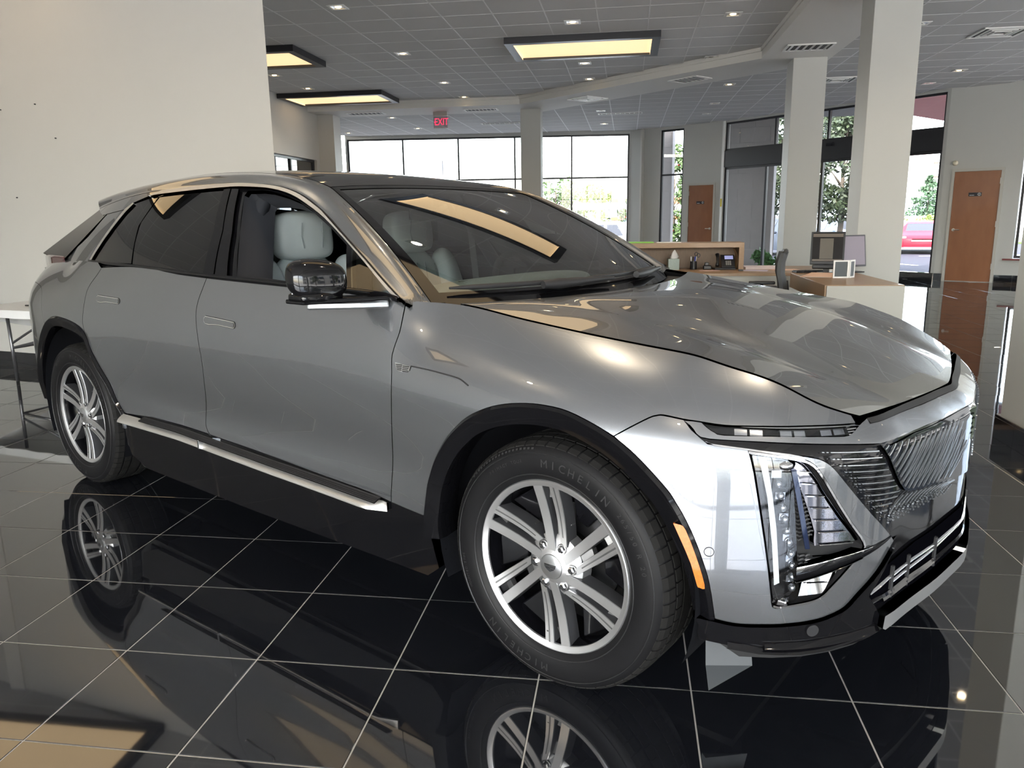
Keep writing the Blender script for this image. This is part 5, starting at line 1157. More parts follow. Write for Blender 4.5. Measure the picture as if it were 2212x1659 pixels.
P = side(np.array([.665]), np.array([.77]), -.016)[0]; mirror(obj('lamp_projector', MB().ell(tuple(P), (.022, .03, .016), 14, 8), m_chromeb, car, smooth=True))
P = side(np.array([.668]), np.array([.405]), -.014)[0]; mirror(obj('lamp_foot', MB().box(P[0]-.03, P[0]+.025, P[1]-.02, P[1]+.02, P[2]-.004, P[2]+.012), m_chromeb, car, bevel=.004))
blu = [(lx(z)+.045, z) for z in (.55, .6, .7, .77)]+[(lx(z)+.058, z) for z in (.76, .7, .6, .55)]
panel('lamp_side_tint', side, blu, mat('lamp_blue_tint', (.010, .018, .05), .08, .3, coat=.6), off=-.004, gap=0, step=.05, depth=.002)
for nm, key, off in (('air_duct', 'duct_up', -.034), ('air_duct', 'duct_lo', -.034)):
    pl = S_[key]; du = panel(nm, side, pl, m_seal, off=off, gap=0, step=.05, depth=0)
    z0, z1 = min(p[1] for p in pl), max(p[1] for p in pl)
    for z in np.arange(z0+.006, z1-.004, .0105):
        q = np.array([[x, z] for x in np.linspace(.60, .95, 140)]); ok = in_poly(q, pl)
        if ok.sum() < 4: continue
        xa, xb = q[ok, 0].min(), q[ok, 0].max(); xs = np.linspace(xa, xb, 8); wv = .0022*np.sin(np.arange(8)*2.2)
        P = side(xs, z+wv, off+.012); mirror(obj('duct_fin', MB().tube([tuple(p) for p in P], .0028, 4), m_matt, car))
tiltS = lambda z1, k: (lambda t, z, off=0.: side(t, z, off-.030+(z1-np.asarray(z, float))*k))
mu = S_['mir_up']; panel('vent_mirror', tiltS(.78, .10), sm(mu+[mu[0]], 2)[:-1], mat('tinted_chrome', (.42, .43, .50), .06, 1.0), off=-.006, gap=.001, step=.03, depth=.02)
ml = S_['mir_lo']; panel('vent_mirror', tiltS(.51, .42), ml, m_chromeb, off=-.008, gap=.001, step=.03, depth=.02)
for k in range(7):
    z = .555+k*.032
    q = np.array([[x, z] for x in np.linspace(.62, 1.0, 200)]); ok = in_poly(q, mu); 
    if ok.sum() < 5: continue
    xa, xb = q[ok, 0].min(), q[ok, 0].max(); xa, xb = xa+(xb-xa)*.10, xb-(xb-xa)*.15
    panel('mirror_rib', side, [(xa, z), (xb, z-.004), (xb, z-.0015), (xa, z+.003)], m_chromeb, off=-.030+(.78-z)*.10+.001, gap=0, step=.04, depth=.003)
for k in range(3):
    z = .455+k*.03
    q = np.array([[x, z] for x in np.linspace(.62, 1.0, 200)]); ok = in_poly(q, ml)
    if ok.sum() < 5: continue
    xa, xb = q[ok, 0].min(), q[ok, 0].max(); xa, xb = xa+(xb-xa)*.10, xb-(xb-xa)*.2
    panel('mirror_rib', side, [(xa, z), (xb, z-.003), (xb, z-.001), (xa, z+.002)], m_chromeb, off=-.030+(.51-z)*.42+.002, gap=0, step=.04, depth=.003)
fn_ = S_['fin']
zf = [p for p in fn_]
def finS(u, v, off=0.):
    u = np.asarray(u, float); v = np.asarray(v, float); t = .70+(1.000-.70)*u; zt_ = np.interp(u, [0, .35, .7, 1], [.505, .522, .535, .545]); zb_ = np.interp(u, [0, .35, .7, 1], [.462, .487, .516, .542])
    P = side(t, zt_*(1-v)+zb_*v, .0); Nn = normals(side, t, zt_); Nn = np.where(Nn[..., 0:1] < 0, -Nn, Nn)
    return P+Nn*((.004*np.sin(v*math.pi)*(1-u)+.002)+off)[..., None]
grid('vent_fin', finS, np.linspace(0, 1, 16), np.linspace(0, 1, 6), m_gloss, side='copy', depth=.05)
f2 = lambda u, v, off=0.: finS(u*.72, .02+.07*np.asarray(v, float))+np.array([.003, -.003, .002])
grid('fin_chrome', f2, np.linspace(0, 1, 12), np.linspace(0, 1, 3), m_chromeb, side='copy', depth=.004)
f3 = lambda u, v, off=0.: finS(u*.62, .84+.07*np.asarray(v, float))+np.array([.003, -.003, -.002])
grid('fin_chrome', f3, np.linspace(0, 1, 12), np.linspace(0, 1, 3), m_chromeb, side='copy', depth=.004)
# ---- inner shell, floor pan
arch_holes = [[(cx+.47*math.cos(a), .385+.47*math.sin(a)) for a in np.linspace(R_(-30), R_(210), 30)] for cx in (0, -3.094)]
def rect_arch(x0, x1, z0, ztop_ts):
    return [(x0, z0)]+[(x1, z0)]+ztop_ts
pz = [(-3.9, .22), (-3.62, .22)]+[(-3.094+.49*math.cos(a), .385+.49*math.sin(a)) for a in np.linspace(math.pi+.2, -.2, 24)]+[(-2.5, .19), (-.55, .19)]+[(.49*math.cos(a), .385+.49*math.sin(a)) for a in np.linspace(math.pi+.2, -.2, 24)]+[(.58, .22), (T1, .25)]+[(T1, .83), (.88, .83)]+chain(np.linspace(.85, -3.9, 60), -.012)
panel('inner_shell', side, pz, m_seal, off=-.034, gap=0, step=.12, depth=0)
M = MB(); M.box(-3.7, .45, -.62, .62, .185, .21); M.box(-2.52, -.52, -.88, .88, .20, .33); obj('floor_pan', M, m_matt, car)
obj('rear_pan', MB().box(-3.95, -3.5, -.70, .70, .30, .36), m_matt, car)
obj('firewall', MB().box(-.52, -.48, -.80, .80, .3, 1.04), m_seal, car)
M = MB(); 
def cowl(u, v, off=0.):
    u = np.asarray(u, float); v = np.asarray(v, float); a = wind(u, v*0-.02, -.008); b = hood(u*.995, v*0+.01, -.022)
    return a*(1-v)[..., None]+b*v[..., None]
grid('cowl_panel', cowl, np.linspace(-1, 1, 33), np.linspace(0, 1, 4), m_matt, depth=0)
mirror(obj('air_deflector', MB().add([(.426, -.786, .14), (.53, -.709, .14), (.462, -.842, .105), (.40, -.74, .26), (.50, -.67, .26)], [(0, 2, 1), (0, 1, 4, 3)]), mat('deflector_grey', (.06, .065, .07), .6), car))
# ---- wipers
def wiper(y0, y1, yh):
    P = [wind(np.array([y/.81]), np.array([.055]), .022)[0] for y in np.linspace(y0, y1, 9)]
    w = obj('wiper_blade', MB().tube([tuple(p) for p in P], [.004]+[.009]*7+[.004], 6), m_matt, car, autos=60)
    c = [wind(np.array([y/.81]), np.array([.03]), .030)[0] for y in (yh-.10, yh-.03, yh+.05, yh+.30)]
    obj('wiper_arm', MB().tube([tuple(p) for p in c], [.014, .020, .016, .006], 8), m_matt, w, autos=60)
wiper(-.74, -.12, -.30); wiper(-.18, .58, .30)
# ---- door mirrors
mm = MB()
def mirror_shell():
    bm = bmesh.new(); bmesh.ops.create_cube(bm, size=1); bmesh.ops.subdivide_edges(bm, edges=bm.edges, cuts=4, use_grid_fill=True)
    for v in bm.verts:
        x, y, z = v.co*2; L = (abs(x)**3.2+abs(y)**3.2+abs(z)**3.2)**(1/3.2); x, y, z = x/L, y/L, z/L
        taper = 1-.14*(1-x)/2 - .10*max(0, y)
        v.co = Vector((x*.056*(1 if x > 0 else .8), y*.100, (z*.070 if z > 0 else z*.064)*taper+.012*(-y)*.3+(-.012*x)))
    return bm
me = bpy.data.meshes.new('mirror_cap'); bm_ = mirror_shell(); bm_.to_mesh(me); bm_.free(); me.shade_smooth(); me.materials.append(m_gloss)
mc = bpy.data.objects.new('mirror_cap', me); COL.objects.link(mc); mc.parent = car; mc.location = (-.815, -1.082, 1.190); mc.rotation_euler = (0, R_(-2), R_(-12))
sb = mc.modifiers.new('sub', 'SUBSURF'); sb.levels = 1; sb.render_levels = 2
o = obj('mirror_glass', MB().box(-.003, .003, -.08, .08, -.045, .045), m_chromeb, car, bevel=.002); o.location = (-.838, -1.082, 1.190)
o = obj('mirror_base', MB().prism([(-.70, -.90), (-.75, -.90), (-.885, -1.06), (-.88, -1.16), (-.79, -1.16), (-.74, -1.06), (-.65, -.905)], 1.115, 1.130), m_gloss, car, bevel=.005)
o = obj('mirror_arm', MB().prism([(-.69, -.90), (-.79, -.93), (-.875, -1.08), (-.85, -1.10), (-.72, -.985), (-.66, -.915)], 1.090, 1.115), m_paint, car, bevel=.006)
M = MB().prism([(-.86, -1.165), (-.875, -1.12), (-.85, -1.02), (-.77, -1.01), (-.75, -1.10), (-.78, -1.165)], 1.122, 1.150); obj('mirror_foot', M, m_gloss, car, bevel=.01, autos=50)
# ---- wheels
m_tyre = mat('tyre_rubber', (.008, .008, .009), .50, spec=.2, noise=.25, nscale=90)
m_tread = mat('tread_rubber', (.014, .0135, .013), .8, spec=.15)
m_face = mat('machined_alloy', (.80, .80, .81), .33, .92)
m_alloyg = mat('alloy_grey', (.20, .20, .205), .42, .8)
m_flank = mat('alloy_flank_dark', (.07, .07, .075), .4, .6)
m_pocket = mat('wheel_black', (.003, .003, .004), .12, spec=.4)
m_disc = mat('brake_steel', (.10, .10, .105), .35, .9)
m_nut = mat('lug_steel', (.62, .62, .63), .15, 1.0)
m_emb = mat('sidewall_emboss', (.024, .024, .025), .45)
def build_wheel(cx):
    C = Matrix.Translation((cx, 0, .372))
    yo = -.925
    # rim barrel + lip
    M = MB(); M.lathe([(.236, -.70), (.236, -.885), (.240, -.905), (.2445, -.925)], 64, 'Y', C)
    W_ = obj('wheel', M, m_pocket, car, smooth=True)
    M = MB(); M.lathe([(.2440, -.915), (.2450, -.931), (.2530, -.936), (.2620, -.938), (.2660, -.934), (.2665, -.920)], 80, 'Y', C); obj('rim_lip', M, m_face, W_, autos=50)
    # back dish of the wheel centre so that pockets read black
    M = MB(); M.lathe([(.0, -.78), (.10, -.79), (.236, -.76)], 40, 'Y', C); obj('backplate', M, m_seal, W_)
    M = MB(); M.lathe([(.165, -.815), (.165, -.80)], 48, 'Y', C); M.lathe([(.075, -.815), (.165, -.815)], 48, 'Y', C); obj('brake_disc', M, m_disc, W_, autos=40)
    M = MB()
    for a in np.linspace(R_(150), R_(210), 8)[:-1]:
        b = a+R_(60)/7; q = [(cx+r*math.cos(t), -.84, .372+r*math.sin(t)) for r, t in ((.10, a), (.10, b), (.185, b), (.185, a))]; M.quadbox(q, (0, 1, 0), .05)
    obj('brake_caliper', M, mat('caliper_grey', (.10, .10, .105), .45, .5), W_)
    def pt(r, a, y): return (cx+r*math.cos(a), y, .372+r*math.sin(a))
    # spokes: per pair one plain blade to the hub ring, one grooved blade to the lug
    for k in range(6):
        th = R_(95+60*k)
        for kind, ra, ha, hr, w0, w1 in (('plain', 6.8, -5, .044, .0165, .0140), ('groove', -6.8, -32, .082, .0165, .0125)):
            M = MB(); N = 9; L = []
            for i in range(N):
                f = i/(N-1); a_o = th+R_(ra); a_i = th+R_(ha); f2_ = f*(1-.0*f)
                px_ = .246*math.cos(a_o)*(1-f2_)+hr*math.cos(a_i)*f2_; pz2 = .246*math.sin(a_o)*(1-f2_)+hr*math.sin(a_i)*f2_
                r = math.hypot(px_, pz2); a = math.atan2(pz2, px_); w = w0+(w1-w0)*f
                y = -.931+.010*math.sin(f*math.pi*.9)+(.0 if kind == 'plain' else .006*f)
                L.append((r, a, w, y))
            V = []
            for r, a, w, y in L:
                c, s_ = math.cos(a), math.sin(a); px, pz_ = cx+r*c, .372+r*s_; tx, tz = -s_, c
                for off, yy in ((-1.12, y+.05), (-1.0, y+.003), (-.93, y), (.93, y), (1.0, y+.003), (1.12, y+.05)): V.append((px+tx*w*off, yy, pz_+tz*w*off))
            F = [(i*6+j, (i+1)*6+j, (i+1)*6+j+1, i*6+j+1) for i in range(N-1) for j in range(5)]
            M.add(V, F, 0); mi = []
            for i in range(N-1):
                for j in range(5): mi.append(0 if j in (1, 2, 3) else 1)
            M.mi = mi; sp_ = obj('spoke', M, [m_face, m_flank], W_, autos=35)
            if kind == 'groove':
                M = MB(); V = []
                for r, a, w, y in L[:-1]:
                    c, s_ = math.cos(a), math.sin(a); px, pz_ = cx+r*c, .372+r*s_; tx, tz = -s_, c
                    for off in (-.16, .16): V.append((px+tx*w*off, y-.0006, pz_+tz*w*off))
                M.add(V, [(i*2, i*2+1, (i+1)*2+1, (i+1)*2) for i in range(len(L)-2)]); obj('spoke', M, m_alloyg, W_)
        # recessed web between the pair, solid near the rim and near the hub
        for r0, r1, yy in ((.244, .205, -.905), (.135, .085, -.902)):
            M = MB(); a0, a1 = th+R_(4.5), th-R_(4.5)
            if r1 < .1: a0, a1 = th-R_(3), th-R_(24)
            V = [pt(r0, a0, yy+.012), pt(r0, a1, yy+.012), pt(r1, a1, yy), pt(r1, a0, yy)]; M.quadbox(V, (0, 1, 0), .02); obj('spoke_web', M, m_alloyg, W_)
    # black trapezoid inserts in the big pockets
    for k in range(6):
        a = R_(65+60*k); V = [pt(.235, a-R_(14), -.885), pt(.235, a+R_(14), -.885), pt(.14, a+R_(9), -.86), pt(.14, a-R_(9), -.86)]
        obj('pocket_insert', MB().quadbox(V, (0, 1, 0), .02), m_pocket, W_, bevel=.004)
    # hub
    M = MB(); M.lathe([(.098, -.865), (.094, -.905), (.082, -.915), (.060, -.921), (.046, -.930), (.0385, -.932), (.0385, -.920)], 48, 'Y', C); obj('hub', M, m_face, W_, autos=40)
    M = MB(); M.lathe([(.0375, -.922), (.0375, -.934), (.030, -.937), (0.0001, -.938)], 32, 'Y', C); cap = obj('hub_cap', M, mat('cap_silver', (.55, .56, .57), .28, .9), W_, autos=40)
    M = MB()
    cr2 = [(-.021, .010), (.021, .010), (.019, 0), (.010, -.008), (0, -.013), (-.010, -.008), (-.019, 0)]
    M.add([(cx+x, -.9395, .372+z) for x, z in cr2]+[(cx+x, -.937, .372+z) for x, z in cr2], [tuple(range(7))]+[(i, (i+1) % 7, 7+(i+1) % 7, 7+i) for i in range(7)]); obj('cap_crest', M, m_chromeb, W_)
    M = MB()
    for q, (x0, x1) in enumerate(((-.018, -.002), (.002, .018), (-.014, .0), (.004, .014))): M.box(cx+x0, cx+x1, -.940, -.9390, .372+.007-q*.0045, .372+.0085-q*.0045)
    obj('crest_bar', M, m_pocket, W_)
    for k in range(6):
        a = R_(63+60*k); c = pt(.0655, a, 0)
        T = Matrix.Translation((c[0], 0, c[2]))
        M = MB(); M.lathe([(.0165, -.900), (.0165, -.921), (.0135, -.9225), (.0135, -.905)], 20, 'Y', T); obj('lug_seat', M, m_alloyg, W_, autos=40)
        M = MB(); M.lathe([(.0115, -.905), (.0115, -.928), (.008, -.931), (.0001, -.931)], 6, 'Y', T); obj('lug_nut', M, m_nut, W_)
    a = R_(-95); o = obj('tyre_valve', MB().tube([pt(.232, a, -.90), pt(.215, a, -.925)], .004, 6), m_matt, W_)
    # tyre
    prof = [(.258, -.925), (.268, -.938), (.285, -.947), (.310, -.952), (.335, -.951), (.352, -.946), (.364, -.938), (.372, -.928), (.3765, -.915), (.3795, -.89), (.381, -.82), (.3795, -.745), (.3765, -.72), (.364, -.70), (.31, -.688), (.258, -.70)]
    M = MB(); M.lathe(prof, 96, 'Y', C); ty = obj('tyre', M, m_tyre, W_, smooth=True)
    # tread: shoulder blocks and ribs, standing just proud of the carcass
    M = MB(); NB = 62
    def seg(y0, y1, r0, r1, a0, a1, rr=.0028):
        V = [pt(r0-.004, a0, y0), pt(r1-.004, a0, y1), pt(r1-.004, a1, y1), pt(r0-.004, a1, y0), pt(r0+rr, a0, y0), pt(r1+rr, a0, y1), pt(r1+rr, a1, y1), pt(r0+rr, a1, y0)]
        M.add(V, [(4, 5, 6, 7), (0, 1, 5, 4), (1, 2, 6, 5), (2, 3, 7, 6), (3, 0, 4, 7)])
    for k in range(NB):
        a0 = 2*math.pi*k/NB; a1 = a0+2*math.pi/NB*.86
        seg(-.936, -.922, .366, .3745, a0, a1, .0025); seg(-.922, -.895, .3745, .3792, a0, a1)
        seg(-.885, -.855, .3800, .3808, a0+.02, a1+.02); seg(-.785, -.755, .3808, .3800, a0+.03, a1+.03); seg(-.745, -.712, .3795, .370, a0, a1)
    for k in range(48):
        a0 = 2*math.pi*k/48; a1 = a0+2*math.pi/48
        seg(-.845, -.797, .381, .381, a0, a1, .0022)
    obj('tread', M, m_tread, W_, kind='stuff')
    for r in (.2835, .347):
        M = MB(); M.lathe([(r-.0015, -.9475 if r < .3 else -.9495), (r, -.9495 if r < .3 else -.9512), (r+.0015, -.9475 if r < .3 else -.9490)], 96, 'Y', C); obj('sidewall_ring', M, m_emb, W_)
    for k in range(26):
        a = R_(98+k*2.35) if True else 0
        V = [pt(.357, a, -.9465), pt(.357, a+.024, -.9465), pt(.3625, a+.024, -.9435), pt(.3625, a, -.9435)]
        if k < 19: obj('sidewall_block', MB().quadbox(V, (0, -1, 0), .001), m_emb, W_)
    def arc_text(s, r, ang, size, m_, gapf=.62):
        n = len(s); tot = 0
        for i, ch in enumerate(s):
            if ch == ' ': continue
            me_ = text_mesh(ch, size, .0004); me_.materials.clear(); me_.materials.append(m_)
            aa = R_(ang)-(i-(n-1)/2)*size*gapf/r
            yy = -.9525
            T = Matrix.Translation(pt(r, aa, yy)) @ Matrix.Rotation(-(aa-math.pi/2), 4, 'Y') @ Matrix.Rotation(R_(90), 4, 'X')
            me_.transform(T); o_ = bpy.data.objects.new('sidewall_letter', me_); COL.objects.link(o_); o_.parent = W_
    arc_text('MICHELIN', .318, 72, .034, m_emb, .92); arc_text('MICHELIN', .318, 248, .034, m_emb, .92)
    arc_text('265/50 R 20', .325, 28, .021, m_emb, .80)
    arc_text('MOUNTED SIDE', .330, 196, .012, m_emb, .8); arc_text('PRIMACY TOUR', .325, 118, .014, m_emb, .85)
    return W_
wf_ = build_wheel(0.0)
def clone_wheel(W_, dx, mir_):
    c = W_.copy(); COL.objects.link(c)
    for ch in list(W_.children):
        d = ch.copy(); COL.objects.link(d); d.parent = c
    c.location.x = dx
    if mir_: c.scale = (1, -1, 1)
    return c
clone_wheel(wf_, -3.094, False); clone_wheel(wf_, 0, True); clone_wheel(wf_, -3.094, True)
# ---- cabin
m_leather = mat('pale_blue_leather', (.50, .56, .57), .42, bump=.15, bscale=300)
m_stitch = mat('seat_seam', (.22, .25, .26), .6)
m_dark = mat('headliner_black', (.02, .02, .022), .9)
m_wood = mat('dash_tan', (.30, .215, .13), .45)
grid('headliner', roof, np.linspace(-1, 1, 17), np.linspace(.0, .95, 15), m_dark, off=-.03, depth=0)
def soft(name, c, dim, rot=(0, 0, 0), m=m_leather, parent=None, p=3.0, cuts=3, sub=2, taper=0., bow=0.):
    bm = bmesh.new(); bmesh.ops.create_cube(bm, size=1); bmesh.ops.subdivide_edges(bm, edges=bm.edges, cuts=cuts, use_grid_fill=True)
    for v in bm.verts:
        x, y, z = v.co*2; L = (abs(x)**p+abs(y)**p+abs(z)**p)**(1/p)/max(abs(x), abs(y), abs(z))
        x, y, z = x/L, y/L, z/L; s = 1-taper*z*.5
        v.co = Vector((x*dim[0]/2+bow*y*y, y*dim[1]/2*s, z*dim[2]/2))
    me = bpy.data.meshes.new(name); bm.to_mesh(me); bm.free(); me.shade_smooth(); me.materials.append(m)
    me.transform(Matrix.Translation(c) @ Matrix.Rotation(rot[2], 4, 'Z') @ Matrix.Rotation(rot[1], 4, 'Y') @ Matrix.Rotation(rot[0], 4, 'X'))
    o = bpy.data.objects.new(name, me); COL.objects.link(o); o.parent = parent or car
    s_ = o.modifiers.new('sub', 'SUBSURF'); s_.levels = 1; s_.render_levels = sub; return o
def seat(x, y):
    r = R_(-14)
    s = soft('seat', (x+.28, y, .66), (.56, .52, .20), (0, R_(-6), 0))
    soft('backrest', (x-.06, y, .93), (.13, .40, .62), (0, r, 0), parent=s, bow=.02)
    for sg in (-1, 1): soft('bolster', (x-.01, y+sg*.235, .925), (.17, .15, .60), (0, r, R_(sg*12)), parent=s, taper=.25)
    for sg in (-1, 1): soft('seat_bolster', (x+.28, y+sg*.26, .70), (.52, .12, .18), (0, R_(-6), 0), parent=s)
    h = soft('headrest', (x-.085, y, 1.305), (.125, .31, .225), (0, R_(-6), 0), parent=s, p=5.5, bow=-.02)
    M = MB()
    for sg in (-1, 1): M.tube([(x-.018, y+sg*.055, 1.365), (x-.022, y+sg*.060, 1.305), (x-.018, y+sg*.052, 1.25)], .0022, 5)
    obj('headrest_seam', M, m_stitch, s)
    M = MB()
    for sg in (-1, 1): M.tube([(x+.035, y+sg*.145, .80), (x-.005, y+sg*.15, .95), (x-.05, y+sg*.14, 1.13)], .003, 5)
    for sg in (-1, 0, 1): M.tube([(x+.045, y+sg*.06, .80), (x+.0, y+sg*.06, .95), (x-.045, y+sg*.06, 1.14)], .0022, 5)
    obj('backrest_seam', M, m_stitch, s)
    M = MB()
    for sg in (-1, 1): M.tube([(x-.10, y+sg*.05, 1.2), (x-.10, y+sg*.05, 1.26)], .007, 8)
    obj('headrest_post', M, m_chrome, s)
    return s
seat(-1.72, -.38); seat(-1.80, .38)
rs = soft('rear_seat', (-2.55, 0, .68), (.55, 1.30, .2)); soft('rear_backrest', (-2.82, 0, .95), (.16, 1.30, .62), (0, R_(-18), 0), parent=rs)
for y in (-.42, .42): soft('rear_headrest', (-2.86, y, 1.25), (.11, .28, .17), (0, R_(-8), 0), parent=rs)
def dashf(u, v, off=0.):
    u = np.asarray(u, float); v = np.asarray(v, float); y = u*.74
    x = -.55-.27*v+.10*(1-u**2); z = 1.045+.045*np.sin(v*2.2)
    return np.stack([x, y, z+off], -1)
grid('dash_top', dashf, np.linspace(-1, 1, 21), np.linspace(0, 1, 7), m_wood, depth=.05)
d_ = soft('dash_panel', (-.72, -.18, 1.10), (.15, 1.06, .10), (0, 0, 0), p=4)
sp_ = MB()
for i in range(30):
    for j in range(3): sp_.box(-.715+j*.014, -.706+j*.014, -.52+i*.018, -.508+i*.018, 1.140-j*.002, 1.147-j*.002)
obj('speaker_grille', sp_, mat('speaker_metal', (.16, .17, .165), .5), d_)
obj('dash_crest', MB().prism([(-.03, .02), (.03, .02), (.026, -.004), (0, -.02), (-.026, -.004)], -.001, .001, M=Matrix.Translation((-.672, -.58, 1.105)) @ Matrix.Rotation(R_(90), 4, 'X') @ Matrix.Rotation(R_(90), 4, 'Y')), m_chrome, d_)
soft('instrument_hood', (-.83, .38, 1.07), (.16, .62, .07), m=m_dark)
obj('display_screen', MB().box(-.885, -.875, .02, .70, 1.03, 1.16, M=None), mat('screen_glass', (.01, .01, .012), .1), car, bevel=.006)
# steering wheel
M = MB(); T = Matrix.Translation((-1.12, .38, 1.03)) @ Matrix.Rotation(R_(-24), 4, 'Y'); ring = []
for k in range(33):
    a = 2*math.pi*k/32; ring.append(T @ Vector((0, .18*math.cos(a), .18*math.sin(a))))
M.tube(ring, .016, 8, cap=False); sw = obj('steering_wheel', M, m_dark, car, smooth=True)
M = MB(); M.ell((0, 0, 0), (.02, .07, .06), 14, 8)
for a in (0, math.pi, -math.pi/2): M.tube([(0, .05*math.cos(a), .05*math.sin(a)), (0, .17*math.cos(a), .17*math.sin(a))], .012, 6)
M.v = [tuple(T @ Vector(v)) for v in M.v]; obj('wheel_hub', M, m_dark, sw, smooth=True)
obj('console', MB().box(-1.9, -.85, -.13, .13, .5, .83), m_dark, car, bevel=.03, seg=3)
P = wind(np.array([0.]), np.array([.86]), -.05)[0]
im = soft('interior_mirror', (float(P[0])-.10, 0.0, float(P[2])-.035), (.03, .26, .065), m=m_seal, p=4); obj('mirror_stalk', MB().tube([(float(P[0])-.085, 0, float(P[2])-.03), tuple(P)], .012, 6), m_dark, im)
obj('mirror_face', MB().box(float(P[0])-.118, float(P[0])-.115, -.12, .12, float(P[2])-.06, float(P[2])-.01), m_chromeb, im)
# far door trims and pillars seen through the glass
for sg in (-1, 1):
    M = MB().box(-2.55, -.62, sg*.80-.02, sg*.80+.02, .35, 1.10); obj('door_trim', M, m_dark, car, bevel=.01)
    M = MB(); a = glass(np.array([-1.66, -1.76]), np.array([1.13, 1.52]), -.09); q = [(float(p[0]), float(p[1])*(-sg), float(p[2])) for p in a]
    M.tube([tuple(q[0]), tuple(q[1])], .035, 8); obj('pillar_trim', M, mat('door_trim_grey'), car, autos=60)
    M = MB(); M.tube([(-1.78, sg*.74, 1.42), (-1.70, sg*.62, 1.08), (-1.62, sg*.60, .70)], .004, 4); 
    b_ = MB().quadbox([(-1.80, sg*.735, 1.42), (-1.755, sg*.735, 1.42), (-1.60, sg*.66, .72), (-1.645, sg*.66, .72)], (0, sg, 0), .002); obj('seat_belt', b_, mat('belt_grey', (.10, .105, .11), .7), car)
# ================================================================ reception desk and what stands on it
m_oak = mat('desk_oak', (.42, .27, .155), .42, noise=.35, nscale=14, stretch=(1, 9, 9), coat=.15)
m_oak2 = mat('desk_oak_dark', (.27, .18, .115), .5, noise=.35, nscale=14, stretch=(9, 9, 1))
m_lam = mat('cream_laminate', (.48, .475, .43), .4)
m_void = mat('desk_dark_panel', (.045, .05, .055), .6)  # dark blue-grey of the modesty panel
dk = thing('reception_desk', 'L-shaped reception desk with oak top and cream end panel beyond the bonnet', 'desk', (1.46, 4.24, 0), 0)
X, Y = 1.46, 4.24
def rel(x0, x1, y0, y1, z0, z1): return MB().box(x0-X, x1-X, y0-Y, y1-Y, z0, z1)
obj('return_top', rel(1.46, 2.12, 4.26, 6.9, .60, .75), m_oak, dk, bevel=.002)
obj('end_panel', rel(1.475, 2.12, 4.24, 4.26, 0, .742), m_lam, dk)
obj('side_panel', rel(2.10, 2.12, 4.26, 5.9, 0, .60), m_lam, dk)
obj('drawer_unit', rel(1.55, 2.08, 4.28, 4.95, .05, .60), m_oak, dk)
for z in (.10, .34): obj('drawer', rel(1.537, 1.55, 4.30, 4.93, z, z+.22), m_oak, dk, bevel=.002)
obj('counter_top', rel(-.75, 1.46, 5.72, 6.9, .72, .75), m_oak, dk, bevel=.002)
obj('counter_apron', rel(-.75, 1.46, 5.74, 5.77, .585, .72), m_lam, dk)
for x in (-.40, .42):
    dr = obj('shallow_drawer', rel(x, x+.72, 5.728, 5.742, .60, .705), m_lam, dk, bevel=.001)
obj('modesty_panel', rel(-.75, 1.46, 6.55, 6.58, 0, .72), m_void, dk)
obj('left_panel', rel(-.78, -.75, 5.74, 6.9, 0, .75), m_lam, dk)
# raised transaction shelf (open cubby towards us)
sh_ = thing('counter_shelf', 'raised open oak shelf standing on the reception counter', 'shelf', (X, Y, .75), 0)
def rel2(x0, x1, y0, y1, z0, z1): return MB().box(x0-X, x1-X, y0-Y, y1-Y, z0-.75, z1-.75)
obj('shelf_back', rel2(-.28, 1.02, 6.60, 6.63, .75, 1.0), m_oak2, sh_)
obj('shelf_top', rel2(-.31, 1.05, 6.28, 6.66, 1.0, 1.055), m_oak, sh_, bevel=.002)
obj('shelf_side', rel2(-.31, -.27, 6.28, 6.60, .75, 1.0), m_oak, sh_); obj('shelf_side', rel2(.995, 1.05, 6.28, 6.60, .75, 1.0), m_oak, sh_)
m_w = mat('white_plastic', (.78, .78, .77), .35); m_paper = mat('paper', (.80, .78, .75), .8)
m_bp = mat('black_office_plastic', (.012, .013, .016), .3)
# tissue box
t = thing('tissue_box', 'pale mint tissue box with a white tissue sticking out on the counter', 'tissue box', (.27, 6.36, .75), R_(4))
obj('carton', MB().box(-.062, .062, -.062, .062, 0, .125), mat('mint_print', (.45, .55, .52), .6, noise=.3, nscale=80), t, bevel=.002)
M = MB(); pr = []
for k, (r, z) in enumerate(((.035, .12), (.046, .145), (.030, .18), (.012, .215), (.003, .225))):
    for j in range(10):
        a = 2*math.pi*j/10; rr = r*(1+.35*math.sin(3*a+k)); pr.append((rr*math.cos(a)+.006*k*.6, rr*.5*math.sin(a), z))
M.add(pr, [(k*10+j, k*10+(j+1) % 10, (k+1)*10+(j+1) % 10, (k+1)*10+j) for k in range(4) for j in range(10)]); obj('tissue', M, m_paper, t, smooth=True)
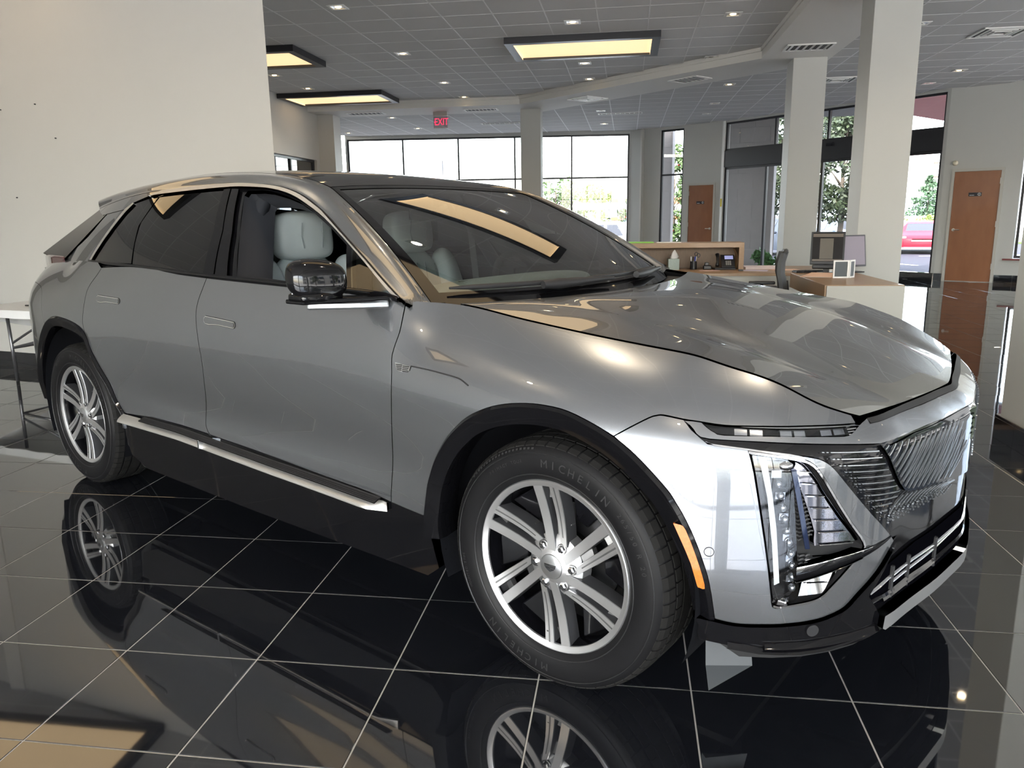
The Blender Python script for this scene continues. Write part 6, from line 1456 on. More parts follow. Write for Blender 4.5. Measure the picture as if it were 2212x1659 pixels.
# pen cup with scissors, pens
t = thing('pen_cup', 'black mesh pen cup on the counter beside the tissue box', 'pen cup', (.50, 6.36, .75), 0)
M = MB(); M.lathe([(.0, .002), (.038, .002), (.038, .095), (.035, .095), (.035, .005)], 20); obj('cup', M, m_bp, t, autos=40)
sc_ = thing('scissors', 'black handled scissors standing in the mesh pen cup', 'scissors', (.515, 6.355, .76), 0)
M = MB()
for cx_, cz in ((.012, .165), (.038, .150)):
    M.tube([(cx_+.017*math.cos(a), 0, cz+.022*math.sin(a)) for a in np.linspace(0, 2*math.pi, 13)], .004, 6, cap=False)
obj('grips', M, m_bp, sc_, smooth=True); obj('blades', MB().tube([(0, 0, .01), (.018, 0, .14)], [.003, .006], 6), m_steel, sc_)
for k, (dx, c, lab) in enumerate(((-.024, m_w, 'white marker standing in the left of the pen cup'), (-.004, m_bp, 'black pen standing in the middle of the pen cup'), (.012, mat('blue_plastic', (.02, .05, .42), .3), 'blue marker standing in the pen cup by the scissors'))):
    p = thing('pen', lab, 'pen', (.50+dx, 6.36, .757), 0, 'pens in the mesh cup'); obj('barrel', MB().tube([(0, 0, 0), (-.004+.004*k, 0, .105)], .006, 8), c, p, smooth=True); obj('cap', MB().tube([(-.004+.004*k, 0, .100), (-.005+.005*k, 0, .14)], .0075, 8), c, p, smooth=True)
# small picture frame half hidden by the car
t = thing('small_photo_frame', 'small silver frame on the counter left of the tissue box', 'picture frame', (.02, 6.40, .75), 0)
obj('frame', MB().box(-.05, .05, -.006, .006, 0, .085), m_steel, t, bevel=.002); obj('print', MB().box(-.042, .042, -.0075, -.006, .008, .077), mat('photo_print', (.35, .34, .32), .4, noise=.6, nscale=40), t)
# desk phone
t = thing('desk_phone', 'black desk telephone with lilac display on the counter', 'telephone', (.84, 6.34, .75), R_(6))
tl_ = Matrix.Rotation(R_(-32), 4, 'X')
obj('base', MB().box(-.12, .12, -.08, .10, .0, .022), m_bp, t, bevel=.006)
body = obj('body', MB().box(-.03, .125, -.012, .012, .0, .165, M=Matrix.Translation((0, -.02, .018)) @ tl_), m_bp, t, bevel=.006)
obj('display', MB().box(.012, .108, -.0145, -.012, .105, .15, M=Matrix.Translation((0, -.02, .018)) @ tl_), mat('lilac_lcd', (.34, .36, .60), .3, emit=(.35, .38, .7), es=.3), body)
for r in range(4):
    for c in range(3): obj('key', MB().box(.020+c*.022, .036+c*.022, -.0145, -.012, .03+r*.015, .040+r*.015, M=Matrix.Translation((0, -.02, .018)) @ tl_), mat('key_grey', (.30, .30, .28), .5), body)
hs = MB(); hs.tube([(-.085, -.045, .045), (-.078, -.02, .085), (-.070, .02, .14), (-.070, .045, .17)], [.022, .015, .015, .024], 10); obj('handset', hs, m_bp, t, smooth=True)
t2 = thing('headset_cradle', 'small black headset cradle left of the desk telephone', 'cradle', (.655, 6.36, .75), 0)
obj('cradle_base', MB().box(-.045, .045, -.04, .04, 0, .045), m_bp, t2, bevel=.008); obj('cradle_top', MB().box(-.03, .015, -.03, .03, .045, .08), m_bp, t2, bevel=.006)
# envelope leaning by the cubby side
t = thing('brown_envelope', 'bent brown envelope folder leaning inside the oak shelf end', 'folder', (.985, 6.42, .75), 0)
M = MB(); V = []
for i in range(9):
    f = i/8; V += [(-.02+.045*math.sin(f*math.pi*.9)-.03*f, -.10, .235*f), (-.02+.045*math.sin(f*math.pi*.9)-.03*f, .12, .235*f)]
M.add(V, [(2*i, 2*i+1, 2*i+3, 2*i+2) for i in range(8)]); obj('sheet', M, mat('manila', (.55, .38, .20), .7), t, smooth=True)
t = tag(obj('binder_clip', MB().box(-.025, .025, -.012, .012, 0, .02), m_bp, None, bevel=.003), 'black binder clip lying on the counter under the envelope', 'binder clip'); t.location = (.99, 6.05, .75)
# papers
def sheet(name, label, cat, x, y, z, w, h, rz, m, n=1, group=None, thick=.0015):
    o = obj(name, MB().box(-w/2, w/2, -h/2, h/2, 0, thick*n), m, None); o.location = (x, y, z+.0005); o.rotation_euler = (0, 0, R_(rz)); return tag(o, label, cat, group)
m_pink = mat('pink_paper', (.66, .46, .44), .8); m_man = mat('peach_manila', (.80, .54, .40), .7); m_lilac = mat('lilac_paper', (.55, .50, .62), .8)
sheet('paper_stack', 'thick stack of white and pink papers right of the oak shelf', 'papers', 1.28, 6.45, .75, .42, .28, 3, mat('pinkish_white_paper', (.70, .60, .60), .8), 18)
sheet('paper_sheet', 'lilac sheet of paper on the counter behind the chair', 'paper', 1.14, 6.12, .75, .30, .21, -14, m_lilac)
sheet('paper_sheet', 'peach sheet of paper on the counter right of the chair', 'paper', 1.50, 6.22, .75, .28, .21, 10, m_man)
sheet('paper_sheet', 'small pale sheet under the desk telephone', 'paper', .66, 6.14, .75, .22, .15, 5, m_pink)
f_ = thing('manila_folder', 'peach manila folder lying open on the oak desk return', 'folder', (1.64, 5.22, .7505), R_(-22))
obj('back_leaf', MB().box(-.17, .17, -.12, .12, 0, .003), m_man, f_); obj('front_leaf', MB().quadbox([(-.16, -.11, .004), (.17, -.11, .004), (.17, .11, .03), (-.10, .11, .03)], (0, 0, 1), .002), m_man, f_)
obj('inner_sheet', MB().box(-.13, .12, -.135, .08, .0032, .0045), m_w, f_)
m_redb = mat('red_booklet', (.32, .03, .02), .4)
sheet('red_booklet', 'small dark red booklet between keyboard and folder', 'booklet', 1.66, 5.50, .75, .11, .08, 20, m_redb, 8)
# keyboard
kb = thing('keyboard', 'black keyboard lying in front of the monitor', 'keyboard', (1.66, 5.80, .75), R_(10))
obj('tray', MB().box(-.16, .16, -.065, .065, 0, .018), m_bp, kb, bevel=.004)
for r in range(5):
    for c in range(14): obj('key', MB().box(-.152+c*.0217, -.134+c*.0217, -.056+r*.0225, -.038+r*.0225, .018, .024), mat('key_black', (.02, .02, .022), .5), kb)
tag(obj('monitor_cable', MB().tube([(1.985, 5.60, .80), (1.96, 5.52, .77), (1.95, 5.48, .757), (1.99, 5.50, .757), (2.05, 5.54, .757), (2.0, 5.60, .78)], .004, 6), m_bp, smooth=True), 'black monitor cable looping on the desk behind the white frame', 'cable')
# monitors
mo = thing('monitor', 'black monitor with dark mirroring screen on the reception desk', 'monitor', (1.80, 5.66, .75), R_(-12))
T = Matrix.Translation((0, 0, .09)) @ Matrix.Rotation(R_(-10), 4, 'X')
obj('stand_base', MB().box(-.09, .09, -.07, .07, 0, .014), m_bp, mo, bevel=.004); obj('stand_neck', MB().box(-.03, .03, .005, .03, .014, .14), m_bp, mo)
mb_ = obj('bezel', MB().box(-.165, .165, -.012, .02, .0, .34, M=T), m_bp, mo, bevel=.006)
obj('screen', MB().box(-.148, .148, -.0135, -.012, .03, .325, M=T), mat('dark_screen', (.012, .010, .009), .12), mb_)
m_ui = mat('screen_taupe', (.12, .095, .075), .35)
obj('screen_area', MB().box(-.145, .145, -.0145, -.0135, .285, .318, M=T), m_ui, mb_); obj('screen_area', MB().box(-.145, .145, -.0145, -.0135, .035, .055, M=T), m_ui, mb_)
obj('screen_area', MB().box(-.075, .055, -.0142, -.0135, .058, .27, M=T), mat('screen_olive', (.095, .08, .06), .35), mb_)
obj('speaker_bar', MB().box(-.14, .13, -.03, .01, -.045, -.005, M=T), m_bp, mb_, bevel=.008)
obj('speaker_knob', MB().tube([T @ Vector((.11, -.030, -.025)), T @ Vector((.11, -.036, -.025))], .016, 14), mat('knob_grey', (.10, .10, .10), .4), mb_, autos=40)
m2 = thing('second_monitor', 'second monitor with lilac privacy screen behind the black one', 'monitor', (2.10, 5.78, .75), R_(22))
T2 = Matrix.Translation((0, 0, .06)) @ Matrix.Rotation(R_(-9), 4, 'X')
obj('stand_base', MB().box(-.09, .09, -.07, .07, 0, .012), m_bp, m2, bevel=.004); obj('stand_neck', MB().box(-.02, .02, .01, .03, .012, .12), m_bp, m2)
b2 = obj('bezel', MB().box(-.15, .15, -.010, .015, 0, .33, M=T2), mat('bezel_grey', (.10, .10, .12), .4), m2, bevel=.005)
obj('screen', MB().box(-.135, .135, -.0115, -.010, .018, .315, M=T2), mat('lilac_screen', (.30, .27, .33), .35), b2)
# double white frame
t = thing('white_hinged_frame', 'white hinged double frame standing on the corner of the desk', 'picture frame', (1.86, 5.04, .75), 0)
m_wf = mat('white_frame_paint', (.86, .86, .84), .35)
for nm, T in (('frame_leaf', Matrix.Rotation(R_(4), 4, 'Z') @ Matrix.Translation((-.075, 0, 0))), ('frame_leaf', Matrix.Translation((.005, 0, 0)) @ Matrix.Rotation(R_(52), 4, 'Z') @ Matrix.Translation((.055, 0, 0)))):
    M = MB(); w = .072 if T.translation.x < 0 else .055
    for q in ((-w, w, 0, .014), (-w, w, .156, .17), (-w, -w+.013, .014, .156), (w-.013, w, .014, .156)): M.box(q[0], q[1], -.007, .007, q[2], q[3], M=T)
    o = obj(nm, M, m_wf, t); obj('backing', MB().box(-w+.013, w-.013, -.001, .003, .014, .156, M=T), mat('slate_board', (.09, .105, .115), .5), o)
# green folder on the shelf top
sheet('green_folder', 'lime green folder lying on top of the oak shelf', 'folder', -.12, 6.45, 1.055, .32, .24, 2, mat('lime_green', (.22, .55, .06), .5), 8)
sheet('paper_on_shelf', 'thin papers lying on top of the oak shelf beside the green folder', 'papers', .22, 6.46, 1.055, .28, .22, -4, m_paper, 3)
# office chair seen from the side
ch = thing('office_chair', 'dark grey mesh office chair turned sideways behind the desk', 'office chair', (1.05, 5.15, 0), R_(-8))
m_cg = mat('chair_grey', (.055, .058, .06), .6)
M = MB(); V = []
prof_ = [(.20, .50, .20), (.235, .60, .22), (.225, .70, .235), (.20, .80, .235), (.20, .90, .225), (.225, 1.0, .19)]
for x, z, w in prof_:
    for j in range(7):
        f = j/3-1; V.append((x-.05*(1-f*f)*-1-.05, f*w, z))
for x, z, w in prof_:
    for j in range(7):
        f = j/3-1; V.append((x+.05*(1-f*f)-.05+.035, f*w, z))
K = len(prof_)*7; F = []
for r in range(len(prof_)-1):
    for j in range(6): F += [(r*7+j, r*7+j+1, r*7+7+j+1, r*7+7+j), (K+r*7+7+j, K+r*7+7+j+1, K+r*7+j+1, K+r*7+j)]
for r in range(len(prof_)-1): F += [(r*7, r*7+7, K+r*7+7, K+r*7), (r*7+6, K+r*7+6, K+r*7+13, r*7+13)]
F += [tuple([0]+[K+0])+(K+6, 6)]; F += [(K-7, K-1, 2*K-1, 2*K-7)]
M.add(V, F); obj('backrest', M, m_cg, ch, autos=40)
obj('head_roll', MB().tube([(.22, -.15, 1.0), (.235, 0, 1.01), (.22, .15, 1.0)], .022, 10), m_cg, ch, smooth=True)
obj('seat', MB().box(-.24, .22, -.24, .24, .42, .50), m_cg, ch, bevel=.03, seg=3, autos=40)
obj('back_stem', MB().tube([(.05, 0, .42), (.24, 0, .45), (.27, 0, .55), (.25, 0, .72)], [.03, .03, .025, .02], 8), m_bp, ch, smooth=True)
for s in (-1, 1):
    a = obj('armrest', MB().box(-.10, .16, s*.27-.035, s*.27+.035, .66, .69), m_bp, ch, bevel=.01); obj('arm_post', MB().tube([(.03, s*.26, .44), (.03, s*.27, .66)], .015, 8), m_bp, a, smooth=True)
obj('gas_column', MB().tube([(0, 0, .10), (0, 0, .42)], .025, 12), m_bp, ch, smooth=True)
for k in range(5):
    a = 2*math.pi*k/5; l = obj('base_leg', MB().tube([(0, 0, .12), (.28*math.cos(a), .28*math.sin(a), .075)], [.025, .015], 8), m_bp, ch, smooth=True)
    obj('caster', MB().tube([(.28*math.cos(a)-.012*math.sin(a), .28*math.sin(a)+.012*math.cos(a), .028), (.28*math.cos(a)+.012*math.sin(a), .28*math.sin(a)-.012*math.cos(a), .028)], .028, 12), m_bp, l, autos=40)
# ---- folding table with white cloth beyond the rear bumper
tb = thing('folding_table', 'folding table on grey steel legs behind the rear bumper', 'table', (-5.4, 3.16, 0), R_(-13.6))
m_leg = mat('grey_steel_tube', (.20, .20, .21), .35, .8)
tw, td, th_ = 1.75, .60, .655
obj('table_top', MB().box(-.55, tw-.1, -.12, td-.16, th_-.03, th_), m_white, tb, bevel=.004)
for x0, nm in ((-.26, 'front'), (1.3, 'rear')):
    for y in (-.02, .36):
        obj('leg', MB().tube([(x0, y, 0), (x0-.015, y, th_-.03)], .0145, 10), m_leg, tb, smooth=True)
    obj('leg_brace', MB().tube([(x0, -.02, .30), (x0, .36, .30)], .010, 8), m_leg, tb, smooth=True)
    obj('leg_brace', MB().tube([(x0-.008, -.02, .34), (x0+.42*(1 if x0 < 0 else -1), .15, th_-.04)], .010, 8), m_leg, tb, smooth=True)
    obj('leg_brace', MB().tube([(x0-.008, -.02, .30), (x0+.42*(1 if x0 < 0 else -1), .15, th_-.25)], .012, 8), m_leg, tb, smooth=True)
cl = MB(); L0, L1, Y0, Y1 = -.58, 1.68, -.15, .47; per = []
nx, ny = 60, 16
for i in range(nx): per.append((L0+(L1-L0)*i/nx, Y0, 0, -1))
for i in range(ny): per.append((L1, Y0+(Y1-Y0)*i/ny, 1, 0))
for i in range(nx): per.append((L1-(L1-L0)*i/nx, Y1, 0, 1))
for i in range(ny): per.append((L0, Y1-(Y1-Y0)*i/ny, -1, 0))
n = len(per); V = []
for z, k in ((th_+.004, 0), (th_-.004, .3), (th_-.03, .6), (th_-.065, 1)):
    for i, (x, y, ex_, ey) in enumerate(per):
        deep = 1.0 if ey >= 0 else 1.0
        w = .010*k*math.sin(i*.9+1.3*math.sin(i*.23)); zz = z
        if ey > 0 or ex_ != 0: zz = th_-(th_-z)*(1+3.2*(.5+.5*math.sin(i*.11)))
        V.append((x+ex_*(.006+w), y+ey*(.006+w), zz))
cl.add(V, [(r*n+i, r*n+(i+1) % n, (r+1)*n+(i+1) % n, (r+1)*n+i) for r in range(3) for i in range(n)]+[tuple(range(n-1, -1, -1))])
c_ = obj('tablecloth', cl, mat('white_cloth', (.78, .78, .78), .8), None, autos=50); c_.location = tb.location; c_.rotation_euler = tb.rotation_euler
tag(c_, 'white cloth with a short drop on the folding table', 'tablecloth')
bk = tag(obj('dark_binder', MB().box(-.22, .22, -.14, .14, 0, .012), m_bp, None, bevel=.003), 'thin dark binder lying on the white tablecloth', 'binder'); bk.location = (-5.25, 3.32, th_+.018); bk.rotation_euler = (0, 0, R_(-8))
# ================================================================ outdoors
GZ = -.36
m_asph = mat('asphalt', (.032, .031, .042), .85, spec=.15, noise=.25, nscale=4)
struct('ground', MB().prism([(-160, -60), (160, -60), (160, 260), (-160, 260)], GZ-.2, GZ), m_asph)
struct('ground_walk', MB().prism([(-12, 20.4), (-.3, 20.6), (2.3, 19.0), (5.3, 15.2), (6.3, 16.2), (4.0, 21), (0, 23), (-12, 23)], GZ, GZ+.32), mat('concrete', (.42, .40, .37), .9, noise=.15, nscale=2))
struct('ground_verge', MB().prism([(-60, 40), (60, 41), (60, 47.5), (-60, 46)], GZ, GZ+.08), mat('verge_grass', (.07, .11, .025), .95, noise=.4, nscale=1.5))
struct('ground_bounce', MB().prism([(-40, -50), (40, -50), (40, 8), (14, 12), (9.9, 11.7), (9.9, -9.4), (-40, -9.4)], GZ, GZ+.30), mat('bounce_concrete', (.50, .48, .45), .9, noise=.15, nscale=1))  # unseen pale ground, added to bounce daylight into the room
# unseen block added to dim the right-hand windows; trees the car's nose mirrors
nb = thing('sky_blocker', 'pale neighbouring building outside the right-hand windows', 'building', (27, -6, GZ), 0)
nw = obj('wall', MB().box(-5, 5, -26, 22, 0, 9.5), mat('blocker_render', (.30, .29, .27), .85, noise=.1, nscale=1), nb)
obj('roof', MB().box(-5.3, 5.3, -26.3, 22.3, 9.5, 9.9), m_asph, nb)
for k in range(9):
    for z in (1.0, 3.9, 6.8): obj('window', MB().box(-5.06, -4.98, -24+k*5, -21.4+k*5, z, z+1.6), mat('blocker_window', (.03, .035, .045), .1), nw)
m_line = mat('road_paint', (.65, .65, .63), .7)
for k, (x0, y0, x1, y1) in enumerate(((11.0, 29.6, 21, 30.6), (10.3, 26.5, 20, 27.0), (6, 34, 9, 24))):
    d = Vector((x1-x0, y1-y0, 0)).normalized(); n = Vector((-d.y, d.x, 0))*.08
    tag(obj('road_marking', MB().add([(x0+n.x, y0+n.y, GZ+.008), (x0-n.x, y0-n.y, GZ+.008), (x1-n.x, y1-n.y, GZ+.008), (x1+n.x, y1+n.y, GZ+.008)], [(0, 1, 2, 3)]), m_line), ['white line on the asphalt right in front of the red car', 'white line on the asphalt nearer the entrance', 'white parking line running away behind the pillars'][k], 'road marking')
struct('canopy_soffit', MB().prism([(4.3, 16.2), (6.3, 13.7), (10.8, 18.0), (8.5, 21.0)], 3.75, 3.95), mat('red_soffit', (.42, .16, .17), .6))
# stone entrance pier
m_stone = mat('cast_stone', (.26, .235, .225), .85, noise=.12, nscale=5); m_stone2 = mat('cast_stone_joint', (.25, .23, .22), .9)
def stone_wall(name, a, b, h, t=.5):
    A = Vector((a[0], a[1], GZ)); D = Vector((b[0]-a[0], b[1]-a[1], 0)); L = D.length; D.normalize(); n = Vector((-D.y, D.x, 0)); r = 0; z = 0
    W_ = struct(name, MB().quadbox([A+n*.01, A+D*L+n*.01, A+D*L+n*.01+Vector((0, 0, h)), A+n*.01+Vector((0, 0, h))], n, t), m_stone2)
    while z < h-.05:
        hh = min(.40, h-z); x = -.4*(r % 2)
        while x < L:
            x0, x1 = max(0, x)+.004, min(L, x+.8)-.004
            if x1 > x0+.02:
                o = random.uniform(-.004, .004); obj('stone_block', MB().quadbox([A+D*x0+n*o+Vector((0, 0, z+.004)), A+D*x1+n*o+Vector((0, 0, z+.004)), A+D*x1+n*o+Vector((0, 0, z+hh-.004)), A+D*x0+n*o+Vector((0, 0, z+hh-.004))], n, .05), m_stone, W_)
            x += .8
        z += .4; r += 1
stone_wall('wall_stone_pier', (2.35, 19.9), (3.62, 19.5), 4.4)
stone_wall('wall_stone_strip', (.55, 20.6), (.98, 20.5), 4.4, .4)
# ---- foliage
def leafcloud(pts, size, n_per, seed, spread, colr=None):
    rnd = np.random.RandomState(seed); V = []; F = []
    for c, r in pts:
        k = n_per
        d = rnd.normal(size=(k, 3)); d /= np.linalg.norm(d, axis=1, keepdims=True); R = r*rnd.uniform(.35, 1, (k, 1))**.6; P = np.array(c)+d*R*spread
        A = rnd.normal(size=(k, 3)); A /= np.linalg.norm(A, axis=1, keepdims=True); B = np.cross(A, rnd.normal(size=(k, 3))); B /= np.linalg.norm(B, axis=1, keepdims=True); s = size*rnd.uniform(.6, 1.3, (k, 1))
        for p, a, b, q in zip(P, A, B, s):
            i = len(V); V += [tuple(p-a*q), tuple(p+b*q*.45), tuple(p+a*q), tuple(p-b*q*.45)]; F.append((i, i+1, i+2, i+3))
    return MB().add(V, F)
m_bark = mat('bark', (.075, .06, .045), .9)
def tree(x, y, h, crown, n_cl, n_per, size, m, label, seed, trunk_r=.12, low=.35, fruit=None):
    rnd = random.Random(seed); t = thing('tree', label, 'tree', (x, y, GZ), 0)
    M = MB().tube([(0, 0, 0), (.06, .02, h*.3), (.0, .05, h*.55), (.05, 0, h*.8)], [trunk_r, trunk_r*.75, trunk_r*.5, trunk_r*.2], 8); pts = []
    for k in range(n_cl):
        a = rnd.uniform(0, 2*math.pi); z = h*(low+(1-low)*rnd.random()); rr = crown*math.sqrt(max(0.05, 1-((z/h-(low+1)/2)/((1-low)/2+.05))**2))*rnd.uniform(.3, 1)
        c = (rr*math.cos(a), rr*math.sin(a), z); pts.append((c, crown*.38)); M.tube([(0, 0, z*.72), (c[0]*.5, c[1]*.5, z*.9), c], [trunk_r*.25, trunk_r*.15, .01], 5)
    obj('trunk', M, m_bark, t, smooth=True); o = obj('foliage', leafcloud(pts, size, n_per, seed, (1, 1, .8)), m, t, kind='stuff')
    if fruit: obj('berries', leafcloud(pts[:5], size*.9, 10, seed+1, (1, 1, .5)), fruit, t, kind='stuff')
    return t
m_lf0 = mat('leaf_plain', (.04, .07, .02), .6, noise=.5, nscale=2)
m_lf1 = mat('leaf_dark', (.028, .046, .016), .6, noise=.5, nscale=2); m_lf2 = mat('leaf_yellow_green', (.17, .20, .03), .7, noise=.35, nscale=.6, col2=(.07, .14, .03)); m_lf3 = mat('leaf_green', (.06, .11, .03), .7, noise=.4, nscale=1)
m_berry = mat('red_berry_leaves', (.35, .025, .02), .6)
tree(4.6, 25.3, 5.4, 2.0, 30, 330, .095, m_lf1, 'leafy tree outside the glass entrance, trunk beside the stone pier', 3, .13, .33)
tree(7.7, 28.6, 5.6, 1.6, 30, 330, .10, m_lf1, 'leafy tree outside between the two nearer pillars', 5, .13, .30)
tree(1.35, 26.0, 4.0, .95, 18, 230, .08, m_lf3, 'young tree with red berries outside the slim window', 8, .07, .2, m_berry)
tree(-.05, 23.2, 2.4, .5, 8, 110, .06, m_lf3, 'small red berried tree at the right edge of the back window', 12, .05, .3, m_berry)
for k, (x, y, h, c, m, lab) in enumerate(((-5.9, 60, 4.7, 2.0, m_lf3, 'tall green tree behind the far pillar'), (-4.0, 66, 4.2, 1.9, m_lf2, 'yellow-green tree right of the far pillar'), (-1.6, 72, 3.6, 1.7, m_lf2, 'low yellow-green tree left of the filling station canopy'))):
    tree(x, y, h, c, 16, 120, .16, m, lab, 20+k, .15, .1)
def conifer(x, y, h, r, label, seed):
    rnd = random.Random(seed); t = thing('conifer', label, 'tree', (x, y, GZ), 0); obj('trunk', MB().tube([(0, 0, 0), (0, 0, h)], [.12, .02], 7), m_bark, t, smooth=True); pts = []
    for k in range(46):
        f = k/46; z = h*(.12+.86*f); rr = r*(1-f)**.9
        for q in range(max(2, int(7*(1-f)))):
            a = rnd.uniform(0, 6.28); pts.append(((rr*.62*math.cos(a), rr*.62*math.sin(a), z-.1*rr), rr*.45+.08))
    obj('foliage', leafcloud(pts, .15, 16, seed, (1, 1, .35)), mat('spruce', (.035, .075, .035), .75), t, kind='stuff')
conifer(22.7, 62.5, 4.5, 2.4, 'spruce standing alone right of the desk pillar beyond the guard rail', 31)
conifer(20.9, 66.5, 3.6, 1.5, 'smaller spruce cut off by the pillar beside the desk', 32)
def bush(x, y, z, r, n, m, label, seed, cat='shrub', size=.09):
    t = thing('shrub', label, cat, (x, y, z), 0); rnd = random.Random(seed)
    pts = [((rnd.uniform(-r, r), rnd.uniform(-r, r)*.5, rnd.uniform(.1, r*.9)), r*.4) for _ in range(n)]
    obj('foliage', leafcloud(pts, size, 90, seed, (1, .7, 1)), m, t, kind='stuff'); obj('stem', MB().tube([(0, 0, 0), (0, 0, r*.5)], .03, 6), m_bark, t, smooth=True)
m_lf4 = mat('meadow_green', (.15, .19, .035), .8, noise=.4, nscale=1, col2=(.08, .14, .03))
bush(16.2, 44.5, GZ, 1.5, 14, m_lf4, 'yellow-green roadside bush above the red car roof', 41, size=.12); bush(18.9, 47.3, GZ, 1.5, 14, m_lf4, 'tall roadside bush right of the red car', 42, size=.12)
bush(7.2, 45.0, GZ, 1.3, 12, m_lf4, 'yellow-green roadside bush seen below the leafy tree', 43, size=.12); bush(12.4, 46, GZ, 1.2, 12, m_lf4, 'roadside bush beside the pillar at the desk', 44, size=.12)
bush(3.55, 18.6, GZ+.32, .42, 9, mat('planter_leaf', (.05, .14, .03), .6), 'green shrub at the foot of the stone pier behind the entrance glass', 45)
bush(7.0, 15.6, GZ+.32, .33, 8, mat('planter_leaf2', (.025, .055, .02), .6), 'dark round shrub outside at the right end of the entrance', 46)
# ---- guard rail, white fence bank, pole, hills
gr_ = thing('guard_rail', 'white guard rail along the road behind the red car', 'guard rail', (16.4, 49.2, GZ), math.atan2(.5, 2.6))
m_rail = mat('galvanised', (.30, .31, .32), .4, .2)
obj('beam', MB().box(-12, 14, -.04, .04, 1.15, 1.42), m_rail, gr_)
for k in range(-9, 11): obj('post', MB().box(k*1.3-.05, k*1.3+.05, .04, .12, 0, 1.35), m_rail, gr_)
tag(obj('retaining_wall', MB().box(-20, 40, 50.5, 50.9, GZ, .95), mat('pale_concrete', (.55, .55, .54), .8)), 'pale concrete wall behind the guard rail', 'wall')
pl = thing('utility_pole', 'wooden utility pole with wires beside the spruce', 'utility pole', (29.9, 79.7, GZ), 0)
obj('mast', MB().tube([(0, 0, 0), (.3, 0, 8.0)], [.22, .16], 10), mat('weathered_pole', (.25, .22, .20), .8), pl, smooth=True)
for z in (7.5, 6.2, 4.9):
    obj('crossarm', MB().box(-1.0, .9, -.06, .06, z-.06, z+.06), m_bark, pl)
    obj('wire', MB().tube([(-.8, 0, z+.1), (-5, -1, z-.05), (-12, -3, z-.25), (-24, -6, z-.3)], .03, 4), m_bp, pl)
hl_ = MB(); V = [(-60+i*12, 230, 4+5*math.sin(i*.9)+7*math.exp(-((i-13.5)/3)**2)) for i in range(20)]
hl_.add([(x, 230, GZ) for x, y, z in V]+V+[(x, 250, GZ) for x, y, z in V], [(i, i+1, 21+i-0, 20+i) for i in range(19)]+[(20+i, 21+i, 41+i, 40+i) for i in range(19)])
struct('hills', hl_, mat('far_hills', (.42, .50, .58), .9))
# ---- cars outside
def simple_car(name, label, loc, rz, col, L=4.5, W=1.8, H=1.35, sporty=True, group=None):
    t = thing(name, label, 'car', loc, rz, group); m_c = mat('car_'+'_'.join('%02d' % int(c*99) for c in col), col, .5, .0, spec=.2)
    # stations along x: (x, z sill, z shoulder, half width, z roof, roof half width)
    st = [(-L/2, .35, .78, .70, .80, .5), (-L/2+.15, .25, .92, W/2-.03, .95, .62), (-L*.28, .22, .95, W/2, H-.12, .60), (-L*.05, .22, .93, W/2, H, .58), (L*.12, .22, .90, W/2, H-.10, .55), (L*.24, .22, .86, W/2, .90, .62), (L*.40, .24, .74, W/2-.02, .78, .6), (L/2-.08, .26, .62, W/2-.12, .66, .5), (L/2, .30, .52, W/2-.28, .56, .4)]
    V = []
    for x, zs, zh, w, zr, wr in st: V += [(x, -w+.05, zs), (x, -w, (zs+zh)/2), (x, -w+.04, zh), (x, -wr, zr), (x, wr, zr), (x, w-.04, zh), (x, w, (zs+zh)/2), (x, w-.05, zs)]
    n = len(st); F = [(i*8+j, (i+1)*8+j, (i+1)*8+j+1, i*8+j+1) for i in range(n-1) for j in range(7)]+[tuple(range(8)), tuple(range((n-1)*8+7, (n-1)*8-1, -1))]
    obj('body', MB().add(V, F), m_c, t, bevel=.03, autos=35)
    M = MB()
    for i, j in ((2, 3), (3, 4)):
        for s in (-1, 1):
            a, b = st[i], st[j]; M.add([(a[0]+.06, s*(a[3]-.015), a[2]+.02), (b[0]-.06, s*(b[3]-.015), b[2]+.02), (b[0]-.08, s*(b[5]+.045), b[4]-.06), (a[0]+.08, s*(a[5]+.045), a[4]-.06)], [(0, 1, 2, 3)])
    a, b = st[4], st[5]; g = .012
    obj('windscreen', MB().add([(b[0]-.02, -b[5]+.02, b[4]+g), (b[0]-.02, b[5]-.02, b[4]+g), (a[0]+.05, a[5]-.02, a[4]+g-.02), (a[0]+.05, -a[5]+.02, a[4]+g-.02)], [(0, 1, 2, 3)]), m_rearg, t); obj('side_windows', M, m_rearg, t)
    for sx in (-L*.30, L*.31):
        for s in (-1, 1):
            w = obj('wheel', MB().tube([(sx, s*(W/2-.22), .33), (sx, s*(W/2+.005), .33)], .33, 20), m_tyre, t, autos=40); obj('rim', MB().tube([(sx, s*(W/2-.1), .33), (sx, s*(W/2+.012), .33)], .21, 16), m_alloyg, w, autos=40)
    obj('grille', MB().prism([(-.42, .44), (.42, .44), (.36, .62), (-.36, .62)], -.02, .03, M=Matrix.Translation((L/2-.045, 0, 0)) @ Matrix.Rotation(R_(90), 4, 'Z') @ Matrix.Rotation(R_(90), 4, 'X')), m_gloss, t)
    obj('grille_bar', MB().box(L/2-.02, L/2+.012, -.38, .38, .52, .57), m_chrome, t)
    for s in (-1, 1):
        obj('headlamp', MB().ell((L/2-.26, s*(W/2-.30), .66), (.20, .10, .06), 12, 6), m_w, t, smooth=True); obj('mirror', MB().ell((L*.20, s*(W/2+.07), .95), (.06, .10, .06), 10, 6), m_c, t, smooth=True)
    obj('front_lip', MB().box(L/2-.15, L/2+.02, -W/2+.15, W/2-.15, .20, .27), m_paper, t, bevel=.01); return t
simple_car('red_sports_car', 'bright red sports car parked outside, front towards the glass entrance', (12.2, 33.2, GZ), R_(-107), (.42, .006, .018), 4.6, 1.9, 1.32)
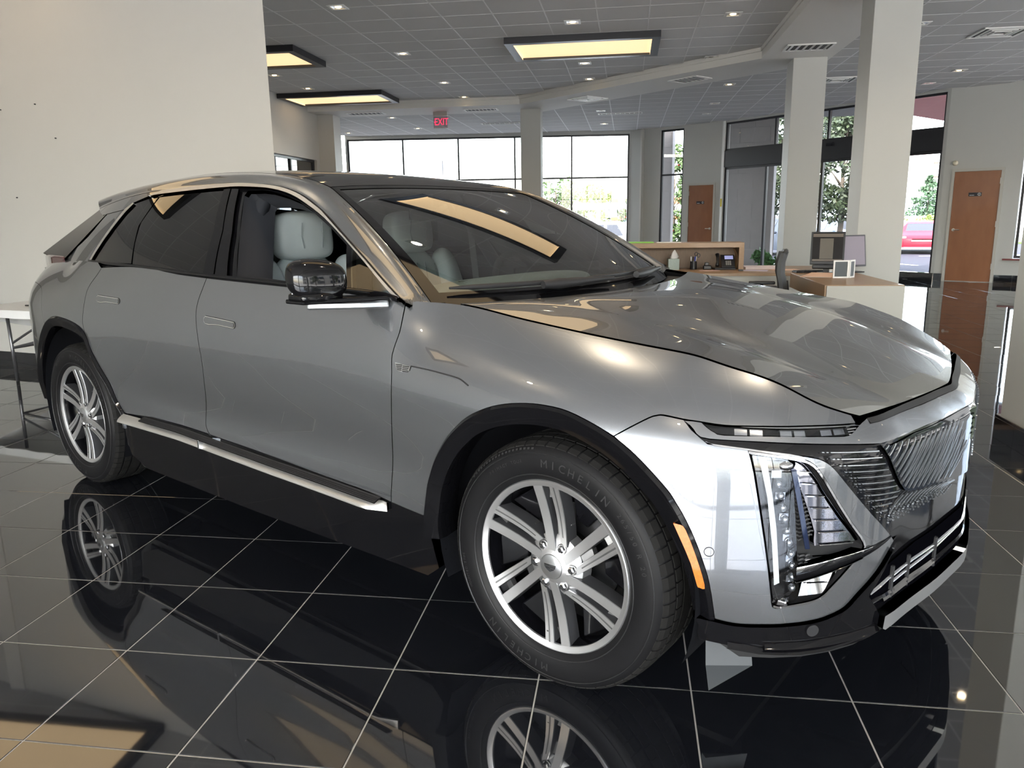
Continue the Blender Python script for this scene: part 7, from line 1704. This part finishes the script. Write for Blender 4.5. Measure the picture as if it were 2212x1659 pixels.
simple_car('parked_car', 'silver car seen behind the slim post at the right of the back window', (-1.4, 27.6, GZ), R_(-60), (.55, .57, .60), 4.5, 1.8, 1.5, group='cars parked outside')
simple_car('parked_car', 'dark car just right of the middle pillar outside', (6.3, 31.8, GZ), R_(-70), (.05, .06, .08), 4.6, 1.8, 1.6, group='cars parked outside')
simple_car('parked_car', 'white car behind the tree trunk outside the entrance', (8.3, 40.6, GZ), R_(-75), (.7, .7, .72), 4.6, 1.8, 1.55, group='cars parked outside')
simple_car('parked_car', 'blue-grey car outside cut by the pillar beside the desk', (9.5, 34.5, GZ), R_(-80), (.28, .34, .40), 4.6, 1.8, 1.5, group='cars parked outside')
# ---- filling station and banner beyond the back windows
gs = thing('filling_station', 'white filling station canopy with orange bands far behind the back window', 'canopy', (-1.7, 54, GZ), 0)
m_wo = mat('station_white', (.78, .78, .78), .5); m_or = mat('station_orange', (.5, .13, .045), .5)
obj('canopy', MB().box(-2.2, 4.2, -3, 3, 2.12, 2.55), m_wo, gs)
for x in (-.6, 2.6): obj('canopy_post', MB().box(x-.15, x+.15, -.3, .3, 0, 2.12), m_wo, gs)
b_ = obj('shop_wall', MB().box(.2, 6.4, 6, 10, 0, 3.7), m_wo, gs); obj('orange_band', MB().box(.18, 6.42, 5.9, 6.0, 2.55, 3.0), m_or, b_); obj('orange_band', MB().box(.18, 6.42, 5.9, 6.0, 1.35, 1.6), m_or, b_)
for x in (.5, 2.0, 3.5, 5.0):
    for z0, z1 in ((.3, 1.1), (1.7, 2.35), (3.1, 3.5)): obj('shop_window', MB().box(x, x+1.0, 5.88, 5.98, z0, z1), mat('shop_glass', (.35, .36, .38), .3), b_)
obj('blue_poster', MB().box(1.0, 1.7, 5.7, 5.75, .9, 1.5), mat('poster_blue', (.06, .12, .45), .5), gs)
bn = thing('banner_sign', 'tall grey banner on a pole beyond the back windows', 'banner', (-10.0, 37.5, GZ), 0)
obj('banner_pole', MB().tube([(.30, 0, 0), (.30, 0, 4.6)], .04, 8), m_bp, bn, smooth=True)
bf = obj('banner_cloth', MB().quadbox([(-.14, 0, 3.35), (.22, 0, 3.2), (.16, 0, 4.40), (-.20, 0, 4.55)], (0, 1, 0), .02), mat('banner_grey', (.22, .24, .27), .7), bn)
obj('banner_panel', MB().quadbox([(-.10, -.01, 3.45), (.17, -.01, 3.36), (.16, -.01, 3.6), (-.11, -.01, 3.7)], (0, 1, 0), .01), m_wo, bf)
obj('banner_panel', MB().quadbox([(-.09, -.01, 3.78), (.10, -.01, 3.72), (.09, -.01, 3.9), (-.10, -.01, 3.98)], (0, 1, 0), .01), m_wo, bf)
text_obj('banner_lettering', 'GMC', .20, m_wo, Matrix.Translation((.01, -.012, 4.2)) @ Matrix.Rotation(R_(90), 4, 'X') @ Matrix.Rotation(R_(-82), 4, 'Z'), bf, .002)
ml_ = thing('mailbox', 'dark metal mailbox on a post outside the back window', 'mailbox', (-.80, 22.0, GZ), 0)
obj('post', MB().box(-.03, .03, -.03, .03, 0, .85), m_bp, ml_); obj('box', MB().box(-.15, .15, -.2, .2, .85, 1.12), mat('mailbox_green', (.04, .05, .045), .6), ml_, bevel=.02); obj('lid', MB().box(-.19, .19, -.23, .23, 1.12, 1.15), m_bp, ml_)

for k, (x, y, h) in enumerate(((17.5, -9, 5.5), (18.5, -1.5, 6.2), (17, 6, 5.2))):
    tree(x, y, h, 1.9, 16, 160, .14, m_lf0, ['leafy tree outside the right windows, nearest the street end', 'tall leafy tree outside the right windows, middle of three', 'leafy tree outside the right windows, nearest the entrance'][k], 60+k, .14, .3)
